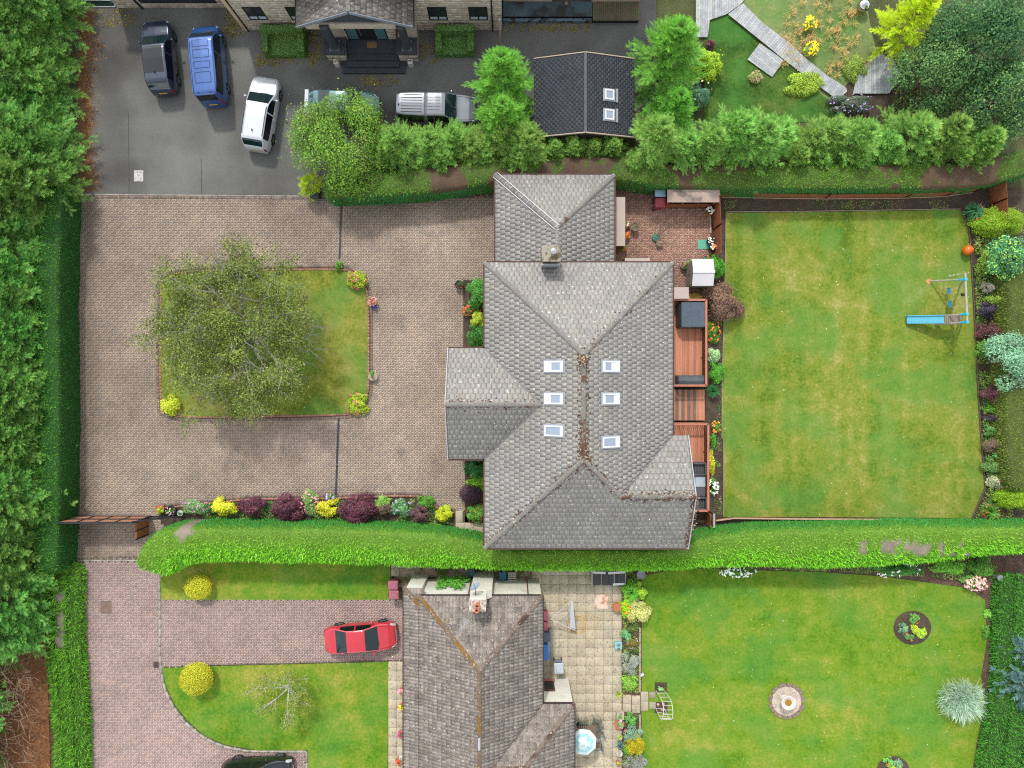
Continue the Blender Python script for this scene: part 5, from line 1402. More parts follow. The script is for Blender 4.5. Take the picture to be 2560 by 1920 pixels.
    if bare is not None:
        bm = bare(base, r); cols = np.where((bm & (r.random(N) < .9))[:, None], mixp([np.array(C(*bcol_)), np.array(C(*bcol_)) * 1.2, np.array(C(*bcol_)) * .65], r, N) * .6, cols); ln = np.where(bm, .45, ln)
    fd = unit(nn * .55 + .62 * sph(r, N)); fd = np.where(((fd * nn).sum(-1) < .1)[:, None], unit(fd + nn * .5), fd)
    L = (tl * ln * r.uniform(.6, 1.3, N))[:, None]
    sv = unit(np.cross(fd, nn + np.array([0, 0, .6]) + .5 * sph(r, N))) * L * tw / 2
    bb = base - nn * .03
    V2 = np.stack([bb - sv, bb + sv, bb + fd * L * .6 + sv * .7, bb + fd * L], 1)
    c4 = np.repeat(cols * LK, 4, 0)
    o = mk('leaf_shoots', V2.reshape(-1, 3), np.arange(4 * N).reshape(N, 4), LEAF, root, c4); o['kind'] = 'stuff'
    return root
def limb_tree(r, h, spread, trunk_h, n1=7, n2=4, n3=4, r0=.12, lean=(0, 0), up=.55):
    """tapered limbs in three orders; returns (MB, twig points)"""
    b = MB(); tips = []
    top = Vector((lean[0], lean[1], trunk_h)); b.tube((0, 0, 0), top, r0, r0 * .8, 10, False)
    for i in range(n1):
        a = 2 * math.pi * (i + r.uniform(-.3, .3)) / n1; L1 = spread * r.uniform(.5, .8)
        d1 = Vector((math.cos(a), math.sin(a), up * r.uniform(.5, 1.5))).normalized()
        mid = top + d1 * L1 * .5 + Vector((r.normal(0, .08), r.normal(0, .08), .1)); e1 = mid + (d1 + Vector((r.normal(0, .2), r.normal(0, .2), .1))).normalized() * L1 * .5
        b.tube(top, mid, r0 * .5, r0 * .36, 7, False); b.tube(mid, e1, r0 * .36, r0 * .22, 6, False)
        for j in range(n2):
            s0 = mid + (e1 - mid) * (j / n2); d2 = (d1 + Vector((r.normal(0, .6), r.normal(0, .6), r.normal(.15, .3)))).normalized(); L2 = spread * r.uniform(.25, .45)
            m2 = s0 + d2 * L2 * .5 + Vector((r.normal(0, .08), r.normal(0, .08), r.normal(0, .08))); e2 = m2 + (d2 + Vector((r.normal(0, .35), r.normal(0, .35), r.normal(0, .25)))).normalized() * L2 * .5
            b.tube(s0, m2, r0 * .2, r0 * .13, 5, False); b.tube(m2, e2, r0 * .13, r0 * .08, 5, False)
            for k in range(n3):
                s1 = m2 + (e2 - m2) * r.uniform(-.3, 1); d3 = (d2 + Vector((r.normal(0, .7), r.normal(0, .7), r.normal(.05, .4)))).normalized(); L3 = spread * r.uniform(.10, .22)
                e3 = s1 + d3 * L3; b.tube(s1, e3, r0 * .07, r0 * .03, 4, False); tips.append((s1, e3))
    return b, tips
def leaves_on(r, tips, n, leaf, pal, sig=.22, aspect=.5):
    a = np.array([t[0] for t in tips]); b = np.array([t[1] for t in tips]); k = r.integers(0, len(tips), n); u = r.uniform(.1, 1.15, (n, 1))
    pos = a[k] * (1 - u) + b[k] * u + r.normal(0, sig, (n, 3)) * np.array([1, 1, .7])
    nrm = unit(sph(r, n) + np.array([0, 0, 1.0])); tone = r.uniform(.85, 1.12, len(tips))[k]
    return leafquads(r, pos, nrm, leaf, pal, tone, aspect)
# ------------------------------------------------------------------ hedges, trees, shrubs
# long clipped hedge between the two plots
BR = [C(112, 174, 38), C(100, 162, 34), C(126, 184, 46), C(88, 146, 34)]
OL = [C(116, 160, 48), C(130, 168, 58), C(102, 148, 44), C(142, 168, 74)]
DG = [C(52, 124, 50), C(44, 110, 48), C(62, 136, 54)]
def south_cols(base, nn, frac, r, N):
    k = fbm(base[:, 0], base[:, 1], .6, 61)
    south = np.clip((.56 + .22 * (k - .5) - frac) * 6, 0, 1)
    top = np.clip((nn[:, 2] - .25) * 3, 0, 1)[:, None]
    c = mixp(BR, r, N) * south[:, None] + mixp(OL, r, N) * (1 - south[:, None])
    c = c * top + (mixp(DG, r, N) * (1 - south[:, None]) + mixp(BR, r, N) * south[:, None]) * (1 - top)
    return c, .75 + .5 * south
def south_bare(base, r):
    k = fbm(base[:, 0], base[:, 1], 1.3, 77)
    p = P(2290, 1372, 2.4); inb = (np.abs(base[:, 0] - p.x) < 3.6) & (np.abs(base[:, 1] - p.y + .12 * (base[:, 0] - p.x) * .3) < .42)
    q = P(460, 1332, 2.4); in2 = np.hypot(base[:, 0] - q.x, base[:, 1] - q.y) < .5
    return (inb & (k > .50)) | (in2 & (k > .45))
HW = [(376, 1440, 92, 2.3), (384, 1408, 100, 2.4), (420, 1374, 104, 2.4), (520, 1361, 88, 2.4), (700, 1363, 88, 2.4), (900, 1366, 90, 2.4), (1060, 1374, 88, 2.4), (1190, 1386, 72, 2.4), (1240, 1400, 50, 2.4), (1450, 1401, 50, 2.4), (1690, 1400, 50, 2.4), (1760, 1382, 74, 2.4), (1900, 1372, 92, 2.4), (2100, 1370, 100, 2.4), (2300, 1362, 92, 2.4), (2420, 1356, 78, 2.4), (2540, 1350, 66, 2.4), (2640, 1346, 66, 2.4)]
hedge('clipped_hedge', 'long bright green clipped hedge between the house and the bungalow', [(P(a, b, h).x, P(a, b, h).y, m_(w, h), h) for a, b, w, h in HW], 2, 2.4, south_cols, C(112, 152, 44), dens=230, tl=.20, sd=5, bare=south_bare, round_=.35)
# clipped hedge below the conifers at the back
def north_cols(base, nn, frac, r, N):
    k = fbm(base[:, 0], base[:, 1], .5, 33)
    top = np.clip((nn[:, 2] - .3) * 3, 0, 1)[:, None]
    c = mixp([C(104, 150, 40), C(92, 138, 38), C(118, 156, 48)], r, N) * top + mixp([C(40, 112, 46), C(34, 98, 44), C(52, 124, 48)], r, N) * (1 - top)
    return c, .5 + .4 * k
def north_bare(base, r):
    return (fbm(base[:, 0], base[:, 1], .38, 91) > .58) & (base[:, 2] > 1.55) & (fbm(base[:, 0], base[:, 1], 2.0, 95) > .36)
NP = [(800, 470, 50), (860, 463, 62), (960, 458, 62), (1080, 448, 66), (1200, 430, 64), (1300, 420, 60), (1450, 418, 60), (1570, 422, 62), (1650, 434, 62), (1760, 438, 62), (1900, 440, 62), (2200, 440, 62), (2400, 436, 62), (2500, 420, 62), (2600, 395, 62)]
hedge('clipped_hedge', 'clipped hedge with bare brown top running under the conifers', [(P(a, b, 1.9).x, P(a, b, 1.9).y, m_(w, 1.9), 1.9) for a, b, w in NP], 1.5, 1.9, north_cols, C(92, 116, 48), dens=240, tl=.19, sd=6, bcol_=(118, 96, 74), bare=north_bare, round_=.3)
# left boundary hedge
def west_cols(base, nn, frac, r, N):
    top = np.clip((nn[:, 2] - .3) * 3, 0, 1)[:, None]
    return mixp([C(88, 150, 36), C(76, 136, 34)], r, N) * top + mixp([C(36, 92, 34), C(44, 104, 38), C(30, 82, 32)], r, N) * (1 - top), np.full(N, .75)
WP = [(206, 476), (206, 520), (200, 760), (203, 1000), (200, 1300), (192, 1420)]
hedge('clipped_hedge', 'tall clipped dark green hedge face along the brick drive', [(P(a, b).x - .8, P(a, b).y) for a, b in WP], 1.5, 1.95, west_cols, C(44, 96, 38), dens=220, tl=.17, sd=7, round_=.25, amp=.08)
def low_cols(base, nn, frac, r, N):
    k = fbm(base[:, 0], base[:, 1], .8, 55)[:, None]
    return mixp([C(82, 138, 36), C(98, 150, 44), C(70, 124, 34)], r, N) * (.85 + .3 * k), np.full(N, 1.2)
def low_bare(base, r):
    a, b = P(140, 1500, 1.2), P(140, 1580, 1.2)
    return ((np.hypot(base[:, 0] - a.x, base[:, 1] - a.y) < .35) | ((np.abs(base[:, 0] - b.x) < .25) & (np.abs(base[:, 1] - b.y) < 1.2))) & (fbm(base[:, 0], base[:, 1], 2.2, 66) > .3)
LPt = [(150, 1405, 96), (148, 1500, 96), (152, 1600, 88), (160, 1680, 82), (168, 1780, 80), (172, 1860, 76), (172, 2000, 76)]
hedge('low_hedge', 'low shaggy bright green hedge along the pink drive', [(P(a, b, .7).x, P(a, b, .7).y, m_(w, .7), .8) for a, b, w in LPt], 2, .8, low_cols, C(76, 122, 40), dens=170, tl=.24, sd=8, bare=low_bare, round_=.7, tw=.2)
# hedge along the right edge of the neighbours' lawn
RP = [(2545, 1440, 84), (2540, 1560, 84), (2540, 1700, 90), (2530, 1800, 100), (2515, 1930, 110), (2505, 2000, 110)]
hedge('boundary_hedge', 'shaggy green hedge beside the mulch strip of the lawn', [(P(a, b, .8).x, P(a, b, .8).y, m_(w, .8), 1.3) for a, b, w in RP], 2, 1.3, lambda base, nn, frac, r, N: (mixp([C(72, 126, 40), C(58, 110, 40), C(88, 136, 46)], r, N), np.full(N, 1.0)), C(60, 98, 38), dens=220, tl=.22, sd=9, round_=.7, tw=.22)
RP2 = [(2545, 640, 60), (2552, 800, 62), (2548, 1000, 66), (2550, 1120, 66), (2556, 1230, 60)]
hedge('boundary_hedge', 'olive clipped hedge behind the purple shrub border', [(P(a, b, 1.5).x, P(a, b, 1.5).y, m_(w, 1.5), 1.6) for a, b, w in RP2], 2, 1.6, lambda base, nn, frac, r, N: (mixp([C(108, 132, 50), C(92, 118, 44), C(124, 140, 58)], r, N), np.full(N, .9)), C(96, 108, 50), dens=220, tl=.16, sd=10, round_=.4)

# conifers
V_TALL = [conifer_mesh(200 + i, 5.0, 2.5, nb=190, nf=22, fl=.72, elev=(.1, .9)) for i in range(5)]
CON_B2 = [C(76, 124, 50), C(84, 132, 52)]; CON_T2 = [C(146, 192, 92), C(164, 204, 102), C(130, 180, 86), C(184, 210, 112)]
V_MID = [conifer_mesh(220 + i, 4.6, 1.9 + .12 * i, nb=120, nf=20, fl=.66, pb=CON_B2, pt=CON_T2, elev=(.05, .95)) for i in range(5)]
CON_T3 = [C(124, 196, 66), C(142, 204, 76), C(110, 184, 66)]
V_BIG = [conifer_mesh(240 + i, 6.6, 2.4, nb=180, nf=22, fl=.74, pb=CON_B2, pt=CON_T3, elev=(.2, .85)) for i in range(2)]
rr = random.Random(5)
LAB_W = 'feathery conifer in the dense row along the left boundary'
for k in range(34):
    y = 26.6 - k * 1.55 + rr.uniform(-.35, .35)
    base_x = -30.3 if y > 12.3 else -31.5
    if y < -10: base_x = -32.0
    if y < -16.2: base_x = -35.0
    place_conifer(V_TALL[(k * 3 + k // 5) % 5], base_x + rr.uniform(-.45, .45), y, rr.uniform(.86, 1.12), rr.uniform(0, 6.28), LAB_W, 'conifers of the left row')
LAB_N = 'bushy bright green conifer in the row behind the clipped hedge'
def conrow(px, py, sc, k):
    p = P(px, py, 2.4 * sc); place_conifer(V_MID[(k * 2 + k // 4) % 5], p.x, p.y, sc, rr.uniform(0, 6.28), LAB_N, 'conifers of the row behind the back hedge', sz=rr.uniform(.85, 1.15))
k = 0
for px in list(range(945, 1330, 62)) + list(range(1625, 2480, 66)):
    conrow(px + rr.uniform(-18, 18), rr.uniform(338, 372) if px > 1300 else rr.uniform(346, 372), rr.uniform(.72, 1.08) * (1 if px > 1300 else .80), k); k += 1
for px in list(range(975, 1330, 75)) + list(range(1590, 2480, 78)):
    conrow(px + rr.uniform(-20, 20), rr.uniform(388, 412), rr.uniform(.50, .68), k); k += 1
for px in (1338, 1384, 1432, 1480, 1528): conrow(px, rr.uniform(374, 392), rr.uniform(.5, .66), k); k += 1
for px, py, v, s, lab in ((1254, 190, 0, .86, 'tall conifer beside the cabin gable, farther from the hedge'), (1258, 290, 1, .80, 'conifer with the pickup bonnet under its edge'), (1672, 138, 1, 1.0, 'largest spreading conifer between the cabin and the grey boardwalk'), (1690, 262, 0, .72, 'conifer squeezed between the cabin roof and the lime shrub')):
    p = P(px, py, 3.2); place_conifer(V_BIG[v], p.x, p.y, s, rr.uniform(0, 6), lab)
pg = [C(150, 176, 20), C(136, 164, 24)]; pgt = [C(212, 224, 40), C(196, 214, 36), C(222, 226, 60)]
V_GOLD = conifer_mesh(260, 5.0, 1.9, nb=150, nf=24, fl=.5, pb=pg, pt=pgt, elev=(.1, .8))
p = P(2262, 66, 2.2); place_conifer(V_GOLD, p.x, p.y, 1.0, .4, 'golden yellow conifer beside the mirrored sphere', name='golden_conifer')
V_GOLD2 = conifer_mesh(261, 1.6, .8, nb=60, nf=14, fl=.34, pb=[C(120, 160, 30)], pt=[C(196, 214, 50), C(170, 200, 50)], elev=(.1, .7))
p = P(778, 462, .8); place_conifer(V_GOLD2, p.x, p.y, 1.0, 0, 'small lime yellow conifer at the end of the clipped hedge', name='golden_conifer')
V_BLUE = conifer_mesh(270, 4.2, 1.5, nb=120, nf=22, fl=.40, pb=[C(66, 104, 104)], pt=[C(132, 164, 164), C(112, 148, 150), C(150, 178, 172)], elev=(.0, .5))
for px, py, s, lab in ((2580, 1632, .75, 'blue spruce beyond the boundary hedge, upper of the pair'), (2572, 1720, .95, 'larger blue spruce beyond the boundary hedge')):
    p = P(px, py, 2.0); place_conifer(V_BLUE, p.x, p.y, s, 1, lab, name='blue_spruce')

# dead twiggy gap in the conifer row
dt = thing('dead_conifer_branches', 'tangle of dead brown conifer branches behind the low hedge', 'branches', P(60, 1760))
r = seed(); tw = MB()
for k in range(420):
    p = P(r.uniform(5, 125), r.uniform(1590, 1935)); d = Vector((r.uniform(.2, 1), r.normal(0, .5), r.uniform(0, .7))).normalized(); L = r.uniform(.5, 1.5)
    z = r.uniform(.2, 1.7); q = Vector((p.x - .4, p.y, z)); mid = q + d * L * .6; e = mid + (d + Vector((r.normal(0, .5), r.normal(0, .5), r.normal(0, .3)))).normalized() * L * .4
    tw.tube(q, mid, .022, .014, 4, False); tw.tube(mid, e, .014, .005, 4, False)
tw.build('dead_twigs', mat('dead_twig', C(150, 124, 104), .95, .35, 1.5), dt)
r = seed(); n = 2600; pos = np.stack([r.uniform(-33.6, -29.6, n), r.uniform(-26, -16.4, n), r.uniform(.1, 1.2, n)], -1)
V, Fq, col = leafquads(r, pos, unit(sph(r, n) + np.array([0, 0, .5])), .16, [C(126, 84, 56), C(104, 70, 50), C(90, 66, 50)], np.ones(n), .3)
o = mk('dead_needles', V, Fq, LEAF, dt, col); o['kind'] = 'stuff'
pA = [P(0, 1590), P(118, 1600), P(128, 1950), P(0, 1950)]
MB().prism(ccw([(p.x, p.y) for p in pA]), .0, .05).build('litter', M_CHIP, dt)

# island tree: open crown with bare grey twigs on top
r = seed(); c = P(650, 850); t = thing('island_tree', 'spreading tree with bare grey twigs in the island lawn', 'tree', (c.x, c.y, .04))
b, tips = limb_tree(r, 5.5, 6.0, 1.5, n1=13, n2=7, n3=6, r0=.19, lean=(-.3, .1), up=.46)
b.build('trunk', M_GREYBARK, t, local=True)
R_ = np.random.default_rng(77)
V, Fq, col = leaves_on(R_, tips, 30000, .13, [C(96, 116, 44), C(110, 128, 52), C(80, 100, 38), C(134, 144, 76), C(66, 86, 34)], .20)
V2, F2, c2 = cloud(R_, 5.0, 4.9, 2.7, 26000, .13, [C(100, 122, 48), C(116, 134, 58), C(82, 104, 42), C(136, 148, 76)], 60, z0=1.4, fill=.35, lobr=.16, core=.92)
V2 = V2 + np.array([-.5, .1, 0]); keep = np.repeat(fbm(V2[::4, 0], V2[::4, 1], .55, 411) > .42, 4); V2 = V2[keep]; c2 = c2[keep]; F2 = np.arange(len(V2)).reshape(-1, 4)
V = np.concatenate([V, V2]); col = np.concatenate([col, c2]); Fq = np.arange(len(V)).reshape(-1, 4)
V[:, 2] = np.maximum(V[:, 2], .1)
mk('crown', V, Fq, LEAF, t, col, local=True)
tw = MB(); rr2 = random.Random(3)
for k in range(170):
    a = rr2.uniform(0, 6.28); q = 4.6 * math.sqrt(rr2.random()); p = Vector((-.5 + q * math.cos(a), .3 + q * math.sin(a), 3.3 - .09 * q * q))
    d = Vector((math.cos(a) * .9 + rr2.gauss(0, .5), math.sin(a) * .9 + rr2.gauss(0, .5), rr2.uniform(.2, .7))).normalized(); m1 = p + d * .55
    tw.tube(p - d * .7, m1, .028, .016, 5, False)
    for j in range(4):
        d2 = (d + Vector((rr2.gauss(0, .5), rr2.gauss(0, .5), rr2.gauss(0, .25)))).normalized(); tw.tube(p + d * rr2.uniform(0, .5), m1 + d2 * rr2.uniform(.3, .8), .013, .005, 4, False)
o = tw.build('bare_twigs', M_GREYBARK, t, local=True); o['kind'] = 'stuff'
# broadleaf tree over the teal car
def leafy_tree(name, label, px, py, ztop, rad, pal, n, leaf, lobes=14, trunk=1.6, bark=None, sq=1.0, twigs=True):
    zc = ztop * .62; c = P(px, py, zc); r = seed(); t = thing(name, label, 'tree', (c.x, c.y, 0))
    R = m_(rad, zc)
    V, Fq, col = cloud(r, R, R * sq, ztop - trunk * .6, n, leaf, pal, int(lobes * 2.6), z0=trunk * .6, fill=.3, lobr=.27, core=.80)
    mk('crown', V, Fq, LEAF, t, col, local=True)
    b, tips = limb_tree(r, ztop, R * 1.05, trunk, n1=8, n2=4, n3=3, r0=.05 * ztop * .5, up=.75)
    b.build('trunk', bark or M_BARK, t, local=True)
    return t
leafy_tree('broadleaf_tree', 'round broadleaf tree overhanging the teal car', 838, 342, 5.2, 138, [C(92, 128, 38), C(112, 142, 46), C(74, 108, 34), C(130, 146, 58), C(62, 96, 34)], 20000, .125, 18)
DKP = [C(46, 84, 48), C(56, 96, 54), C(40, 76, 44), C(66, 106, 60), C(84, 120, 62)]
leafy_tree('broadleaf_tree', 'big dark green broadleaf tree beyond the boardwalk garden', 2468, 86, 6.5, 138, DKP, 18000, .15, 22)
leafy_tree('broadleaf_tree', 'green broadleaf tree shading the curved boardwalk', 2352, 176, 5.0, 106, [C(62, 104, 56), C(80, 122, 66), C(52, 92, 50), C(104, 142, 78)], 12000, .14, 18)
leafy_tree('broadleaf_tree', 'dark green tree filling the corner behind the conifer row', 2510, 240, 5.6, 112, DKP + [C(122, 150, 80)], 13000, .14, 14)
leafy_tree('broadleaf_tree', 'blue-green leafy tree leaning over the shrub border by the swing', 2532, 905, 3.2, 74, [C(110, 152, 118), C(92, 136, 106), C(132, 168, 130)], 6500, .13, 12)
leafy_tree('broadleaf_tree', 'dark glossy tree with pale new leaf tips in the shrub border', 2528, 640, 2.8, 58, [C(62, 122, 78), C(48, 104, 70), C(78, 140, 84), C(160, 192, 84)], 5000, .13, 12)
# lichened little tree on the front lawn
r = seed(); c = P(702, 1738, 1.4); t = thing('small_lichen_tree', 'small sparse tree with white lichened branches on the front lawn', 'tree', (c.x, c.y, .03))
b, tips = limb_tree(r, 2.4, 2.3, .7, n1=8, n2=6, n3=5, r0=.10, up=.5, lean=(.3, .2))
b.build('trunk', mat('white_lichen_bark', C(206, 208, 204), .95, .15, 8), t, local=True)
V, Fq, col = leaves_on(r, tips, 4600, .10, [C(116, 132, 46), C(104, 122, 42), C(140, 148, 62)], .16)
mk('crown', V, Fq, LEAF, t, col, local=True)

LIME = [C(154, 178, 46), C(138, 166, 42), C(170, 188, 64), C(118, 150, 38)]
GOLD = [C(200, 190, 44), C(184, 180, 42), C(212, 202, 74), C(160, 166, 42)]
PURP = [C(98, 58, 72), C(78, 44, 60), C(120, 70, 80), C(64, 38, 54)]
DPUR = [C(70, 52, 64), C(56, 42, 56), C(86, 60, 70)]
MGRN = [C(88, 140, 52), C(74, 122, 46), C(104, 154, 60)]
DGRN = [C(46, 104, 50), C(38, 88, 46), C(60, 118, 56)]
BGRN = [C(76, 146, 42), C(64, 130, 40), C(96, 160, 50)]
GREY = [C(146, 154, 140), C(128, 138, 126), C(164, 168, 154)]
PINKF = [C(216, 120, 160), C(226, 160, 180)]; MAGF = [C(196, 50, 120), C(206, 80, 140)]; WHF = [C(240, 240, 236), C(228, 230, 230)]; ORF = [C(240, 140, 60), C(236, 110, 50)]; REDF = [C(214, 60, 50), C(226, 90, 70)]; LILF = [C(176, 150, 214), C(196, 176, 226)]
# island corner shrubs
shrub('lime_shrub', 'lime green hydrangea with magenta blooms where the slot drain meets the island', 890, 700, 30, 27, .9, LIME, .12, fl=(MAGF, 14, .09))
shrub('lime_shrub', 'lime green shrub with magenta flowers on the island corner facing the porch', 892, 1010, 31, 30, .9, LIME, .12, fl=(MAGF, 14, .09))
shrub('lime_shrub', 'yellow-green rounded shrub on the island corner nearest the gate', 424, 1011, 28, 28, .9, [C(186, 206, 50), C(200, 206, 60), C(150, 184, 44), C(204, 196, 70)], .11)
shrub('lime_shrub', 'lime shrub with purple buds under the twiggy tree at the island corner', 424, 712, 24, 30, .9, LIME, .12, fl=([C(120, 50, 100)], 7, .08))
shrub('small_shrub', 'small green shrub at the end of the slot drain', 846, 663, 11, 13, .6, MGRN, .09)
# front border, left to right
shrub('golden_shrub', 'golden yellow shrub in the front border, next to the gate', 560, 1266, 38, 26, 1.1, GOLD, .10)
shrub('perennial', 'grey-green flowering perennial between the gate and the golden shrub', 488, 1268, 40, 22, .8, [C(120, 152, 96), C(96, 136, 76), C(140, 166, 118)], .08, fl=(PINKF + LILF, 18, .06))
shrub('perennial', 'green plant with pink flowers beside the golden shrub in the border', 526, 1272, 16, 16, .7, DGRN, .08, fl=(MAGF, 6, .06))
shrub('purple_shrub', 'small purple smoke bush next to the golden shrub by the gate', 628, 1270, 40, 26, 1.3, PURP, .10)
shrub('purple_shrub', 'purple smoke bush drooping over the hedge, beside pink blooms', 716, 1272, 44, 40, 1.6, PURP, .10, lobes=14)
shrub('purple_shrub', 'widest purple smoke bush spilling over the clipped hedge', 892, 1276, 60, 44, 1.7, PURP, .10, lobes=18)
shrub('golden_shrub', 'yellow shrub between the two large purple smoke bushes', 816, 1268, 34, 26, 1.0, GOLD, .10)
shrub('perennial', 'pink flowering shrub between purple bush and yellow shrub', 772, 1258, 28, 34, .9, [C(112, 148, 72), C(130, 164, 90)], .08, fl=(PINKF, 40, .07))
shrub('perennial', 'lilac blue flower clump beside the slot drain end', 826, 1242, 13, 9, .6, MGRN, .07, fl=(LILF, 16, .08))
shrub('perennial', 'low green shrub with cream tips right of the widest purple bush', 954, 1258, 28, 20, .8, [C(120, 156, 70), C(140, 168, 90)], .09)
shrub('bronze_shrub', 'dull bronze shrub below the green clump in the border', 960, 1272, 22, 20, 1.0, [C(112, 92, 78), C(96, 80, 66)], .08)
shrub('perennial', 'blue-green clump with lilac flowers in the middle of the border', 1004, 1270, 30, 30, .9, [C(92, 148, 96), C(112, 164, 112)], .09, fl=(LILF, 14, .07))
shrub('bronze_shrub', 'dark plum twiggy shrub near the curved end of the border', 1050, 1286, 28, 24, 1.1, [C(104, 74, 80), C(88, 62, 70), C(122, 92, 90)], .09)
shrub('perennial', 'bright green clump inside the curved border edge', 1062, 1258, 24, 18, .7, MGRN, .08)
shrub('golden_shrub', 'yellow-lime shrub at the slab path end of the border', 1108, 1288, 25, 22, .9, [C(206, 210, 46), C(184, 198, 44), C(150, 184, 44)], .10)
# beds against the house
HB = 'bed against the house'
shrub('glossy_shrub', 'tall glossy green shrub in the upper house bed, beside the flower pot', 1196, 734, 42, 40, 1.6, [C(72, 132, 50), C(96, 152, 62), C(56, 112, 46)], .12)
shrub('perennial', 'red-orange flower clump in the upper house bed', 1172, 776, 16, 16, .7, [C(130, 110, 70), C(96, 130, 60)], .08, fl=(REDF, 14, .08))
shrub('golden_shrub', 'pale yellow-green shrub in the upper house bed', 1196, 800, 22, 24, 1.1, LIME, .10)
shrub('glossy_shrub', 'deep green shrub at the porch end of the upper house bed', 1188, 838, 32, 36, 1.1, DGRN + BGRN[:1], .10)
shrub('glossy_shrub', 'deep green shrub at the porch end of the lower house bed', 1192, 1172, 32, 32, 1.2, DGRN, .11)
shrub('glossy_shrub', 'mid green spreading shrub in the lower house bed', 1196, 1206, 34, 24, 1.0, [C(108, 164, 48), C(92, 148, 44), C(128, 180, 60)], .10)
shrub('purple_shrub', 'compact dark purple berberis in the lower house bed', 1176, 1234, 27, 23, 1.1, DPUR, .07, ball=True)
shrub('glossy_shrub', 'green shrub with red shoots by the slab path in the house bed', 1194, 1284, 32, 26, 1.0, MGRN, .09, fl=(REDF, 10, .05))
# topiary
shrub('topiary_ball', 'clipped yellow topiary ball on the grass strip', 495, 1468, 31, 29, 1.2, [C(188, 178, 36), C(200, 190, 60), C(170, 166, 36), C(146, 150, 40)], .075, dens=1000, ball=True, fill=.12)
shrub('topiary_ball', 'larger clipped yellow topiary ball with a brown scar on the front lawn', 490, 1698, 38, 38, 1.5, [C(188, 178, 36), C(200, 190, 60), C(170, 166, 36), C(146, 150, 40)], .075, dens=1000, ball=True, fill=.12)
# purple acer over the bark bed
shrub('purple_acer', 'domed bronze purple acer beside the shed and the lawn', 1815, 750, 62, 52, 2.0, [C(122, 92, 82), C(104, 76, 72), C(140, 108, 88), C(92, 70, 66), C(124, 112, 76)], .10, dens=1100, lobes=16, cat='tree')
# bed beside the deck
shrub('feathery_shrub', 'bright green feathery shrub behind the shed', 1792, 664, 24, 32, 1.2, BGRN, .09)
shrub('perennial', 'orange and yellow flowering clump below the acer', 1782, 830, 22, 30, .7, MGRN, .08, fl=(ORF, 16, .09))
shrub('perennial', 'white variegated shrub in the bed beside the deck rail', 1786, 884, 19, 26, .8, [C(150, 184, 130), C(190, 206, 170), C(108, 160, 80)], .08)
shrub('glossy_shrub', 'vivid green dense shrub beside the covered barbecue', 1793, 930, 24, 32, 1.1, BGRN, .09)
tuft('strap_leaf_plant', 'dark green strap-leaved clump by the deck steps', 1780, 978, 17, .6, DGRN, 200, .035)
shrub('perennial', 'orange flower clump in the bark bed below the steps', 1790, 1068, 12, 18, .5, MGRN, .08, fl=(ORF, 14, .09))
shrub('grassy_plant', 'narrow green clump against the lower deck rail', 1782, 1104, 10, 26, .6, BGRN, .08)
shrub('golden_shrub', 'golden grass clump along the lower deck rail', 1782, 1158, 10, 34, .6, GOLD[:3] + LIME[:1], .09)
shrub('perennial', 'white daisy-like flowers beside the lower deck rail', 1784, 1216, 12, 24, .7, MGRN, .08, fl=(WHF, 22, .11))
# shrub border on the right of the back lawn
tuft('strap_leaf_plant', 'dark strap-leaved plant with red flowers at the lawn corner', 2430, 532, 26, .9, [C(62, 116, 72), C(48, 98, 62)], 220, .045, fl=(REDF, 5, .1))
shrub('golden_cloud_shrub', 'large lime cloud-shaped conifer at the corner of the back lawn', 2502, 292, 0, 0, .1, LIME) if False else None
shrub('cloud_conifer', 'wide lime green cloud-pruned conifer beside the fence corner', 2508, 552, 74, 42, 1.7, [C(122, 152, 30), C(106, 138, 30), C(138, 164, 44)], .07, dens=1300, lobes=44, lobr=.26, core=.76, fill=.12)
shrub('mixed_shrub', 'mottled yellow-green shrub behind the orange ball', 2462, 652, 22, 40, 1.0, [C(116, 150, 58), C(76, 116, 54), C(150, 172, 70)], .09)
shrub('mixed_shrub', 'pale pinkish grey shrub near the swing top bar', 2472, 718, 20, 16, .9, [C(150, 146, 130), C(120, 132, 104), C(170, 150, 144)], .08)
shrub('mixed_shrub', 'yellow-green leafy shrub above the black shrub', 2500, 750, 30, 20, 1.0, [C(118, 152, 56), C(96, 134, 52), C(150, 170, 62)], .09)
shrub('dark_shrub', 'almost black purple shrub level with the slide', 2476, 774, 30, 22, 1.0, [C(62, 56, 72), C(50, 46, 60), C(76, 66, 82)], .08)
shrub('purple_shrub', 'round wine-red shrub between the black shrub and the blue-green tree', 2488, 830, 38, 28, 1.1, [C(104, 66, 66), C(86, 54, 58), C(118, 80, 74)], .08)
shrub('mixed_shrub', 'low green filler below the wine-red shrub by the lawn edge', 2458, 872, 16, 26, .7, MGRN, .08)
shrub('purple_shrub', 'wine-red shrub below the blue-green tree', 2492, 984, 36, 26, 1.1, [C(98, 62, 66), C(80, 50, 56), C(112, 76, 74)], .08)
shrub('mixed_shrub', 'bright green filler between wine-red and black shrubs', 2482, 1024, 26, 14, .7, BGRN[:2] + MGRN, .08)
shrub('dark_shrub', 'small black purple shrub in the green fillers', 2490, 1046, 26, 14, .9, [C(68, 58, 72), C(54, 48, 60)], .08)
shrub('mixed_shrub', 'bright green clump under the small black shrub', 2484, 1076, 30, 16, .7, [C(84, 150, 62), C(68, 134, 60), C(120, 166, 110)], .08)
shrub('bronze_shrub', 'bronze brown shrub in the right border', 2482, 1112, 30, 22, 1.0, [C(112, 92, 80), C(98, 78, 72), C(124, 108, 84)], .08)
shrub('light_conifer', 'pale green layered conifer branch over the border', 2516, 1130, 30, 22, 1.3, [C(120, 178, 96), C(102, 160, 90), C(140, 190, 110)], .10)
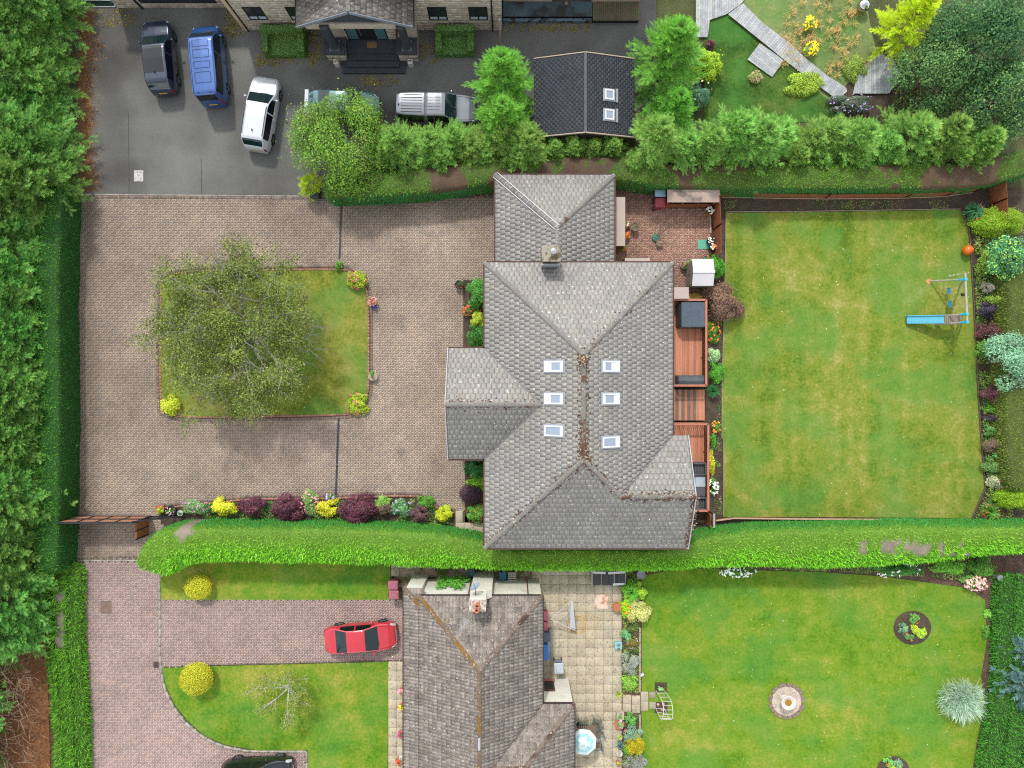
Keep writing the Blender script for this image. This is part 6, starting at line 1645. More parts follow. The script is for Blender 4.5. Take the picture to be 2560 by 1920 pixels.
shrub('mixed_shrub', 'green and cream filler at the lower right border', 2482, 1168, 26, 26, .8, [C(92, 132, 62), C(120, 150, 90), C(76, 116, 56)], .08)
shrub('variegated_shrub', 'cream variegated shrub with red flowers beside the lime cloud shrub', 2500, 1204, 26, 22, .9, [C(178, 184, 150), C(140, 158, 110), C(196, 196, 166)], .08, fl=(REDF, 6, .08))
shrub('cloud_conifer', 'round lime green cloud conifer at the hedge end of the border', 2544, 1248, 52, 36, 1.5, [C(120, 156, 26), C(106, 142, 28), C(136, 168, 40)], .07, dens=1300, lobes=36, lobr=.28, core=.74, fill=.12)
tuft('strap_leaf_plant', 'red flowering strap-leaved clump in the lawn corner by the hedge', 2470, 1278, 24, .9, MGRN, 200, .03, fl=(REDF, 14, .07))
# around the neighbours' lawn
shrub('daisy_clump', 'white daisies growing from under the clipped hedge', 1846, 1430, 52, 14, .7, MGRN, .08, fl=(WHF, 60, .09))
shrub('rose_bush', 'dark green rose bush with white blooms under the hedge', 2246, 1424, 72, 24, 1.2, [C(70, 122, 52), C(58, 106, 48), C(92, 142, 66)], .09, fl=(WHF, 18, .10))
shrub('glossy_shrub', 'neat mid green rounded shrub beside the rose bush', 2376, 1418, 46, 24, 1.1, [C(110, 164, 52), C(92, 146, 46), C(128, 178, 66)], .08)
shrub('mixed_shrub', 'green shrub in the lawn corner behind the pink hydrangea', 2462, 1420, 36, 26, 1.1, MGRN, .09)
shrub('pink_hydrangea', 'pink and white hydrangea in the corner of the lawn', 2440, 1458, 32, 20, .8, [C(110, 150, 74)], .08, fl=([C(232, 176, 176), C(240, 214, 206), C(220, 150, 160)], 60, .11))
shrub('perennial', 'small green plant in the mulch strip', 2472, 1536, 11, 12, .35, [C(130, 178, 70)], .10, stem=False)
shrub('perennial', 'loose green plant in the mulch strip below the small one', 2466, 1582, 14, 18, .45, MGRN, .08, stem=False)
# silver needle shrub: radiating strands
c = P(2413, 1757, .8); r = seed(); t = thing('silver_shrub', 'silver green shrub of radiating spiky stems on the lawn edge', 'shrub', (c.x, c.y, .012))
d = sph(r, 2600, -.05); base = d * np.array([1.35, 1.25, .6]) * r.uniform(.15, 1, (2600, 1)) + np.array([0, 0, .35]); dirv = unit(d * .6 + .55 * sph(r, 2600) + np.array([-.35, .1, .35]))
nrm = unit(sph(r, 2600) + np.array([0, 0, 1.])); nrm = unit(nrm - dirv * (nrm * dirv).sum(-1, keepdims=True))
V, Fq, col = fronds(r, base, dirv, (.62 * r.uniform(.6, 1.2, 2600))[:, None], nrm, [C(122, 150, 124), C(140, 164, 140)], [C(206, 220, 206), C(190, 210, 192)], pairs=6, blade=.16, wid=.05)
V[:, 2] = np.maximum(V[:, 2], .03); mk('foliage', V, Fq, LEAF, t, col, local=True); stems(r, .6, .5, 6, .03).build('stem', M_BARK, t, local=True)
# lavender and border between patio and lawn
shrub('leafy_plant', 'arching green strap leaves by the cold frame', 1574, 1466, 26, 24, .8, BGRN[:2] + LIME[:1], .10, aspect=.25)
tuft('strap_leaf_plant', 'long arching green leaves between the cold frame and the variegated bush', 1576, 1480, 22, .9, [C(86, 156, 52), C(110, 176, 60)], 240, .03)
shrub('yellow_green_shrub', 'yellow-green foliage at the corner of the lawn near the cold frame', 1604, 1478, 18, 26, .8, [C(160, 190, 60), C(136, 172, 56)], .09)
shrub('variegated_shrub', 'rounded cream and green variegated bush on the patio edge', 1598, 1532, 36, 34, 1.2, [C(206, 208, 140), C(150, 178, 70), C(186, 196, 100), C(218, 214, 160)], .08, dens=1200)
shrub('lime_shrub', 'lime leaved plant with orange flowers against the variegated bush', 1566, 1520, 18, 34, .9, [C(160, 200, 44), C(140, 184, 40)], .10, fl=(ORF, 7, .09))
shrub('perennial', 'blue-green leafy plant in the patio border', 1566, 1592, 14, 20, .5, [C(110, 164, 110), C(92, 146, 90)], .10)
shrub('perennial', 'rusty brown sedum clump in the patio border', 1580, 1606, 18, 16, .5, [C(132, 120, 56), C(116, 104, 50)], .07, fl=(LILF, 5, .06))
shrub('lavender_bush', 'grey lavender bush in the patio border beside the lawn', 1578, 1660, 27, 34, .7, GREY, .08, aspect=.3)
shrub('perennial', 'lime and green plants above the slab crossing', 1576, 1708, 24, 24, .6, [C(140, 180, 60), C(104, 156, 70)], .10)
tuft('grassy_plant', 'pale grassy tuft spilling on the patio by the crossing', 1546, 1734, 11, .4, [C(176, 186, 90), C(150, 168, 80)], 120, .02)
shrub('fern', 'pale green fern below the slab crossing', 1578, 1802, 16, 18, .5, [C(110, 170, 84), C(92, 152, 72)], .10, aspect=.3)
shrub('grey_perennial', 'dusty grey-green clump with red bloom by the terracotta pot', 1580, 1838, 30, 24, .6, [C(104, 138, 112), C(124, 154, 130)], .09, fl=(REDF, 2, .09))
shrub('golden_cloud_shrub', 'domed old-gold dwarf conifer at the edge of the neighbours lawn', 1592, 1866, 27, 28, .9, [C(170, 168, 24), C(150, 152, 26), C(188, 180, 36)], .07, dens=1300)
shrub('perennial', 'bright green leaf rosette beside the dwarf conifer', 1566, 1876, 10, 14, .4, BGRN, .11, stem=False)
shrub('lavender_bush', 'grey lavender bush at the lower end of the patio border', 1590, 1910, 32, 26, .7, GREY, .08, aspect=.3)
# stone house garden
shrub('lime_shrub', 'lime yellow shrub at the edge of the dark turf', 1762, 158, 50, 44, 1.8, [C(144, 178, 40), C(126, 164, 40), C(160, 188, 58)], .12)
shrub('rose_bush', 'blue-green rose bush with peach blooms below the lime shrub', 1742, 234, 44, 36, 1.5, [C(96, 140, 112), C(80, 122, 98), C(112, 152, 120)], .09, fl=([C(240, 200, 170)], 9, .1))
shrub('lime_shrub', 'lime oak-leaved sapling in front of the cabin gable', 1487, 357, 40, 26, 1.9, [C(134, 174, 42), C(118, 160, 40), C(150, 184, 58)], .14)
shrub('purple_shrub', 'small plum shrub beside the boardwalk', 1775, 110, 16, 14, .8, PURP, .08)
shrub('ground_cover', 'yellow-green leafy ground cover along the boardwalk', 2010, 210, 56, 34, .6, [C(150, 178, 56), C(120, 154, 48), C(170, 188, 76)], .09)
shrub('hydrangea', 'faded pink hydrangea heads by the boardwalk platform', 1890, 192, 18, 16, .6, [C(160, 150, 110), C(130, 150, 80)], .08, fl=([C(206, 176, 150)], 14, .09))
shrub('purple_flowered_shrub', 'dark shrub with mauve flowers at the end of the boardwalk', 2130, 258, 66, 26, 1.0, [C(72, 108, 80), C(90, 112, 92), C(112, 96, 96)], .09, fl=(LILF, 24, .08))
shrub('bramble', 'pale green bramble scrub edging the curved boardwalk', 2140, 160, 34, 44, .6, [C(140, 166, 72), C(112, 146, 62)], .09)
for px, py, lab in ((2024, 60, 'upper yellow ragwort clump on the pale turf'), (2028, 122, 'yellow ragwort clump beside the boardwalk')):
    shrub('ragwort', lab, px, py, 20, 20, .8, [C(150, 166, 90), C(126, 150, 76)], .08, fl=([C(244, 208, 32), C(236, 196, 28)], 34, .09), dens=500)
r = seed()
Vs, Fs, Cs = [], [], []; nV = 0
for k in range(90):
    pp = P(r.choice([1990, 2040, 2090, 2110]) + r.normal(0, 26), r.choice([20, 60, 110, 150]) + r.normal(0, 22))
    V, Fq, col = blades(r, 22, .45, .35, [C(206, 176, 120), C(188, 164, 104), C(170, 164, 90)], .02, .9)
    V = V + np.array([pp.x, pp.y, .03]); Vs.append(V); Fs.append(Fq + nV); Cs.append(col); nV += len(V)
o = tag(mk('dry_grass', np.concatenate(Vs), np.concatenate(Fs), LEAF, None, np.concatenate(Cs)), 'straw coloured tufts of dry grass on the pale turf', 'grass'); o['kind'] = 'stuff'
# weeds along walls and yard edges
r = seed(); Pp = []
for (x0, x1, y0, y1, k) in ((560, 610, 30, 90, 90), (640, 700, 140, 165, 60), (700, 800, 130, 160, 50), (770, 800, 80, 150, 40), (900, 1000, 190, 215, 50), (1260, 1480, 56, 78, 80), (1040, 1110, 100, 160, 50), (240, 340, 20, 70, 60)):
    for i in range(k): Pp.append(P(r.uniform(x0, x1), r.uniform(y0, y1)))
pos = np.repeat(np.array([(p.x, p.y, .03) for p in Pp]), 9, 0) + r.normal(0, .07, (len(Pp) * 9, 3)) * np.array([1, 1, .25]); pos[:, 2] = np.maximum(pos[:, 2], .015)
V, Fq, col = leafquads(r, pos, unit(sph(r, len(pos)) + np.array([0, 0, 1.5])), .09, [C(140, 138, 44), C(110, 110, 40), C(130, 92, 50), C(92, 78, 46)], np.ones(len(pos)), .5)
o = tag(mk('yard_weeds', V, Fq, LEAF, None, col), 'scattered low weeds and moss along the yard edges', 'weeds'); o['kind'] = 'stuff'

# brown leaf litter drifting out from the conifers over the asphalt
r = seed(); n = 9000; yy = r.uniform(20, 478, n); w_ = 18 + 26 * fbm(yy, yy * 0, .012, 501) + 14 * (fbm(yy, yy * 0, .05, 503) - .5); xx = 196 + np.abs(r.normal(0, 1, n)) * w_ * .62
pos = np.array([tuple(P(a, b, .012)) for a, b in zip(xx, yy)]); pos[:, 2] = .012 + r.uniform(0, .02, n)
V, Fq, col = leafquads(r, pos, unit(np.array([0, 0, 1.]) + .3 * sph(r, n)), .13, [C(126, 90, 56), C(112, 80, 50), C(140, 102, 64), C(98, 76, 54)], np.ones(n), .5)
o = tag(mk('leaf_litter', V, Fq, LEAF, None, col), 'orange brown leaf litter along the conifer side of the asphalt', 'leaf litter'); o['kind'] = 'stuff'

# leaves and petals fallen on the lawns
r = seed(); n = 260; poly = [(p.x, p.y) for p in W(LAWN)]; pos = np.stack([r.uniform(14, 31, n), r.uniform(-9, 11.5, n), np.full(n, .04)], -1); pos = pos[inpoly(pos[:, 0], pos[:, 1], poly)]
q = np.stack([r.uniform(9, 30, 200), r.uniform(-25, -13, 200), np.full(200, .04)], -1); pos = np.concatenate([pos, q[q[:, 0] < 29.5]]); n = len(pos)
V, Fq, col = leafquads(r, pos, unit(np.array([0, 0, 1.]) + .2 * sph(r, n)), .09, [C(200, 206, 160), C(206, 190, 90), C(150, 190, 140), C(220, 214, 190)], np.full(n, .7), .6)
o = tag(mk('fallen_leaves', V, Fq, LEAF, None, col), 'pale leaves scattered over the lawns', 'leaves'); o['kind'] = 'stuff'

# low leafy ground cover between the border shrubs
def carpet(label, poly_px, dens, pal, hmax, leaf=.09, thr=.38, sc=.8, name='ground_cover'):
    r = seed(); poly = [(p.x, p.y) for p in W(poly_px)]; xs = [p[0] for p in poly]; ys = [p[1] for p in poly]
    n = int(dens * (max(xs) - min(xs)) * (max(ys) - min(ys))); x = r.uniform(min(xs), max(xs), n); y = r.uniform(min(ys), max(ys), n)
    f = fbm(x, y, sc, _sd[0]); k = inpoly(x, y, poly) & (f > thr); x, y, f = x[k], y[k], f[k]; n = len(x)
    pos = np.stack([x, y, .03 + hmax * np.clip((f - thr) * 4, .1, 1) * r.uniform(.2, 1, n)], -1)
    g = vnoise(x, y, 1.6, _sd[0] + 7); pal = np.array(pal); ci = np.clip((g * len(pal)).astype(int), 0, len(pal) - 1)
    V, Fq, col = leafquads(r, pos, unit(np.array([0, 0, 1.]) + .7 * sph(r, n)), leaf, [(1, 1, 1)], np.ones(n), .5); col = col * np.repeat(pal[ci], 4, 0)
    o = tag(mk(name, V, Fq, LEAF, None, col), label, 'ground cover'); o['kind'] = 'stuff'
MIXG = [C(60, 104, 50), C(92, 132, 58), C(120, 152, 66), C(76, 118, 54), C(140, 160, 80), C(100, 92, 72)]
carpet('mixed low foliage filling the shrub border beside the lawn', [(2432, 540), (2500, 540), (2530, 700), (2520, 1290), (2432, 1300), (2466, 1215), (2452, 1080), (2444, 940), (2436, 780), (2428, 640)], 420, MIXG, .45)
carpet('low green foliage between the front border shrubs', [(470, 1262), (640, 1252), (800, 1250), (1040, 1244), (1080, 1262), (1130, 1290), (1130, 1310), (470, 1310)], 300, MIXG, .3, thr=.42)
carpet('low green plants between the patio border shrubs', [(1556, 1410), (1598, 1440), (1598, 1730), (1556, 1730)], 420, MIXG + [C(130, 176, 70)], .3, thr=.40)
carpet('low plants in the border below the slab crossing', [(1556, 1785), (1598, 1785), (1598, 1960), (1556, 1960)], 420, MIXG + [C(130, 176, 70)], .3, thr=.40)
carpet('low foliage under the hedge along the neighbours lawn', [(1700, 1405), (2450, 1390), (2500, 1420), (2500, 1450), (2420, 1450), (2200, 1432), (1700, 1418)], 300, MIXG, .35, thr=.45)
carpet('scattered seedlings in the dark bed under the back fence', [(1810, 500), (2420, 500), (2420, 522), (1810, 526)], 120, MIXG[:3] + [C(130, 120, 80)], .08, thr=.52)
carpet('sparse growth in the bark bed beside the deck', [(1776, 800), (1804, 800), (1804, 1285), (1776, 1285)], 160, MIXG[1:4] + [C(150, 124, 100)], .15, thr=.5)
carpet('rough undergrowth beneath the dark tree', [(2150, 180), (2560, 180), (2560, 340), (2100, 330)], 160, MIXG, .3, thr=.45)
# ------------------------------------------------------------------ garden things
M_DECK = [mat('deck_orange', C(206, 138, 104), .75, .15, 1.5, .1, stretch=(8, .6, 1), fine=.12, finescale=12), mat('deck_brown', C(192, 124, 94), .75, .15, 1.5, .1, stretch=(8, .6, 1), fine=.12, finescale=12), mat('deck_red', C(214, 146, 114), .75, .15, 1.5, .1, stretch=(8, .6, 1), fine=.12, finescale=12)]
M_DECKG = mat('deck_grey', C(128, 114, 104), .85, .2, 2, .2, fine=.15, finescale=14)
M_RAIL = mat('rail_timber', C(200, 128, 104), .75, .12, 3, .1)
M_FENCE = mat('brown_fence_timber', C(160, 96, 60), .85, .2, 3, .2)
M_TIMB = mat('dark_timber', C(104, 66, 46), .85, .2, 3, .2)
rd = random.Random(11)
def deck(label, x0, x1, y0, y1, z, rails, greys=False, bw=.145, cat='deck'):
    """boards run away along y; rails: list of ((x,y),(x,y)) in world, top height above deck"""
    t = thing('timber_deck', label, cat, ((x0 + x1) / 2, (y0 + y1) / 2, 0))
    n = int((x1 - x0) / bw)
    for k in range(n):
        x = x0 + (k + .5) * (x1 - x0) / n
        m = rd.choice(M_DECK)
        if greys and k % 2 == 0 and xr + 1.1 < x < xr + 2.55: m = M_DECKG
        MB().box((x, (y0 + y1) / 2, z - .014 + rd.uniform(-.002, .002)), ((x1 - x0) / n - .008, y1 - y0, .028)).build('board', m, t)
    fr = MB()
    for y in np.linspace(y0 + .1, y1 - .1, max(3, int((y1 - y0) / .9))): fr.box(((x0 + x1) / 2, float(y), z - .10), (x1 - x0 - .06, .06, .14))
    for x in (x0 + .05, x1 - .05):
        for y in np.linspace(y0 + .06, y1 - .06, max(2, int((y1 - y0) / 1.6))): fr.box((x, float(y), (z - .03) / 2), (.09, .09, z - .03))
    fr.build('frame', M_TIMB, t)
    for (a, b, hh, inner) in rails:
        a, b = Vector((*a, 0)), Vector((*b, 0)); L = (b - a).length; d = (b - a) / L
        MB().beam((a.x, a.y, z + hh), (b.x, b.y, z + hh), .13, .04).build('top_rail', M_RAIL, t)
        MB().beam((a.x, a.y, z + .10), (b.x, b.y, z + .10), .05, .07).build('bottom_rail', M_TIMB, t)
        k = max(1, round(L / 1.6))
        for i in range(k + 1): p = a + d * (L * i / k); MB().box((p.x, p.y, (z + hh) / 2), (.085, .085, z + hh - .03)).build('post', M_TIMB, t)
        k = int(L / .125)
        for i in range(1, k): p = a + d * (L * i / k); MB().box((p.x, p.y, z + hh / 2 + .03), (.04, .04, hh - .09)).build('baluster', M_FENCE, t)
    return t
dx0 = xr - .28
zu = .40; ux1 = P(1757, 0, zu).x; uy0, uy1 = P(0, 966, zu).y, P(0, 752, zu).y
deck('upper orange timber deck with hot tub and covered barbecue', dx0, ux1, uy0, uy1, zu, [((dx0, uy1 - .06), (ux1 - .06, uy1 - .06), .95, 0), ((ux1 - .06, uy1 - .06), (ux1 - .06, uy0 + .06), .95, 0), ((dx0, uy0 + .06), (ux1 - .06, uy0 + .06), .95, 0)])
zs = .30; sy0, sy1 = P(0, 1051, zs).y, P(0, 974, zs).y; sx1_ = P(1762, 0, zs).x
deck('striped timber landing with grey grip boards between the two decks', dx0, sx1_, sy0, sy1, zs, [], True, bw=.19)
zl = .35; lx1 = P(1762, 0, zl).x; ly0, ly1 = P(0, 1272, zl).y, P(0, 1056, zl).y
deck('lower orange timber deck with rattan furniture', dx0, lx1, ly0, ly1, zl, [((dx0, ly1 - .06), (lx1 - .06, ly1 - .06), .95, 0), ((lx1 - .06, ly1 - .06), (lx1 - .06, ly0 + .06), .95, 0), ((dx0 + 1.3, ly0 + .06), (lx1 - .06, ly0 + .06), .95, 0)])
# hot tub
c = P(1733, 787, 1.25); t = thing('hot_tub', 'square hot tub under a wrinkled blue-grey cover on the deck', 'hot tub', (c.x, c.y, zu))
MB().cbox((c.x - .1, c.y, zu + .42), (1.62, 1.62, .84), .10).build('cabinet', M_BLACK, t)
MB().cbox((c.x - .02, c.y, zu + .90), (1.52, 1.60, .12), .04).build('cover', mat('tub_cover', C(82, 98, 110), .45, .12, 3, .25, finescale=5), t)
cr = MB()
r = seed()
for k in range(14):
    p = Vector((c.x + r.uniform(-.6, .5), c.y + r.uniform(-.6, .6), zu + .962)); d = Vector((r.normal(0, .3), r.normal(0, .3), 0)); cr.beam(p, p + d, .02, .012)
cr.build('crease', MATS['tub_cover'], t)
# barbecue
c = P(1729, 952, 1.2); t = thing('covered_barbecue', 'barbecue under a fitted dark grey cover against the deck rail', 'barbecue', (c.x, c.y, zu))
b = MB(); prof = [(-.36, 0), (-.36, .62), (-.26, .84), (0, .93), (.26, .84), (.36, .62), (.36, 0)]
sec = [(-.86, .80), (-.80, .92), (-.42, 1.0), (.42, 1.0), (.80, .92), (.86, .80)]
for x, s in sec:
    for y, z in prof: b.v.append((c.x + x, c.y + y * (.9 + .1 * s), zu + z * s))
m = len(prof)
for i in range(len(sec) - 1):
    for j in range(m - 1): b.f.append((i*m + j, (i+1)*m + j, (i+1)*m + j + 1, i*m + j + 1))
b.f.append(tuple(range(m))[::-1]); b.f.append(tuple((len(sec) - 1) * m + j for j in range(m)))
b.build('cover', mat('bbq_cover', C(84, 94, 100), .7, .15, 4, .2), t)
for sx in (-.6, .6): MB().tube((c.x + sx, c.y - .25, zu), (c.x + sx, c.y - .25, zu + .1), .06, .06, 10).build('wheel', M_BLACK, t)
# rattan furniture
M_RAT = mat('grey_rattan', C(96, 96, 102), .8, .15, 6, .3, fine=.2, finescale=30); M_RATD = mat('dark_rattan', C(70, 70, 76), .8, .15, 6, .3)
def armchair(px, py, label, extra=False):
    z = zl + .6; c = P(px, py, z); t = thing('rattan_armchair', label, 'armchair', (c.x, c.y, zl))
    MB().box((c.x, c.y, zl + .20), (.66, .62, .40)).build('seat_base', M_RATD, t)
    for k in range(6): MB().box((c.x - .25 + k * .1, c.y, zl + .415), (.06, .56, .03)).build('slat', M_RAT, t)
    MB().cbox((c.x + .37, c.y, zl + .36), (.12, .78, .72), .02).build('backrest', M_RAT, t)
    for s in (-1, 1): MB().cbox((c.x - .03, c.y + s * .36, zl + .32), (.70, .10, .62), .02).build('arm', M_RAT, t)
    return t
armchair(1750, 1173, 'rattan armchair with open slatted seat at the far end of the set'); armchair(1751, 1259, 'rattan armchair tucked against the bottom rail of the deck')
c = P(1750, 1204, .75); t = thing('glass_table', 'square rattan table with pale glass top on the lower deck', 'table', (c.x, c.y, zl))
MB().cbox((c.x, c.y, zl + .45), (.64, .66, .04), .01).build('table_top', mat('frosted_glass', C(186, 200, 212), .15, .04), t)
for sx in (-1, 1):
    for sy in (-1, 1): MB().box((c.x + sx * .27, c.y + sy * .28, zl + .215), (.06, .06, .43)).build('leg', M_RAT, t)
for px, py, lab in ((1751, 1229, 'woven grey rattan footstool between table and armchair'), (1738, 1260, 'small rattan side table beside the end armchair')):
    c = P(px, py, .75); t = thing('rattan_stool', lab, 'stool', (c.x, c.y, zl))
    MB().cbox((c.x, c.y, zl + (.40 if px > 1745 else .68)), (.60 if px > 1745 else .34, .62, .06), .015).build('seat', M_RAT, t)
    for sx in (-1, 1):
        for sy in (-1, 1): MB().box((c.x + sx * (.26 if px > 1745 else .14), c.y + sy * .27, zl + (.185 if px > 1745 else .325)), (.05, .05, .37 if px > 1745 else .65)).build('leg', M_RATD, t)
# fences: every board is a piece
def fence(name, label, pts, h, m, bw=.13, gap=.012, rail=True, z0=0.02, top=None, railm=None, horiz=False):
    w = [Vector((*p, 0)) for p in pts]; t = thing(name, label, 'fence', (w[0].x, w[0].y, 0)); cache = None
    for a, b in zip(w[:-1], w[1:]):
        L = (b - a).length; d = (b - a) / L; n = max(1, round(L / bw)); ang = math.atan2(d.y, d.x)
        if cache is None:
            o = MB().box((0, 0, h / 2), (L / n - gap, .02, h)).build('board', m, None); cache = o.data; bpy.data.objects.remove(o)
        for k in range(n):
            p = a + d * (L * (k + .5) / n); o = link('board', cache, t)
            o.location = (p.x - w[0].x, p.y - w[0].y, z0 + rd.uniform(-.008, .008)); o.rotation_euler = (0, 0, ang)
        if rail:
            nrm = Vector((-d.y, d.x, 0)) * .035
            for zz in (.25, h - .2): MB().beam(a + nrm + Vector((0, 0, zz)), b + nrm + Vector((0, 0, zz)), .04, .07).build('rail', railm or m, t)
        if top: MB().beam(a + Vector((0, 0, h + .03)), b + Vector((0, 0, h + .03)), .09, .03).build('cap_rail', top, t)
        for p in (a, b): MB().box((p.x, p.y, (h + .02) / 2), (.07, .07, h + .02)).build('post', railm or m, t)
    return t
M_PALECAP = mat('pale_cap', C(206, 176, 146), .85, .12)
def xy(px, py): p = P(px, py); return (p.x, p.y)
fence('slatted_fence', 'long low brown board fence between the dark bed and the back hedge', [xy(1803, 492), xy(2060, 496), xy(2260, 494), xy(2360, 490), xy(2430, 480), xy(2470, 468)], .85, M_FENCE)
edging('gravel_board', 'pale gravel board along the foot of the back fence', [(1803, 494), (2060, 498), (2260, 496), (2360, 492), (2430, 482)], .10, .03, M_PALECAP)
fence('corner_fence', 'orange-brown fence panel at the corner behind the lime cloud conifer', [xy(2474, 466), xy(2476, 512), xy(2478, 556)], 1.45, M_FENCE)
fence('hedge_fence', 'very low board fence between the lawn and the clipped hedge', [xy(1786, 1299), xy(1830, 1293), xy(2000, 1295), xy(2250, 1297), xy(2420, 1301), xy(2500, 1312)], .30, M_FENCE, top=M_PALECAP, rail=False)
fence('courtyard_fence', 'brown vertical board fence between courtyard and lawn bed', [xy(1780, 506), xy(1783, 575), xy(1783, 642)], 1.6, M_FENCE)
fence('slatted_gate', 'slatted timber gate below the lower deck with pale post', [xy(1762, 1278), xy(1763, 1306)], 1.2, M_FENCE, bw=.09)
c = P(1767, 1292); t = thing('gate_post', 'pale grey timber beside the slatted gate', 'post', (c.x, c.y, 0)); MB().beam((c.x + .1, c.y + .45, 1.22), (c.x + .1, c.y - .45, 1.22), .12, .06).build('cap', mat('pale_grey_timber', C(186, 176, 164), .85), t); MB().box((c.x + .1, c.y + .4, .6), (.09, .09, 1.2)).build('post', M_TIMB, t)
# log store with taupe roof
M_TAUPE = mat('taupe_board', C(196, 178, 168), .7, .06, 1, fine=.04)
a, b = P(1668, 506, 1.5), P(1800, 474, 1.5); t = thing('log_store', 'timber log store with taupe flat roof in the courtyard corner', 'log store', ((a.x + b.x) / 2, (a.y + b.y) / 2, 0))
MB().cbox(((a.x + b.x) / 2, (a.y + b.y) / 2, 1.5), (b.x - a.x, b.y - a.y, .05), .01).build('roof', mat('weathered_taupe', C(184, 162, 148), .8, .12, 1.2, c2=C(120, 112, 104), c2scale=.8, c2thr=(.58, .68)), t)
fb = MB(); yf = a.y + .06
for k in range(5): fb.box(((a.x + b.x) / 2 - .1, yf, .12 + k * .16), (b.x - a.x - .5, .03, .13))
fb.build('front_board', M_FENCE, t)
for x in np.linspace(a.x + .15, b.x - .2, 4): MB().box((float(x), yf + .05, .74), (.08, .08, 1.46)).build('post', M_FENCE, t); MB().box((float(x), b.y - .08, .74), (.08, .08, 1.46)).build('post', M_FENCE, t)
MB().box(((a.x + b.x) / 2, b.y - .04, .74), (b.x - a.x - .2, .03, 1.4)).build('back_panel', M_TIMB, t)
lg = MB()
for k in range(40): x = rd.uniform(a.x + .4, b.x - .5); z = rd.uniform(.1, .7); lg.tube((x, yf + .1, z), (x, yf + .5, z), .07, .07, 8)
lg.build('logs', mat('logs', C(150, 120, 88), .9, .3, 4), t)
# cream lean-to canopies beside the garage and house walls
def canopy(label, x0, y0, x1, y1, z):
    a, b = P(x0, y1, z), P(x1, y0, z); t = thing('flat_canopy', label, 'canopy', ((a.x + b.x) / 2, (a.y + b.y) / 2, 0), None)
    MB().cbox(((a.x + b.x) / 2, (a.y + b.y) / 2, z), (b.x - a.x, b.y - a.y, .04), .008).build('roof', M_TAUPE, t)
    for x in (a.x + .06, b.x - .06):
        for y in (a.y + .06, b.y - .06): MB().box((x, y, (z - .02) / 2), (.06, .06, z - .02)).build('post', M_TIMB, t)
    MB().box(((a.x + b.x) / 2, (a.y + b.y) / 2, z * .35), ((b.x - a.x) * .8, (b.y - a.y) * .9, z * .66)).build('cupboard', M_FENCE, t)
canopy('long cream-topped store along the garage wall', 1533, 493, 1563, 615, 1.5)
canopy('narrow cream-topped store under the house eave', 1562, 645, 1625, 664, 1.3)
canopy('square cream-topped store between the shed and the house', 1682, 718, 1722, 747, 1.5)
# shed
x0, x1 = P(1714, 0).x, P(1714, 0).x + 1.22; y0, y1 = P(0, 731).y + .22, P(0, 660).y - .06
t = thing('plastic_shed', 'pale grey plastic shed with ridged roof beside the acer', 'shed', ((x0 + x1) / 2, (y0 + y1) / 2, 0))
ymid = (y0 + y1) / 2
MB().prism([(x0, y0), (x1, y0), (x1, y1), (x0, y1)], 0, 1.75).build('wall', mat('shed_grey', C(146, 142, 134), .7, .08, 2), t)
g_ = MB(); g_.quad((x0, y0, 1.75), (x0, y1, 1.75), (x0, ymid, 2.02)); g_.quad((x1, y0, 1.75), (x1, y1, 1.75), (x1, ymid, 2.02)); g_.build('gable', MATS['shed_grey'], t)
M_SROOF = mat('shed_roof', C(222, 220, 222), .6, .04, 2)
for s, ye in ((1, y1 + .05), (-1, y0 - .05)): MB().quad((x0 - .06, ye, 1.76), (x1 + .06, ye, 1.76), (x1 + .06, ymid, 2.05), (x0 - .06, ymid, 2.05)).quad((x0 - .06, ymid, 2.02), (x1 + .06, ymid, 2.02), (x1 + .06, ye, 1.73), (x0 - .06, ye, 1.73)).build('roof_panel', M_SROOF, t)
MB().beam((x0 - .08, ymid, 2.065), (x1 + .08, ymid, 2.065), .14, .03).build('ridge_cap', M_WHITE, t)
for s in (-1, 1):
    dr = MB().box((x0 - .012, ymid + s * .36, .86), (.02, .70, 1.6)).build('door', mat('shed_door', C(134, 130, 122), .7, .08, 2), t); MB().box((x0 - .03, ymid + s * .06, .95), (.03, .04, .14)).build('handle', M_BLACK, dr)
t = thing('timber_stack', 'yellow timber planks leaning behind the shed', 'planks', (*P(1745, 736).xy, 0))
for k in range(4): a, b = P(1722, 738 + k * 3, .2 + .12 * k), P(1775, 730 + k * 3.5, .2 + .12 * k); MB().beam(a, b, .16, .04).build('plank', mat('yellow_timber', C(196, 162, 72), .8, .2, 3), t)
MB().box((*P(1748, 738).xy, .08), (1.3, .3, .16)).build('support', M_TIMB, t)

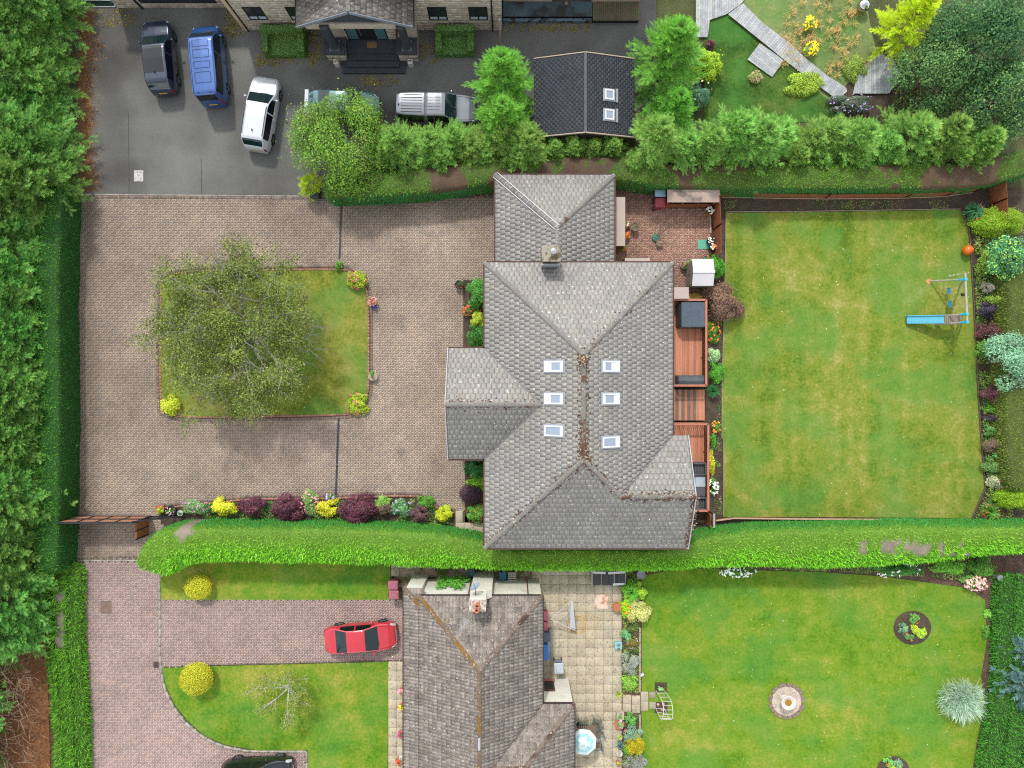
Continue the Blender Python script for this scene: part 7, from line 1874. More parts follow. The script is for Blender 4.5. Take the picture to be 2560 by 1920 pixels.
def bin_(px, py, label, c, rz=0.0, h=1.05, lidc=None, s=1.0):
    p = P(px, py, h); t = thing('wheelie_bin', label, 'bin', (p.x, p.y, 0.03), None, rz)
    b = MB(); prof = [(.22, .24, .06), (.27, .31, .9)]
    for a, d, z in prof:
        for x, y in ((-a, -d), (a, -d), (a, d), (-a, d)): b.v.append((x * s, y * s, z * h))
    b.f += [(0, 1, 5, 4), (1, 2, 6, 5), (2, 3, 7, 6), (3, 0, 4, 7), (3, 2, 1, 0), (4, 5, 6, 7)]
    b.build('body', mat('bin_' + label[:14].replace(' ', '_'), c, .5, .1, 3), t, local=True)
    lm = mat('lid_' + label[:14].replace(' ', '_'), lidc or c, .45, .08, 3)
    ld = MB().cbox((0, .0, .94 * h), (.60 * s, .70 * s, .09), .05).build('lid', lm, t, local=True)
    MB().cbox((0, -.04, .97 * h + .03), (.34 * s, .38 * s, .03), .012).build('lid_panel', lm, ld, local=True)
    MB().tube((-.2 * s, .37 * s, .9 * h), (.2 * s, .37 * s, .9 * h), .018, n=8).build('handle', M_BLACK, t, local=True)
    for sx in (-1, 1): MB().tube((sx * .2 * s, .25 * s, .09), (sx * .28 * s, .25 * s, .09), .09, .09, 12).build('wheel', M_BLACK, t, local=True)
    return t
bin_(1651, 480, 'grey bin with pale blue lid beside the log store', C(70, 84, 96), 1.57, lidc=C(150, 184, 204))
bin_(1651, 506, 'dark red wheelie bin next to the log store', C(150, 50, 58), 1.57)
bin_(982, 1464, 'maroon wheelie bin by the bungalow, farther from the red car', C(150, 70, 86), 1.57, lidc=C(176, 106, 120), s=.95)
bin_(984, 1488, 'maroon wheelie bin by the bungalow, nearer the red car', C(150, 70, 86), 1.57, lidc=C(182, 112, 124), s=.95)
bin_(1397, 1672, 'pale grey wheelie bin standing on the patio slabs', C(130, 146, 158), .06, lidc=C(196, 208, 216))
bin_(1366, 1594, 'dark slate bin tucked under the bungalow eave', C(70, 84, 104), 0, h=1.0, lidc=C(92, 106, 124), s=.9)
bin_(786, 482, 'low dark box bin under the tree by the kerb', C(58, 64, 70), 0, h=.7)

def potted(name, label, px, py, r0, h, mc, pal, leaf=.08, ph=.35, fl=None, z=0.03, square=False, n=220, spread=1.0, cat='plant pot'):
    p = P(px, py, z + h); t = thing(name, label, cat, (p.x, p.y, z)); r = seed()
    if square: pt = MB().cbox((p.x, p.y, z + h / 2), (r0 * 2, r0 * 2, h), .02).build('pot', mc, t)
    else: pt = MB().lathe((p.x, p.y, z), [(r0 * .72, 0), (r0 * .98, h * .9), (r0 * 1.06, h * .9), (r0 * 1.06, h), (r0 * .92, h), (r0 * .88, h * .88)], 16).build('pot', mc, t, smooth=False)
    if n:
        V, Fq, col = cloud(r, r0 * 1.05 * spread, r0 * 1.05 * spread, ph, n, leaf, pal, 5); V[:, 2] += h * .9
        mk('plant', V, Fq, LEAF, t, col, local=True)
    else: MB().lathe((p.x, p.y, z + h * .8), [(r0 * .9, 0)], 14).build('compost', M_SOIL, t)
    if fl:
        g = thing('x', 'x', 'x'); bpy.data.objects.remove(g)
        pal_, n_, s_ = fl; d = sph(r, n_, .2); pos = d * np.array([r0 * spread, r0 * spread, ph * .5]) + np.array([0, 0, h * .9 + ph * .55]); kk = 3
        P4 = np.repeat(pos, kk, 0) + r.normal(0, s_ * .3, (n_ * kk, 3))
        V, Fq, col = leafquads(r, P4, unit(np.repeat(d, kk, 0) + np.array([0, 0, .8])), s_, pal_, np.ones(n_ * kk), .9, .1); mk('blossom', V, Fq, LEAF, t, col, local=True)
    return t
TER = MATS['terracotta']; M_BLUEPOT = mat('blue_glaze', C(44, 56, 150), .3, .1, 3); M_STONEPOT = mat('stone_pot', C(190, 178, 158), .9, .15, 4); M_WHPOT = mat('white_pot', C(226, 224, 216), .6, .05); M_GRPOT = mat('grey_pot', C(150, 160, 164), .7, .1)
potted('flower_pot', 'pink and purple flower pot on the island edge facing the porch', 931, 754, .27, .35, TER, [C(150, 130, 90), C(110, 130, 70)], .07, .35, (PINKF, 14, .08), spread=1.2)
potted('blue_pot', 'small blue glazed pot beside the pink flower pot', 936, 766, .16, .26, M_BLUEPOT, [C(60, 80, 150)], .06, .1, n=60)
potted('flower_pot', 'leafy green pot with pale rim on the island edge', 932, 940, .30, .3, M_STONEPOT, MGRN, .09, .35, (MAGF, 3, .07), spread=1.1)
potted('flower_pot', 'dark green potted plant at the end of the upper house bed', 1148, 712, .28, .38, M_BLACK, DGRN, .09, .35, (REDF, 3, .06))
potted('flower_pot', 'lime potted plant in front of the gate', 399, 1273, .28, .3, TER, LIME, .09, .35)
potted('flower_pot', 'oval trough with pink and white flowers beside the gate', 428, 1276, .30, .25, M_BLACK, MGRN, .07, .2, (WHF + PINKF, 14, .07))
potted('flower_pot', 'small white pot among the flowers beside the gate', 450, 1283, .18, .26, M_WHPOT, DGRN, .07, .15, n=80)
potted('flower_pot', 'green pot plant with red flowers at the shed corner', 1712, 660, .30, .35, M_GRPOT, MGRN, .09, .35, (REDF, 6, .09))
potted('flower_pot', 'yellow leaved pot beside the shed roof', 1728, 655, .18, .3, M_GRPOT, LIME, .08, .25, n=120)
potted('blue_pot', 'dark blue pot with small plant behind the shed', 1766, 648, .2, .3, M_BLUEPOT, MGRN, .07, .25, (ORF, 3, .08))
potted('flower_basket', 'white flowers in a basket at the log store corner', 1773, 528, .26, .4, TER, DGRN, .08, .35, (WHF, 16, .10))
potted('flower_basket', 'white flowers on the courtyard fence beside the green mat', 1776, 601, .2, .5, M_BLACK, MGRN, .07, .3, (WHF, 14, .08))
potted('flower_basket', 'white and orange flowers near the fence end', 1783, 618, .22, .5, M_BLACK, MGRN, .07, .3, (WHF + ORF, 16, .09))
potted('flower_basket', 'white and yellow potted flowers against the cream store', 1567, 561, .18, .3, TER, MGRN, .07, .25, (WHF + [C(240, 190, 60)], 8, .08), n=120)
potted('flower_basket', 'orange potted flowers against the cream store', 1567, 588, .18, .3, TER, MGRN, .07, .25, (ORF, 14, .09), n=100)
potted('flower_pot', 'bright green pot plant at the end of the long cream store', 1558, 620, .22, .3, TER, BGRN, .08, .3)
potted('stone_ornament', 'weathered stone urn on the courtyard bricks near the cream store', 1587, 567, .26, .45, mat('weathered_stone', C(140, 126, 104), .95, .35, 5, .5), [C(120, 110, 90)], .06, .12, n=60, cat='urn')
potted('stone_ornament', 'round stone pot beside the green garden chair', 1649, 607, .22, .3, MATS['weathered_stone'], [C(180, 150, 120)], .06, .06, n=30, cat='urn')
potted('square_planter', 'pale square planter on the porch steps, under the left column', 839, 153, .15, .55, M_WHPOT, [C(150, 140, 90)], .07, .15, square=True, n=60)
potted('square_planter', 'pale square planter with red foliage under the right column', 1025, 153, .15, .55, M_WHPOT, [C(150, 90, 80), C(120, 100, 70)], .07, .15, square=True, n=60)
potted('terracotta_pot', 'empty terracotta pot beside the variegated bush', 1543, 1518, .28, .45, TER, [], n=0)
potted('square_planter', 'turquoise square planter on the patio edge', 1546, 1615, .24, .3, mat('turquoise_pot', C(150, 200, 206), .6, .06), [C(80, 90, 60), C(110, 130, 80)], .08, .08, square=True, n=60)
potted('square_planter', 'square stone planter by the slab crossing', 1551, 1791, .25, .35, M_STONEPOT, MGRN, .09, .12, square=True, n=70)
potted('blue_pot', 'cobalt blue pot beside the square stone planter', 1555, 1798, .14, .3, M_BLUEPOT, [C(50, 60, 150)], .05, .06, n=30)
potted('terracotta_pot', 'wide terracotta bowl with green plant on the patio edge', 1548, 1811, .32, .3, TER, [C(150, 176, 130), C(110, 150, 90)], .09, .2, (LILF, 3, .08))
potted('flower_pot', 'lime leaved pot on the patio below the terracotta bowl', 1549, 1844, .18, .25, M_WHPOT, LIME, .09, .25, n=140)
potted('glazed_bowl', 'turquoise glazed bowl with dark plum plant on the patio', 1550, 1864, .19, .28, mat('teal_glaze', C(90, 150, 160), .3, .1), PURP, .06, .08, n=90)
potted('glazed_bowl', 'white glazed bowl on the patio below the plum one', 1549, 1885, .19, .28, M_WHPOT, [C(130, 130, 90)], .07, .12, n=50)
potted('flower_pot', 'small pot with lime leaves by the lower lavender bush', 1546, 1908, .16, .25, TER, LIME, .09, .25, n=90)
for px, py, f, lab in ((1003, 1728, PINKF, 'pink flowers in a pot by the bungalow wall, upper of two'), (1004, 1767, [C(240, 190, 40)], 'yellow flowers in a pot by the bungalow wall'), (1003, 1834, MAGF, 'magenta flowers in a pot by the bungalow wall'), (996, 1902, REDF, 'red flowers in a pot beside the white trough')):
    potted('flower_pot', lab, px, py, .2, .3, TER, MGRN, .07, .28, (f, 14, .09), n=130)
potted('square_planter', 'white trough of green plants at the bungalow wall', 1004, 1900, .18, .3, M_WHPOT, MGRN, .07, .15, square=True, n=60)
potted('plastic_bucket', 'grey bucket on the soil behind the cold frame', 1603, 1437, .27, .3, mat('grey_bucket', C(150, 152, 160), .6), [], n=0, cat='bucket')
# courtyard: garden chair on its side and a green mat
c = P(1640, 593); t = thing('garden_chair', 'green garden chair with splayed metal legs lying on the bricks', 'chair', (c.x, c.y, .03))
MB().lathe((c.x - .05, c.y - .05, .10), [(.24, 0), (.26, .03), (.24, .07), (.05, .09)], 14).build('seat', mat('green_seat', C(64, 116, 100), .5, .1), t)
for k, (dx, dy) in enumerate(((.9, .75), (.5, .95), (.75, .2), (.3, .55))): MB().tube((c.x, c.y, .16), (c.x + dx * .75, c.y + dy * .75, .06 + .1 * k), .018, n=6).build('leg', mat('tube_grey', C(120, 116, 112), .5), t)
a, b = P(1744, 623), P(1778, 600); t = thing('rubber_mat', 'turquoise green mat on the courtyard bricks', 'mat', ((a.x + b.x) / 2, (a.y + b.y) / 2, .034))
MB().cbox(((a.x + b.x) / 2, (a.y + b.y) / 2, .046), (b.x - a.x, b.y - a.y, .02), .006).build('sheet', mat('mint_mat', C(112, 196, 166), .7, .08, 3), t)
a, b = P(1775, 538), P(1776, 584); t = thing('white_pipe', 'pale pipe lying along the foot of the courtyard fence', 'pipe', (a.x, a.y, .03)); MB().tube((a.x, a.y, .08), (b.x, b.y, .08), .05, .05, 10).build('pipe', mat('pale_pipe', C(206, 184, 170), .7, .1), t)
# slim pole near the conifer
a = P(1251, 112); t = thing('slim_pole', 'slim pale pink pole standing by the corner of the stone house', 'pole', (a.x, a.y, 0)); MB().tube((a.x, a.y, 0), (a.x, a.y, 3.0), .045, .04, 8).build('shaft', mat('pinkish_pole', C(206, 168, 156), .6), t); MB().tube((a.x, a.y, 3.0), (a.x, a.y, 3.04), .05, .03, 8).build('cap', M_WHITE, t)

# turf sofas in front of the stone house
def turf_sofa(label, x0, y0, x1, y1, w=None):
    c = P((x0 + x1) / 2, (y0 + y1) / 2, .5); t = thing('turf_sofa', label, 'topiary', (c.x, c.y, .012), None); r = seed()
    Wd, D = m_(x1 - x0, .5) - .15, m_(y1 - y0, .5) - .1
    boxes = [((0, -.05, .19), (Wd, D - .1, .38), 'seat'), ((0, D / 2 - .2, .55), (Wd, .40, 1.1), 'backrest'), ((-Wd / 2 + .2, -.05, .40), (.4, D - .12, .8), 'arm'), ((Wd / 2 - .2, -.05, .40), (.4, D - .12, .8), 'arm')]
    for (cx, cy, cz), (a, b, h), nm in boxes:
        pos = []; nn = []
        for ax in range(3):
            for s in (-1, 1):
                if ax == 2 and s < 0: continue
                dims = [a, b, h]; o = [q for q in range(3) if q != ax]; n = int(dims[o[0]] * dims[o[1]] * 420)
                q = np.zeros((n, 3)); q[:, ax] = s * dims[ax] / 2; q[:, o[0]] = r.uniform(-.5, .5, n) * dims[o[0]]; q[:, o[1]] = r.uniform(-.5, .5, n) * dims[o[1]]
                v = np.zeros((n, 3)); v[:, ax] = s; pos.append(q); nn.append(v)
        pos = np.concatenate(pos) + np.array([cx, cy, cz]); nn = np.concatenate(nn); n = len(pos)
        V, Fq, col = leafquads(r, pos + nn * .012, unit(nn + .35 * sph(r, n)), .085, [C(84, 118, 58), C(74, 106, 52), C(96, 128, 66)], np.ones(n), .8, .12)
        o = MB().cbox((cx, cy, cz), (a - .02, b - .02, h - .01), .05).build(nm, mat('turf_core', C(70, 100, 48), .95, .2, 5), t, local=True)
        g = mk('turf', V, Fq, LEAF, o, col, local=True); g['kind'] = 'stuff'
turf_sofa('grass-covered sofa topiary between the windows and the porch', 655, 73, 766, 138); turf_sofa('grass-covered sofa topiary on the far side of the porch', 1087, 73, 1188, 136)

# gate
M_GATE = mat('gate_frame', C(44, 44, 50), .5, .08); M_GPAN = mat('gate_panel', C(190, 132, 104), .8, .1, 2)
a, b = P(196, 1290), P(378, 1290); hg = 2.05; t = thing('driveway_gate', 'black framed sliding gate with eight orange-brown panels across the drive', 'gate', ((a.x + b.x) / 2, a.y, .03))
for z in (.12, hg / 2 + .06, hg): MB().beam((a.x, a.y, z + .03), (b.x, a.y, z + .03), .11, .12).build('rail', M_GATE, t)
for k in range(5):
    x = a.x + (b.x - a.x) * k / 4; MB().box((x, a.y, hg / 2 + .05), (.13, .08, hg)).build('stile', M_GATE, t)
for k in range(4):
    for j in range(2):
        x = a.x + (b.x - a.x) * (k + .5) / 4; z = .15 + (hg / 2 - .05) * (j + .5) + (.06 if j else .03)
        MB().box((x, a.y, z), ((b.x - a.x) / 4 - .09, .025, hg / 2 - .14)).build('panel', M_GPAN, t)
MB().beam((a.x, a.y, .06), (b.x + 2.6, a.y - .02, .06), .08, .06).build('track', M_GATE, t)
for x, z in ((b.x + .3, 1.9), (b.x + 1.2, .2)): MB().beam((b.x - .1, a.y + .04, hg), (x + 1.2, a.y + .05, z * .2), .07, .07).build('brace', M_GATE, t)
a2 = P(372, 1293); t = thing('gate_screen', 'orange timber screen panel beside the gate, half under the hedge', 'screen', (a2.x, a2.y, .02))
MB().box((a2.x, a2.y - .55, .75), (.05, 1.0, 1.4)).build('panel', mat('orange_screen', C(176, 108, 62), .8, .15, 3), t)
for y in (.0, .55, 1.1): MB().box((a2.x, a2.y - y - .02, .75), (.08, .08, 1.5)).build('post', M_GATE, t)

# swing set, slide
M_POLE = mat('grey_round_timber', C(190, 178, 164), .85, .15, 4); M_CYAN = mat('cyan_plastic', C(70, 190, 216), .45, .06); M_SEATB = mat('blue_swing_seat', C(30, 130, 176), .45, .06)
zt = 2.1; A, B = P(2413, 682, zt), P(2418, 806, zt)
t = thing('swing_set', 'timber swing frame with two blue seats on the back lawn', 'swing set', (*P(2370, 745).xy, .03))
MB().tube(A, B, .06, .06, 10).build('top_bar', M_POLE, t)
legs = [(P(2413, 698, zt), P(2324, 703)), (P(2413, 698, zt), P(2400, 712)), (P(2416, 785, zt), P(2330, 792)), (P(2416, 785, zt), P(2402, 790)), (P(2417, 805, zt), P(2338, 812)), (P(2417, 805, zt), P(2404, 806))]
for a, b in legs: MB().tube(a, (b.x, b.y, .03), .05, .05, 8).build('leg', M_POLE, t)
for k in (0, 2, 4):
    a = legs[k][0]; MB().box((a.x, a.y, a.z), (.17, .17, .17)).tube(a, a + (Vector((legs[k][1].x, legs[k][1].y, .03)) - a).normalized() * .4, .075, .075, 8).build('bracket', M_CYAN, t)
for (sx, sy), (by0, by1) in (((2372, 727), (711, 730)), ((2374, 760), (740, 762))):
    s = P(sx, sy, .45); st_ = MB().cbox((s.x, s.y, .47), (.20, .42, .04), .015).build('swing_seat', M_SEATB, t)
    for e, by in ((.19, by0), (-.19, by1)): p = P(2415, by, zt); MB().tube((s.x, s.y + e, .48), (p.x, p.y, zt - .05), .010, n=5).build('rope', mat('rope', C(206, 200, 180), .9), st_)
p = P(2412, 737, 1.5); MB().box((p.x - .1, p.y, 1.5), (.22, .18, .12)).build('trapeze', M_BLACK, t)
a = P(2413, 682, zt); q = [a] + [P(x, y, z) for x, y, z in ((2395, 686, 1.5), (2374, 690, 1.1), (2362, 700, .3))]
MB().path(q, .016, 6).build('climbing_rope', MATS['rope'], t)
for x, y, z in ((2384, 688, 1.3), (2395, 686, 1.5), (2374, 690, 1.1)): p = P(x, y, z); MB().lathe((p.x, p.y, z - .05), [(.02, 0), (.05, .03), (.05, .07), (.02, .1)], 8).build('knot', MATS['rope'], t)
p = P(2322, 704); MB().lathe((p.x, p.y, .03), [(.20, 0), (.19, .02), (.02, .025)], 7).build('foot_pad', mat('orange_pad', C(206, 160, 92), .9, .2, 6), t)
t = thing('garden_slide', 'cyan plastic slide with slatted timber platform beside the swing', 'slide', (*P(2320, 798).xy, .03))
lo, hi = P(2267, 799, .18), P(2360, 798, 1.05)
sl = MB(); wd_ = .27; n = 12
for k in range(n + 1):
    u = k / n; c = lo + (hi - lo) * u; c.z = .18 + (1.05 - .18) * (u ** 1.15)
    for y, z in ((-wd_, .12), (-wd_ + .04, .12), (-wd_ + .05, .0), (wd_ - .05, .0), (wd_ - .04, .12), (wd_, .12), (wd_, -.03), (-wd_, -.03)): sl.v.append((c.x, c.y + y, c.z + z))
for k in range(n):
    for j in range(8): sl.f.append((k*8 + j, k*8 + (j+1) % 8, (k+1)*8 + (j+1) % 8, (k+1)*8 + j))
sl.f.append(tuple(range(8))); sl.f.append(tuple(n*8 + j for j in range(8))[::-1])
sl.build('chute', mat('slide_cyan', C(96, 190, 214), .4, .06, 2), t)
pa, pb = P(2362, 809, 1.05), P(2404, 786, 1.05); k_ = 9
for k in range(k_): x = pa.x + (pb.x - pa.x) * (k + .5) / k_; MB().box((x, (pa.y + pb.y) / 2, 1.04), ((pb.x - pa.x) / k_ - .015, pb.y - pa.y, .03)).build('platform_slat', mat('grey_slat', C(146, 132, 118), .9, .2, 4), t)
for x in (pa.x + .04, pb.x - .04):
    for y in (pa.y + .04, pb.y - .04): MB().box((x, y, .52), (.07, .07, 1.0)).build('leg', M_POLE, t)
MB().box((lo.x + .05, lo.y, .08), (.08, .5, .1)).build('foot', M_BLACK, t)
# space hopper
c = P(2418, 626, .3); t = thing('space_hopper', 'shiny orange space hopper ball on the lawn edge', 'ball', (c.x, c.y, .03))
pf = [(.33 * math.sin(math.pi * k / 14), .33 - .33 * math.cos(math.pi * k / 14)) for k in range(1, 14)]
MB().lathe((c.x, c.y, .03), pf, 24).build('ball', mat('orange_rubber', C(240, 110, 24), .25, .03, spec=.6), t, smooth=True)
for s in (-1, 1): MB().tube((c.x - .08 + s * .045, c.y + .22, .55), (c.x - .10 + s * .06, c.y + .38, .66), .03, .02, 8).build('handle', mat('orange_handle', C(236, 150, 90), .4), t)

# mirrored garden sphere
c = P(2157, 17, .4); t = thing('mirror_sphere', 'mirrored metal garden sphere beside the golden conifer', 'ornament', (c.x, c.y, .01))
pf = [(.40 * math.sin(math.pi * k / 20), .40 - .40 * math.cos(math.pi * k / 20)) for k in range(1, 20)]
MB().lathe((c.x, c.y, .06), pf, 28).build('sphere', mat('mirror_steel', C(226, 226, 230), .04, 0, metal=1.0), t, smooth=True)
MB().lathe((c.x, c.y, 0), [(.2, .0), (.2, .06), (.1, .07)], 14).build('base', M_BLACK, t)

# boardwalk
M_GREYW = [mat('silver_board_%d' % k, c_, .9, .2, 2, .2, stretch=None, fine=.25, finescale=16) for k, c_ in enumerate((C(190, 192, 192), C(182, 186, 189), C(196, 197, 195), C(174, 180, 184)))]
def planks(label, poly, ang, bw=.15, z=.16, name='boardwalk'):
    """boards clipped to a polygon, running along direction ang (radians)"""
    w = [Vector((p.x, p.y)) for p in W(poly)]; d = Vector((math.cos(ang), math.sin(ang))); nrm = Vector((-d.y, d.x)); c0 = w[0]
    uv = [((p - c0).dot(d), (p - c0).dot(nrm)) for p in w]
    t = thing(name, label, 'boardwalk', (c0.x, c0.y, 0)); v0, v1 = min(v for u, v in uv), max(v for u, v in uv); n = max(1, round((v1 - v0) / bw))
    def span(v):
        xs = []
        for i in range(len(uv)):
            (a, b), (c, e) = uv[i - 1], uv[i]
            if (b > v) != (e > v): xs.append(a + (c - a) * (v - b) / (e - b))
        return (min(xs), max(xs)) if len(xs) > 1 else None
    for k in range(n):
        va, vb = v0 + (v1 - v0) * k / n + .005, v0 + (v1 - v0) * (k + 1) / n - .005
        s = span((va + vb) / 2)
        if not s or s[1] - s[0] < .05: continue
        sa, sb = span(va) or s, span(vb) or s; q = [(sa[0], va), (sa[1], va), (sb[1], vb), (sb[0], vb)]
        pts = [c0 + d * u + nrm * v for u, v in q]; zz = z + rd.uniform(-.004, .004)
        MB().prism(ccw([(p.x, p.y) for p in pts]), zz - .03, zz).build('board', rd.choice(M_GREYW), t)
    cx = sum((p.x for p in w)) / len(w); cy = sum((p.y for p in w)) / len(w)
    MB().prism(ccw([(cx + (p.x - cx) * .94, cy + (p.y - cy) * .94) for p in w]), .0, z - .036).build('joist', M_TIMB, t)
    return t
wa = math.atan2(-(250 - 25), (2105 - 1835))      # walkway direction in world (image y is down)
planks('wide silver boarded platform beside the largest conifer', [(1738, -40), (1866, -40), (1860, 0), (1852, 12), (1816, 38), (1770, 54), (1768, 96), (1738, 96)], math.pi / 2)
planks('diagonal silver grey boardwalk crossing the turf', [(1854, 11), (1905, 62), (1972, 112), (2010, 148), (2064, 192), (2112, 222), (2114, 232), (2092, 254), (2040, 216), (1960, 155), (1900, 106), (1818, 40)], wa + math.pi / 2, z=.20)
planks('square silver boarded platform beside the diagonal boardwalk', [(1900, 107), (1958, 154), (1928, 195), (1867, 151)], wa, z=.14)
planks('curved weathered boardwalk deck in the shade of the dark tree', [(2195, 136), (2230, 150), (2250, 190), (2220, 236), (2130, 236), (2136, 205), (2152, 172), (2174, 150)], math.pi / 2, z=.14)

# bird bath in a ring of stones
c = P(1966, 1752); t = thing('stone_ring', 'ring of brown stones round a gravel circle on the lawn', 'edging', (c.x, c.y, .03))
MB().lathe((c.x, c.y, .032), [(.98, 0), (.96, .015)], 30).build('gravel', mat('pale_gravel', C(206, 190, 172), .95, .25, 3, .6, fine=.4, finescale=16), t)
for k in range(22):
    a = 2 * math.pi * k / 22 + rd.uniform(-.04, .04); MB().cbox((c.x + math.cos(a) * 1.08, c.y + math.sin(a) * 1.08, .07), (.22, rd.uniform(.22, .28), .10), .04, a).build('stone', mat('brown_stone', C(150, 128, 122), .95, .25, 5, .4), t)
c = P(1971, 1757, .7); t = thing('bird_bath', 'white bird bath with yellow-brown water in the stone ring', 'bird bath', (c.x, c.y, .045))
MB().lathe((c.x, c.y, .045), [(.22, 0), (.22, .06), (.10, .12), (.09, .5), (.20, .58), (.47, .66), (.47, .72), (.38, .72), (.34, .66), (.02, .62)], 28).build('pedestal', mat('white_stone', C(228, 218, 212), .8, .06, 3), t, smooth=True)
MB().lathe((c.x, c.y, .68), [(.36, .01), (.02, .012)], 24).build('water', mat('ochre_water', C(170, 128, 40), .1, .1, 3), t)
# round rose beds
for (px, py, R, lab, ros) in ((2280, 1569, 46, 'round soil bed with a few roses in the lawn', [(2288, 1548, .4), (2260, 1572, .5), (2288, 1576, .5), (2275, 1592, .4), (2306, 1584, .5)]), (2232, 1926, 40, 'round planted bed at the bottom of the lawn', [(2225, 1908, .5), (2245, 1912, .5), (2235, 1920, .5)])):
    c = P(px, py); t = thing('round_bed', lab, 'flower bed', (c.x, c.y, .03)); R_ = m_(R)
    MB().lathe((c.x, c.y, .03), [(R_ * 1.03, 0), (R_, .03), (R_ * .6, .06), (.02, .07)], 32, 1, .9).build('soil', M_SOIL, t, smooth=True)
    for k, (x, y, h) in enumerate(ros):
        shrub('rose_bush', 'rose with %s in the round bed' % (['red bloom at the top', 'blue-green leaves', 'lime leaves in the middle', 'red bloom at the rim', 'lime leaves at the side'][k] if R == 46 else ['olive leaves', 'pink bloom', 'dense dark leaves'][k]), x, y, 14, 14, h, [[C(96, 150, 84), C(120, 164, 60)], [C(110, 150, 110)], [C(170, 196, 60)], [C(96, 146, 80)], [C(160, 190, 60)]][k], .10, fl=(REDF, 2, .08) if k in (0, 3) else None, dens=600)

# things round the bungalow
c = P(1521, 1437); t = thing('garden_cold_frame', 'collapsed cold frame of black panels in white frames by the hedge', 'cold frame', (c.x, c.y, .055))
a, b = P(1480, 1464, .45), P(1564, 1405, .45)
MB().prism([(a.x + .05, a.y + .05), (b.x - .05, a.y + .05), (b.x - .05, b.y - .05), (a.x + .05, b.y - .05)], .05, .40).build('box', mat('black_liner', C(58, 58, 60), .7, .2, 2, .2), t)
for j in range(2):
    for i in range(4):
        x0, x1 = a.x + (b.x - a.x) * i / 4, a.x + (b.x - a.x) * (i + 1) / 4; y0, y1 = a.y + (b.y - a.y) * j / 2, a.y + (b.y - a.y) * (j + 1) / 2
        MB().box(((x0 + x1) / 2, (y0 + y1) / 2, .43 + rd.uniform(-.02, .02)), (x1 - x0 - .05, y1 - y0 - .05, .015)).build('panel', mat('black_film', C(66, 64, 64), .4, .25, 3, .3, finescale=6), t)
for x in (a.x, a.x + (b.x - a.x) * .27, a.x + (b.x - a.x) * .66, b.x): MB().box((x, (a.y + b.y) / 2, .45), (.07 if x in (a.x,) else .035, b.y - a.y, .05)).build('bar', mat('pinkish_bar', C(206, 186, 176), .7), t)
for y, x0, x1, rz in ((a.y + (b.y - a.y) * .55, .02, .40, .04), (a.y + (b.y - a.y) * .55, .48, .97, -.06), (a.y + .10, .62, .97, -.05)): MB().box((a.x + (b.x - a.x) * (x0 + x1) / 2, y, .47), ((b.x - a.x) * (x1 - x0), .14, .03), -rz).build('slat', M_WHITE, t)
p, q = P(1548, 1464), P(1566, 1475); t = thing('loose_batten', 'white batten sticking out from the cold frame onto the plants', 'batten', (p.x, p.y, .05)); MB().beam((p.x, p.y, .30), (q.x, q.y, .12), .05, .03).build('strip', mat('white_batten', C(228, 220, 212), .7), t); MB().box((p.x, p.y, .17), (.05, .05, .24)).build('peg', M_TIMB, t)
a, b = P(1486, 1521), P(1520, 1485); t = thing('rusty_sheet', 'square rust-stained white metal sheet on the patio', 'sheet', ((a.x + b.x) / 2, (a.y + b.y) / 2, .055)); MB().cbox(((a.x + b.x) / 2, (a.y + b.y) / 2, .062), (b.x - a.x, b.y - a.y, .02), .006).build('sheet', mat('rusty_white', C(236, 214, 196), .7, .1, 3, c2=C(206, 132, 86), c2scale=2.2, c2thr=(.46, .60)), t)
# rotary airer, folded open on one side
c = P(1433, 1545, 1.0); t = thing('rotary_airer', 'white triangular clothes airer on the patio', 'airer', (c.x, c.y, .055))
Mz = mat('airer_white', C(222, 222, 220), .5); tri = [P(1427, 1502, 1.1), P(1377, 1548, 1.1), P(1437, 1576, .5)]
for i in range(3): MB().tube(tri[i - 1], tri[i], .02, .02, 6).build('arm', Mz, t)
MB().tube((tri[0].x, tri[0].y, .05), tri[0], .025, .02, 8).build('pole', Mz, t); MB().tube((tri[2].x, tri[2].y, .05), tri[2], .02, .02, 6).build('pole', Mz, t); MB().tube((tri[1].x, tri[1].y, .05), tri[1], .02, .02, 6).build('pole', Mz, t)
for k in range(1, 8): u = k / 8; MB().tube(tri[1] + (tri[0] - tri[1]) * u, tri[1] + (tri[2] - tri[1]) * u, .007, .007, 5).build('line', Mz, t)
x0 = tri[0]; sh = MB().quad(x0, x0 + Vector((.12, 0, -.02)), tri[2] + Vector((.05, .1, .1)), tri[2] + Vector((-.35, .25, .1))).quad(tri[2] + Vector((-.35, .25, .085)), tri[2] + Vector((.05, .1, .085)), x0 + Vector((.12, 0, -.035)), x0 - Vector((0, 0, .015))).build('cloth', mat('pale_cloth', C(206, 210, 216), .9, .05), t)
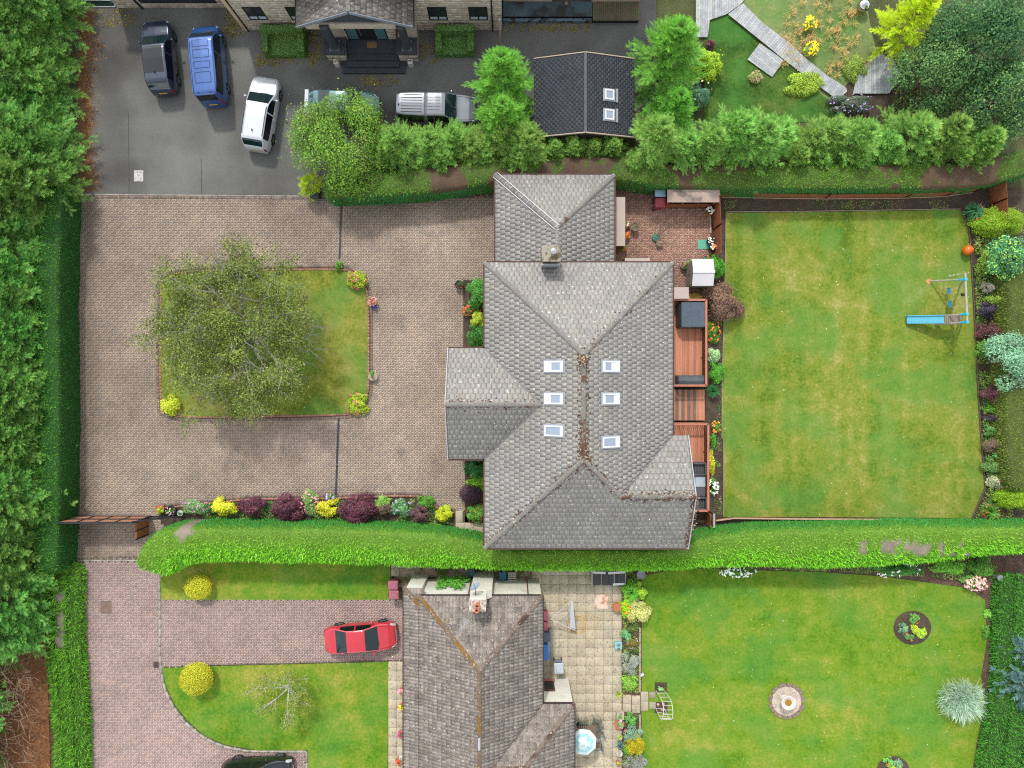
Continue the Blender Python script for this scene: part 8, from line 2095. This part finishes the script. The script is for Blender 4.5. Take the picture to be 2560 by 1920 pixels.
# yellow hose
pts = []; cx, cy = 1442, 1562
for k in range(120):
    a = k * .28; R = (14 + 6 * math.sin(k * .09) + (k % 37) * .18); pts.append((cx + R * 1.15 * math.cos(a), cy + R * math.sin(a), .06 + .006 * (k % 9)))
pts += [(1470, 1540, .06), (1482, 1546, .06), (1488, 1560, .06), (1478, 1574, .06), (1464, 1566, .06), (1456, 1548, .06), (1464, 1536, .06), (1484, 1542, .06), (1496, 1548, .06), (1502, 1540, .06), (1494, 1538, .06), (1500, 1552, .06), (1490, 1570, .06), (1476, 1590, .06), (1460, 1602, .06)]
pts = [(1356, 1483, .06), (1400, 1505, .06), (1428, 1508, .06), (1450, 1528, .06)] + pts
w3 = [P(x, y, z) for x, y, z in pts]; w3 = [Vector(v) for v in smoothpath([tuple(v) for v in w3], 3)]
o = MB().path(w3, .012, 5).build('garden_hose', mat('yellow_hose', C(236, 196, 110), .6)); tag(o, 'yellow garden hose coiled loosely across the patio', 'hose')
# parasol, table and chairs
zp = 2.2; c = P(1459, 1857, zp); R = m_(34, zp); t = thing('parasol', 'turquoise and white eight sided parasol on the patio', 'parasol', (c.x, c.y, .055))
M_PAR = [mat('parasol_white', C(226, 242, 244), .8, .04), mat('parasol_turq', C(170, 224, 228), .8, .05)]
for k in range(8):
    a0, a1 = 2 * math.pi * k / 8 + .3, 2 * math.pi * (k + 1) / 8 + .3
    for ring, (r0, r1) in enumerate(((.0, .30), (.30, .52), (.52, .74), (.74, 1.0))):
        b = MB(); sag = .93
        def pt(rr_, a, f=1.0): return (c.x + math.cos(a) * R * rr_ * f, c.y + math.sin(a) * R * rr_ * f, zp + .28 - .36 * rr_ - (.02 if f < 1 else 0))
        am = (a0 + a1) / 2
        b.quad(pt(r0, a0), pt(r1, a0), pt(r1, am, sag), pt(r0, am, sag)); b.quad(pt(r0, am, sag), pt(r1, am, sag), pt(r1, a1), pt(r0, a1))
        b.build('canopy_panel', M_PAR[1 if ring in (2,) or (ring == 1 and k % 3 == 0) else 0], t)
    MB().tube((c.x, c.y, zp + .24), (c.x + math.cos(a0) * R * .97, c.y + math.sin(a0) * R * .97, zp - .09), .012, n=5).build('rib', M_BLACK, t)
MB().tube((c.x, c.y, .055), (c.x, c.y, zp + .32), .025, .02, 10).build('pole', M_TIMB, t); MB().lathe((c.x, c.y, .055), [(.25, 0), (.24, .06), (.06, .12)], 16).build('base', M_BLACK, t)
c = P(1468, 1842, .7); t = thing('patio_table', 'slatted wooden patio table half under the parasol', 'table', (c.x, c.y, .055), None)
for k in range(9): MB().box((c.x - .5 + k * .125, c.y, .72), (.10, 1.5, .03)).build('slat', mat('grey_brown_slat', C(134, 112, 96), .85, .2, 4), t)
for sx in (-1, 1):
    for sy in (-1, 1): MB().box((c.x + sx * .45, c.y + sy * .65, .38), (.05, .05, .65)).build('leg', M_TIMB, t)
M_GCH = mat('green_chair_frame', C(84, 130, 130), .6, .1)
def patio_chair(px, py, rz, label):
    c = P(px, py, .5); t = thing('patio_chair', label, 'chair', (c.x, c.y, .055), None, rz)
    for k in range(5): MB().box((-.2 + k * .1, 0, .42), (.075, .44, .025)).build('slat', MATS['grey_brown_slat'], t, local=True)
    for k in range(5): MB().box((-.2 + k * .1, .27, .68), (.06, .025, .42)).build('back_slat', MATS['grey_brown_slat'], t, local=True)
    for s in (-1, 1): MB().path([Vector((s * .27, -.24, 0)), Vector((s * .27, -.22, .62)), Vector((s * .27, .26, .64)), Vector((s * .25, .30, .9))], .022, 6).tube((s * .27, .24, 0), (s * .27, .26, .64), .022, n=6).build('side_frame', M_GCH, t, local=True)
    MB().tube((-.25, .30, .9), (.25, .30, .9), .025, n=6).build('back_rail', M_GCH, t, local=True)
patio_chair(1458, 1812, 0, 'green framed chair at the head of the patio table'); patio_chair(1490, 1808, -.35, 'green framed chair with slatted back turned beside the parasol'); patio_chair(1496, 1832, -1.0, 'green framed chair on the border side of the patio table'); patio_chair(1492, 1862, -1.5, 'green framed chair nearest the plum bowl')
# rose arch
t = thing('metal_arch', 'pale metal garden arch with rungs leaning over the small bed', 'arch', (*P(1655, 1760).xy, .03))
M_ARCH = mat('pale_arch', C(226, 222, 216), .5, .06)
def arc(px):
    return [P(x, y, z) for x, y, z in px]
L1 = arc([(1639, 1726, .03), (1653, 1748, 1.3), (1659, 1775, 2.0), (1655, 1798, 1.9)]); L2 = arc([(1660, 1726, .03), (1676, 1748, 1.3), (1682, 1775, 2.0), (1680, 1798, 1.9)])
L1 += arc([(1648, 1790, 1.3), (1638, 1768, .03)]); L2 += arc([(1672, 1792, 1.3), (1660, 1770, .03)])
for Lx in (L1, L2): MB().path([Vector(v) for v in smoothpath([tuple(v) for v in Lx], 5)], .022, 6).build('hoop', M_ARCH, t)
S1_ = smoothpath([tuple(v) for v in L1], 5); S2_ = smoothpath([tuple(v) for v in L2], 5)
for k in range(2, len(S1_) - 1, 2): MB().tube(S1_[k], S2_[k], .014, n=5).build('rung', M_ARCH, t)
p = P(1652, 1717); t = thing('square_bed', 'small square soil bed with a leafy plant by the arch', 'flower bed', (p.x, p.y, .03)); MB().cbox((p.x, p.y, .05), (.78, .60, .04), .01).build('soil', M_SOIL, t)
V, Fq, col = cloud(seed(), .22, .2, .3, 120, .10, [C(150, 190, 120), C(120, 160, 90)], 4); mk('plant', V, Fq, LEAF, t, col, local=True)
p = P(1652, 1768); t = thing('square_bed', 'square soil bed with shells under the arch', 'flower bed', (p.x, p.y, .03)); MB().cbox((p.x, p.y, .05), (.85, .7, .04), .01).build('soil', M_SOIL, t)
for dx, dy in ((-.2, .22), (.15, .25), (.05, -.1)): MB().lathe((p.x + dx, p.y + dy, .07), [(.09, 0), (.08, .04), (.02, .06)], 8).build('shell', mat('pinkish_shell', C(222, 178, 160), .7), t)
# low wall between border and lawn
t = thing('low_border_wall', 'low pale stone edging between the patio border and the lawn', 'wall', (*P(1600, 1620).xy, 0))
for a, b in ((1568, 1730), (1786, 1850)):
    y = a
    while y < b:
        L = rd.uniform(12, 26); y1_ = min(y + L, b); p, q = P(1599, y), P(1599, y1_ - 1); MB().cbox((p.x, (p.y + q.y) / 2, .07), (.10, p.y - q.y, .14), .02).build('stone', M_STONEPOT, t); y = y1_
# items along the bungalow wall
potted('water_butt', 'teal watering tub behind the bungalow chimney', 1177, 1432, .25, .5, mat('teal_tub', C(66, 104, 116), .5, .1), [], n=0, cat='tub')
c = P(1259, 1440, .4); t = thing('pallet_stack', 'blue and bare wood pallets leaning by the chimney', 'pallet', (c.x, c.y, .02))
MB().box((c.x - .05, c.y, .30), (.45, .55, .5)).build('blue_box', mat('pallet_blue', C(40, 124, 160), .7, .12, 3), t)
for k in range(5): MB().box((c.x + .55, c.y + .22 - k * .12, .5), (.55, .07, .03)).build('slat', mat('pale_slat', C(226, 214, 196), .8), t)
for x in (.35, .75): MB().box((c.x + x, c.y, .26), (.06, .6, .46)).build('runner', M_TIMB, t)
MB().beam((c.x - .35, c.y - .32, .55), (c.x + .6, c.y - .32, .5), .10, .10).build('blue_bar', MATS['pallet_blue'], t)
for dx in (-.3, -.1): MB().beam((c.x + dx, c.y + .35, .2), (c.x + dx + .12, c.y - .2, .62), .05, .04).build('batten', mat('batten_tan', C(170, 140, 96), .8), t)
potted('terracotta_pot', 'broken terracotta pot on the dark tray by the bungalow corner', 1056, 1458, .2, .3, TER, [], n=0)
p = P(1068, 1458); t = thing('soil_tray', 'dark soil tray beside the broken terracotta pot', 'tray', (p.x + .2, p.y, .012)); MB().cbox((p.x + .2, p.y, .06), (.7, .8, .1), .01).build('tray', mat('dark_tray', C(92, 72, 64), .9, .2, 4), t)
p = P(1363, 1630, .6); t = thing('blue_box', 'bright blue plastic box against the bungalow wall', 'box', (p.x, p.y, .055)); MB().cbox((p.x, p.y, .35), (.40, .95, .6), .03).build('tub', mat('blue_plastic', C(44, 120, 206), .5, .06), t); MB().cbox((p.x, p.y, .67), (.44, 1.0, .05), .015).build('lid', mat('blue_plastic_lid', C(56, 136, 220), .5), t)
for py, lab in ((1540, 'upper pink plastic crate against the bungalow wall'), (1566, 'lower pink plastic crate against the bungalow wall')):
    p = P(1362, py, .5); t = thing('pink_crate', lab, 'crate', (p.x, p.y, .055)); MB().cbox((p.x, p.y, .28), (.40, .55, .46), .03).build('crate', mat('pink_plastic', C(206, 104, 120), .5, .06), t); MB().cbox((p.x, p.y, .53), (.43, .58, .04), .01).build('lid', mat('pink_plastic_lid', C(214, 118, 132), .5), t)
p = P(1604, 1684); t = thing('white_ornament', 'small white and blue ornament leaning on the border edge', 'ornament', (p.x, p.y, .03)); MB().cbox((p.x, p.y, .16), (.26, .1, .26), .03, .5).build('plaque', M_WHITE, t); MB().box((p.x, p.y - .08, .05), (.2, .1, .06)).build('base', mat('blue_base', C(150, 170, 206), .6), t)
p = P(2501, 1445, .6); t = thing('plant_stand', 'round grey stand with flat top in the lawn corner', 'stand', (p.x, p.y, .012)); MB().lathe((p.x, p.y, .012), [(.10, 0), (.06, .1), (.06, .55), (.2, .57), (.2, .62)], 16).build('column', mat('grey_stand', C(146, 146, 160), .7), t)
# climbing plant on the bungalow wall
r = seed(); n = 900; Yw = bn + .06
pos = np.stack([r.uniform(P(1100, 0).x, P(1176, 0).x, n), Yw + np.abs(r.normal(0, .12, n)), .4 + 2.3 * r.uniform(0, 1, n)], -1)
keep = fbm(pos[:, 0] * 1.0, pos[:, 2], 1.4, 301) > .46; pos = pos[keep]
V, Fq, col = leafquads(r, pos, unit(np.array([0, 1., .5]) + .6 * sph(r, len(pos))), .16, BGRN[:2] + MGRN, np.ones(len(pos)), .7)
t = thing('climbing_plant', 'green climber trained on the white bungalow wall', 'climber', (P(1138, 0).x, Yw, 0)); mk('foliage', V, Fq, LEAF, t, col)
for x in (P(1115, 0).x, P(1150, 0).x): MB().tube((x, Yw + .02, 0), (x + .2, Yw + .02, 2.4), .02, .008, 5).build('stem', M_BARK, t)
